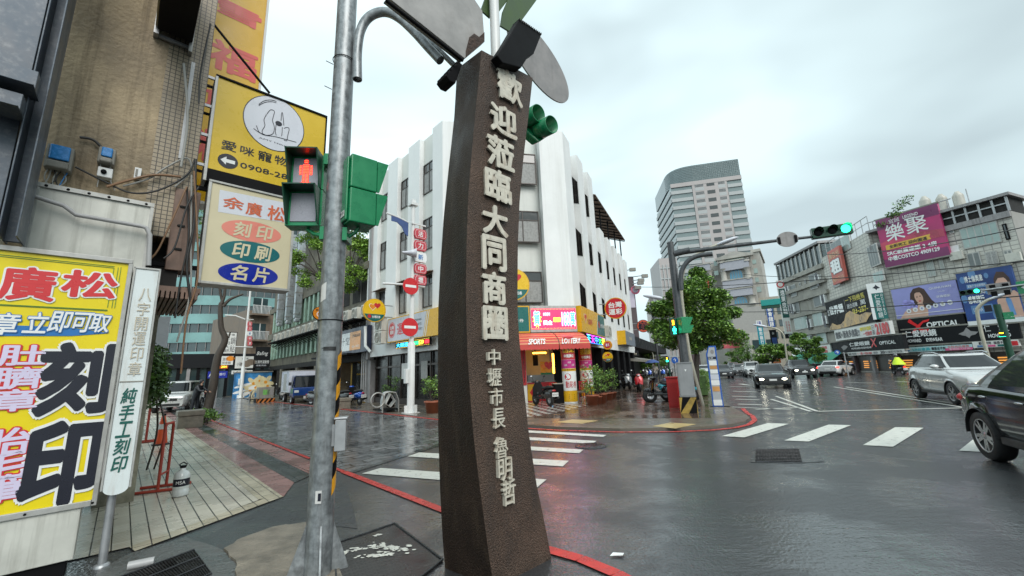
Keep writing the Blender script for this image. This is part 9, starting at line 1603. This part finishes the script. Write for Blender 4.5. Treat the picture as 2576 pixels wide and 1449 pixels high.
t['_o'] = [0, 0, 0];J = [(0,0,.92),(.06,0,1.18),(.14,0,1.42),(.14,-.20,1.40),(.14,.20,1.40),(.34,-.24,1.16),(.36,.22,1.18),(.58,-.16,1.12),(.62,.12,1.10),(-.03,-.11,.86),(-.03,.11,.86),(-.06,-.13,.48),(.0,.13,.48),(-.10,-.13,.06),(.02,.13,.06),(.02,-.14,.04),(.15,.14,.04),(.19,0,1.52)]
figure(t, J,[(0,1),(1,2),(2,3),(2,4),(3,5),(4,6),(5,7),(6,8),(0,9),(0,10),(9,11),(10,12),(11,13),(12,14),(13,15),(14,16),(2,17)],[.20,.20,.17,.09,.09,.06,.06,.045,.045,.14,.14,.10,.10,.07,.07,.05,.05,.07], M_COAT);head(t,(.24,0,1.66), 0, M_HAIRB);hands(t,[(.62,-.16,1.10),(.66,.12,1.08)],[(1,0,-.2),(1,0,-.2)]);b = MB();b.blob((.21,0,1.68), .115, .105, .125, M_COAT, 14, 10);b.build('hood', t)
b = MB();f = Fr((0,0,0),(1,0));q = gp(*c7(290,1360));t2 = thing('wheeled_bin', 'black wheeled bin held by the person in the dark raincoat', 'bin', q-V((.25,0,0)));b = MB();o3 = q-V((.25,0,0));P8 = [o3+V((x*k,y*k,z))for z, k in((.1,.78),(1.05,1.0))for x, y in((-.34,-.34),(.34,-.34),(.34,.34),(-.34,.34))];b.add(P8,[(3,2,1,0),(4,5,6,7)]+[(j,(j+1)%4,4+(j+1)%4,4+j)for j in range(4)], M_TRIM);b.build('body', t2, bevel=.03);b = MB();b.box(Fr(o3,(1,0)), -.38, .40, -.38, .38, 1.06, 1.14, M_TRIM);b.build('lid', t2, bevel=.03)
for y in(-.28, .28):b = MB();b.lathe(o3+V((.28,y,.1)),(0,1,0),[(0,-.03),(.1,-.03),(.1,.03),(0,.03)], M_TYRE, 14);b.build('wheel', t2)
P = gp(*c8(325,1115), .055);t = thing('person', 'person in a pale coat walking under a blue umbrella on the right pavement', 'person', P);t['_o'] = [0, 0, 0]
figure(t,[(0,0,.92),(0,0,1.18),(0,0,1.42),(-.19,0,1.40),(.19,0,1.40),(-.24,-.12,1.14),(.24,-.06,1.14),(-.16,-.30,1.20),(.12,-.26,1.22),(-.09,0,.86),(.09,0,.86),(-.09,-.10,.48),(.09,.08,.48),(-.09,-.10,.06),(.09,.16,.08),(-.09,-.22,.04),(.09,.04,.04),(0,0,1.52)],[(0,1),(1,2),(2,3),(2,4),(3,5),(4,6),(5,7),(6,8),(0,9),(0,10),(9,11),(10,12),(11,13),(12,14),(13,15),(14,16),(2,17)],[.18,.18,.15,.08,.08,.055,.055,.04,.04,.12,.12,.085,.085,.06,.06,.045,.045,.06], M_GREYC);head(t,(0,-.02,1.66), -pi/2, M_HAIRB);hands(t,[(-.16,-.32,1.22),(.12,-.28,1.24)],[(0,-1,.2),(0,-1,.2)]);b = MB()
for s in(-.09, .09):b.tube([V((s,0,.9)),V((s,-.1 if s<0 else.08,.48)),V((s,-.1 if s<0 else.16,.08))],[.125,.092,.068], M_DENIM, 10)
b.build('trousers', t)
M_UMB = mat('blue_umbrella_cloth',(.03,.07,.24), .5, var=.15);U = P+V((-.25,-.25,0));t = thing('umbrella', 'open blue umbrella over the walker on the right pavement', 'umbrella', U+V((0,0,1.2)));b = MB();Q = []
for j in range(7):
 for k in range(16):r = .62*j/6;a = 2*pi*k/16;Q.append(U+V((r*cos(a),r*sin(a),2.05-.26*(j/6)**2-(.03 if k%2 and j==6 else 0))))
b.add(Q,[(j*16+k,j*16+(k+1)%16,(j+1)*16+(k+1)%16,(j+1)*16+k)for j in range(6)for k in range(16)], M_UMB, True);b.build('canopy', t);b = MB();b.tube([U+V((0,0,1.2)),U+V((0,0,2.12))], .012, M_TRIM, 6);b.build('shaft', t)
P = gp(2262, 943);hd = V((.25,.97,0));t0 = scooter('dark scooter with lit red tail lamp ridden away in front of the optician shop', P, atan2(hd.y,hd.x), PM_SCB, group=None, lit=True, name='ridden_scooter');t = thing('person', 'scooter rider in a bright yellow rain cape and helmet seen from behind', 'person', P, None, atan2(hd.y,hd.x));t['_o'] = [0, 0, 0]
figure(t,[(-.28,0,.92),(-.24,0,1.15),(-.16,0,1.40),(-.16,-.20,1.38),(-.16,.20,1.38),(.06,-.30,1.14),(.06,.30,1.14),(.30,-.30,1.06),(.30,.30,1.06),(-.20,-.13,.84),(-.20,.13,.84),(.18,-.17,.80),(.18,.17,.80),(.16,-.16,.44),(.16,.16,.44),(.28,-.16,.41),(.28,.16,.41),(-.12,0,1.50)],[(0,1),(1,2),(2,3),(2,4),(3,5),(4,6),(5,7),(6,8),(0,9),(0,10),(9,11),(10,12),(11,13),(12,14),(13,15),(14,16),(2,17)],[.20,.20,.17,.10,.10,.075,.075,.05,.05,.13,.13,.10,.10,.07,.07,.05,.05,.07], M_DENIM);head(t,(-.09,0,1.66), 0, M_HAIRB, PM_SCG);hands(t,[(.33,-.30,1.05),(.33,.30,1.05)],[(1,0,0),(1,0,0)]);b = MB();Q = []
for j in range(6):
 tt = j/5
 for k in range(20):a = 2*pi*k/20;Q.append(V((-.17-.16*tt+(.12+.26*tt)*cos(a),(.17+.30*tt)*sin(a),1.50-.62*tt+(.10*tt if cos(a)>.2 else 0))))
b.add(Q,[(j*20+k,j*20+(k+1)%20,(j+1)*20+(k+1)%20,(j+1)*20+k)for j in range(5)for k in range(20)], M_HIVIS, True);b.build('rain_cape', t)
# ---- left pavement furniture
M_RRED = mat('rusty_red_paint',(.40,.05,.03), .45, .1, var=.25, streak=.35, scol=(.12,.04,.02), sscale=(20,20,8));d2 = lambda x, y:(x/2.0, 724.5+y/2.0)
def barrier(P, yaw, label, h=.95, w=.34):
 t = thing('steel_stand', label, 'stand', P, 'red steel stands on the tiled pavement', yaw);t['_o'] = [0, 0, 0]
 b = MB();b.tube([V((0,0,.04)),V((0,0,h-.05)),V((.03,0,h)),V((w-.03,0,h)),V((w,0,h-.05)),V((w,0,.04))], .021, M_RRED, 8);b.tube([V((0,0,.24)),V((w,0,.24))], .016, M_RRED, 8);b.build('frame', t)
 for x in(0, w):b = MB();b.tube([V((x,-.32,.022)),V((x,.32,.022))], .022, M_RRED, 8);b.build('foot', t)
a, c = gp(*d2(760+70,1000), .015), gp(*d2(865,1060), .015);barrier(gp(*d2(835,1000),.013), -1.15, 'red steel stand holding the water bottle on the cream tiles', .98, .36)
barrier(gp(*d2(735,772),.013), -.9, 'red steel stand half hidden behind the narrow white sign', .95, .4)
P = gp(*d2(806,788), .013);t = thing('traffic_cone', 'orange traffic cone with a worn white collar on the cream pavement', 'traffic cone', P);M_CONE = mat('cone_orange',(.70,.09,.025), .45, var=.15, streak=.2);b = MB();b.box(Fr(P,CD), -.19, .19, -.19, .19, 0, .035, M_TRIM);b.build('base', t, bevel=.015);b = MB();b.lathe(P,(0,0,1),[(.15,.036),(.145,.06),(.105,.38),(.10,.40)], M_CONE, 24);b.lathe(P,(0,0,1),[(.082,.535),(.045,.74),(.03,.75)], M_CONE, 24);b.lathe(P,(0,0,1),[(.0999,.402),(.0825,.533)], M_STK, 24);b.lathe(P,(0,0,1),[(.05,.75),(.05,.80),(0,.80)], M_BLK, 16);b.build('cone', t)
P = gp(*d2(905,1045), .013);t = thing('water_bottle', 'big clear plastic water bottle with dark label standing by the red stand', 'bottle', P);M_PET = mat('clear_plastic',(.62,.66,.66), .12, var=.12, vs=12, spec=.8);b = MB();b.lathe(P,(0,0,1),[(0,0),(.09,0),(.098,.015),(.098,.09),(.092,.1),(.098,.115),(.098,.27),(.08,.32),(.036,.35),(.03,.38)], M_PET, 24);b.build('bottle', t);b = MB();b.lathe(P,(0,0,1),[(.099,.14),(.099,.24)], M_SBLK, 24);Cy2 = type('C',(),{'p':staticmethod(lambda s,n,z:P+V((cos(-1.0+s/.098)*(.099+n),sin(-1.0+s/.098)*(.099+n),z)))});b.text(Cy2, 'MSA', -.055, .055, .17, .215, M_SWHT, .003);b.build('label', t);b = MB();b.lathe(P,(0,0,1),[(.036,.38),(.036,.41),(0,.41)], M_BLK, 16);b.tube([P+V((.035,0,.39)),P+V((.055,0,.43)),P+V((0,0,.455)),P+V((-.055,0,.43)),P+V((-.035,0,.39))], .008, M_BLK, 6);b.build('cap', t)
P = gp(*d2(770,690), .013);t = thing('creeper_bush', 'tangled leafy creeper between the narrow white sign and the silver van', 'plant', P);rr = random.Random(77);b = MB();cs_ = [(atd(rr.uniform(366,388),rr.uniform(890,1000),rr.uniform(9.5,12.5)),(.28,.28,.24))for i in range(40)];leaves(b, rr, cs_, 3600, .085,[M_LEAFD,M_LEAF,M_LEAFD], .4);b.build('foliage', t);b = MB()
for i in range(2):q = atd(385+18*i, 1060, 10.8);q.z = .02;b.tube(smooth([q,q+V((.1,0,.8)),cs_[i*3][0]]), .018, M_BARK, 6)
b.build('stems', t)
P = gp(523, 1032, .01);dl = P.to_2d().length;t = thing('street_tree', 'slender dark tree leaning over the left street below the cream sign', 'tree', P);b = MB();pt = lambda x, y:atd(*c7(x,y), dl)
b.tube(smooth([pt(425,1400),pt(470,1200),pt(500,1000),pt(560,860),pt(530,760),pt(525,600),pt(540,560),pt(560,470),pt(560,200)]),[.26-.0052*i for i in range(41)], M_BARK, 10);b.tube(smooth([pt(545,600),pt(600,545),pt(700,505)]),[.11,.10,.10,.09,.09,.08,.08,.07,.07,.06,.05], M_BARK, 8);b.tube(smooth([pt(540,575),pt(520,470),pt(500,300)]), .07, M_BARK, 8);b.tube([pt(555,870),pt(588,840),pt(600,800)], .05, M_BARK, 6);b.build('trunk', t)
rr = random.Random(5);b = MB();cs_ = [(atd(rr.uniform(515,700),rr.uniform(480,640),dl+rr.uniform(-1.5,1.5)),(.6,.6,.4))for i in range(24)];leaves(b, rr, cs_, 1500, .2,[M_LEAF,M_LEAFB,M_LEAFD], .7);b.build('crown', t)
P = gp(519, 1065, .01);t = thing('bush', 'small green bush at the foot of the leaning tree', 'bush', P);b = MB();cs_ = [(P+V((rr.uniform(-.4,.4),rr.uniform(-.25,.35),rr.uniform(.1,.5))),(.18,.18,.13))for i in range(22)];leaves(b, rr, cs_, 1500, .085,[M_LEAF,M_LEAFB,M_LEAFD], .5);b.build('foliage', t);b = MB()
for q, _ in cs_[:8]:b.tube([P+V((rr.uniform(-.1,.1),rr.uniform(-.1,.1),0)),q], .012, M_BARK, 5)
b.build('stems', t)
for lab, base, c, ru, rv, dist in(('bright green sapling left of the signal pole, rooted on the sooty building',c6(510,760),c6(370,430),62,66,None),('bright green sapling right of the signal pole, rooted on the sooty building',c6(880,760),c6(985,480),58,78,None)):
 s, z = WL.px(*base, .6);Pb = WL.p(s, .6, z);dist = Pb.to_2d().length;t = thing('sapling', lab, 'tree', Pb, 'saplings on the sooty building');cc = atd(*c, dist);k = dist/1020*1.05;b = MB();r_ = random.Random(int(c[0]));cs_ = []
 for i in range(26):
  a = r_.uniform(0, 2*pi);q = r_.uniform(.35, 1.0);cs_.append((cc+V((cos(a)*ru*k*q,r_.uniform(-.6,.6),sin(a)*rv*k*q)),(.6,.5,.42)))
 leaves(b, r_, cs_, 6500, .17,[M_LEAFB,M_LEAFB,M_LEAF], .8);b.build('crown', t);b = MB()
 for q, _ in cs_[:12]:b.tube(smooth([Pb,Pb.lerp(q,.5)+V((0,0,.2)),q]),[.05-.0035*i for i in range(11)], M_BARK, 6)
 b.build('trunk', t)
for o in bpy.data.objects:
 if '_o' in o:del o['_o']
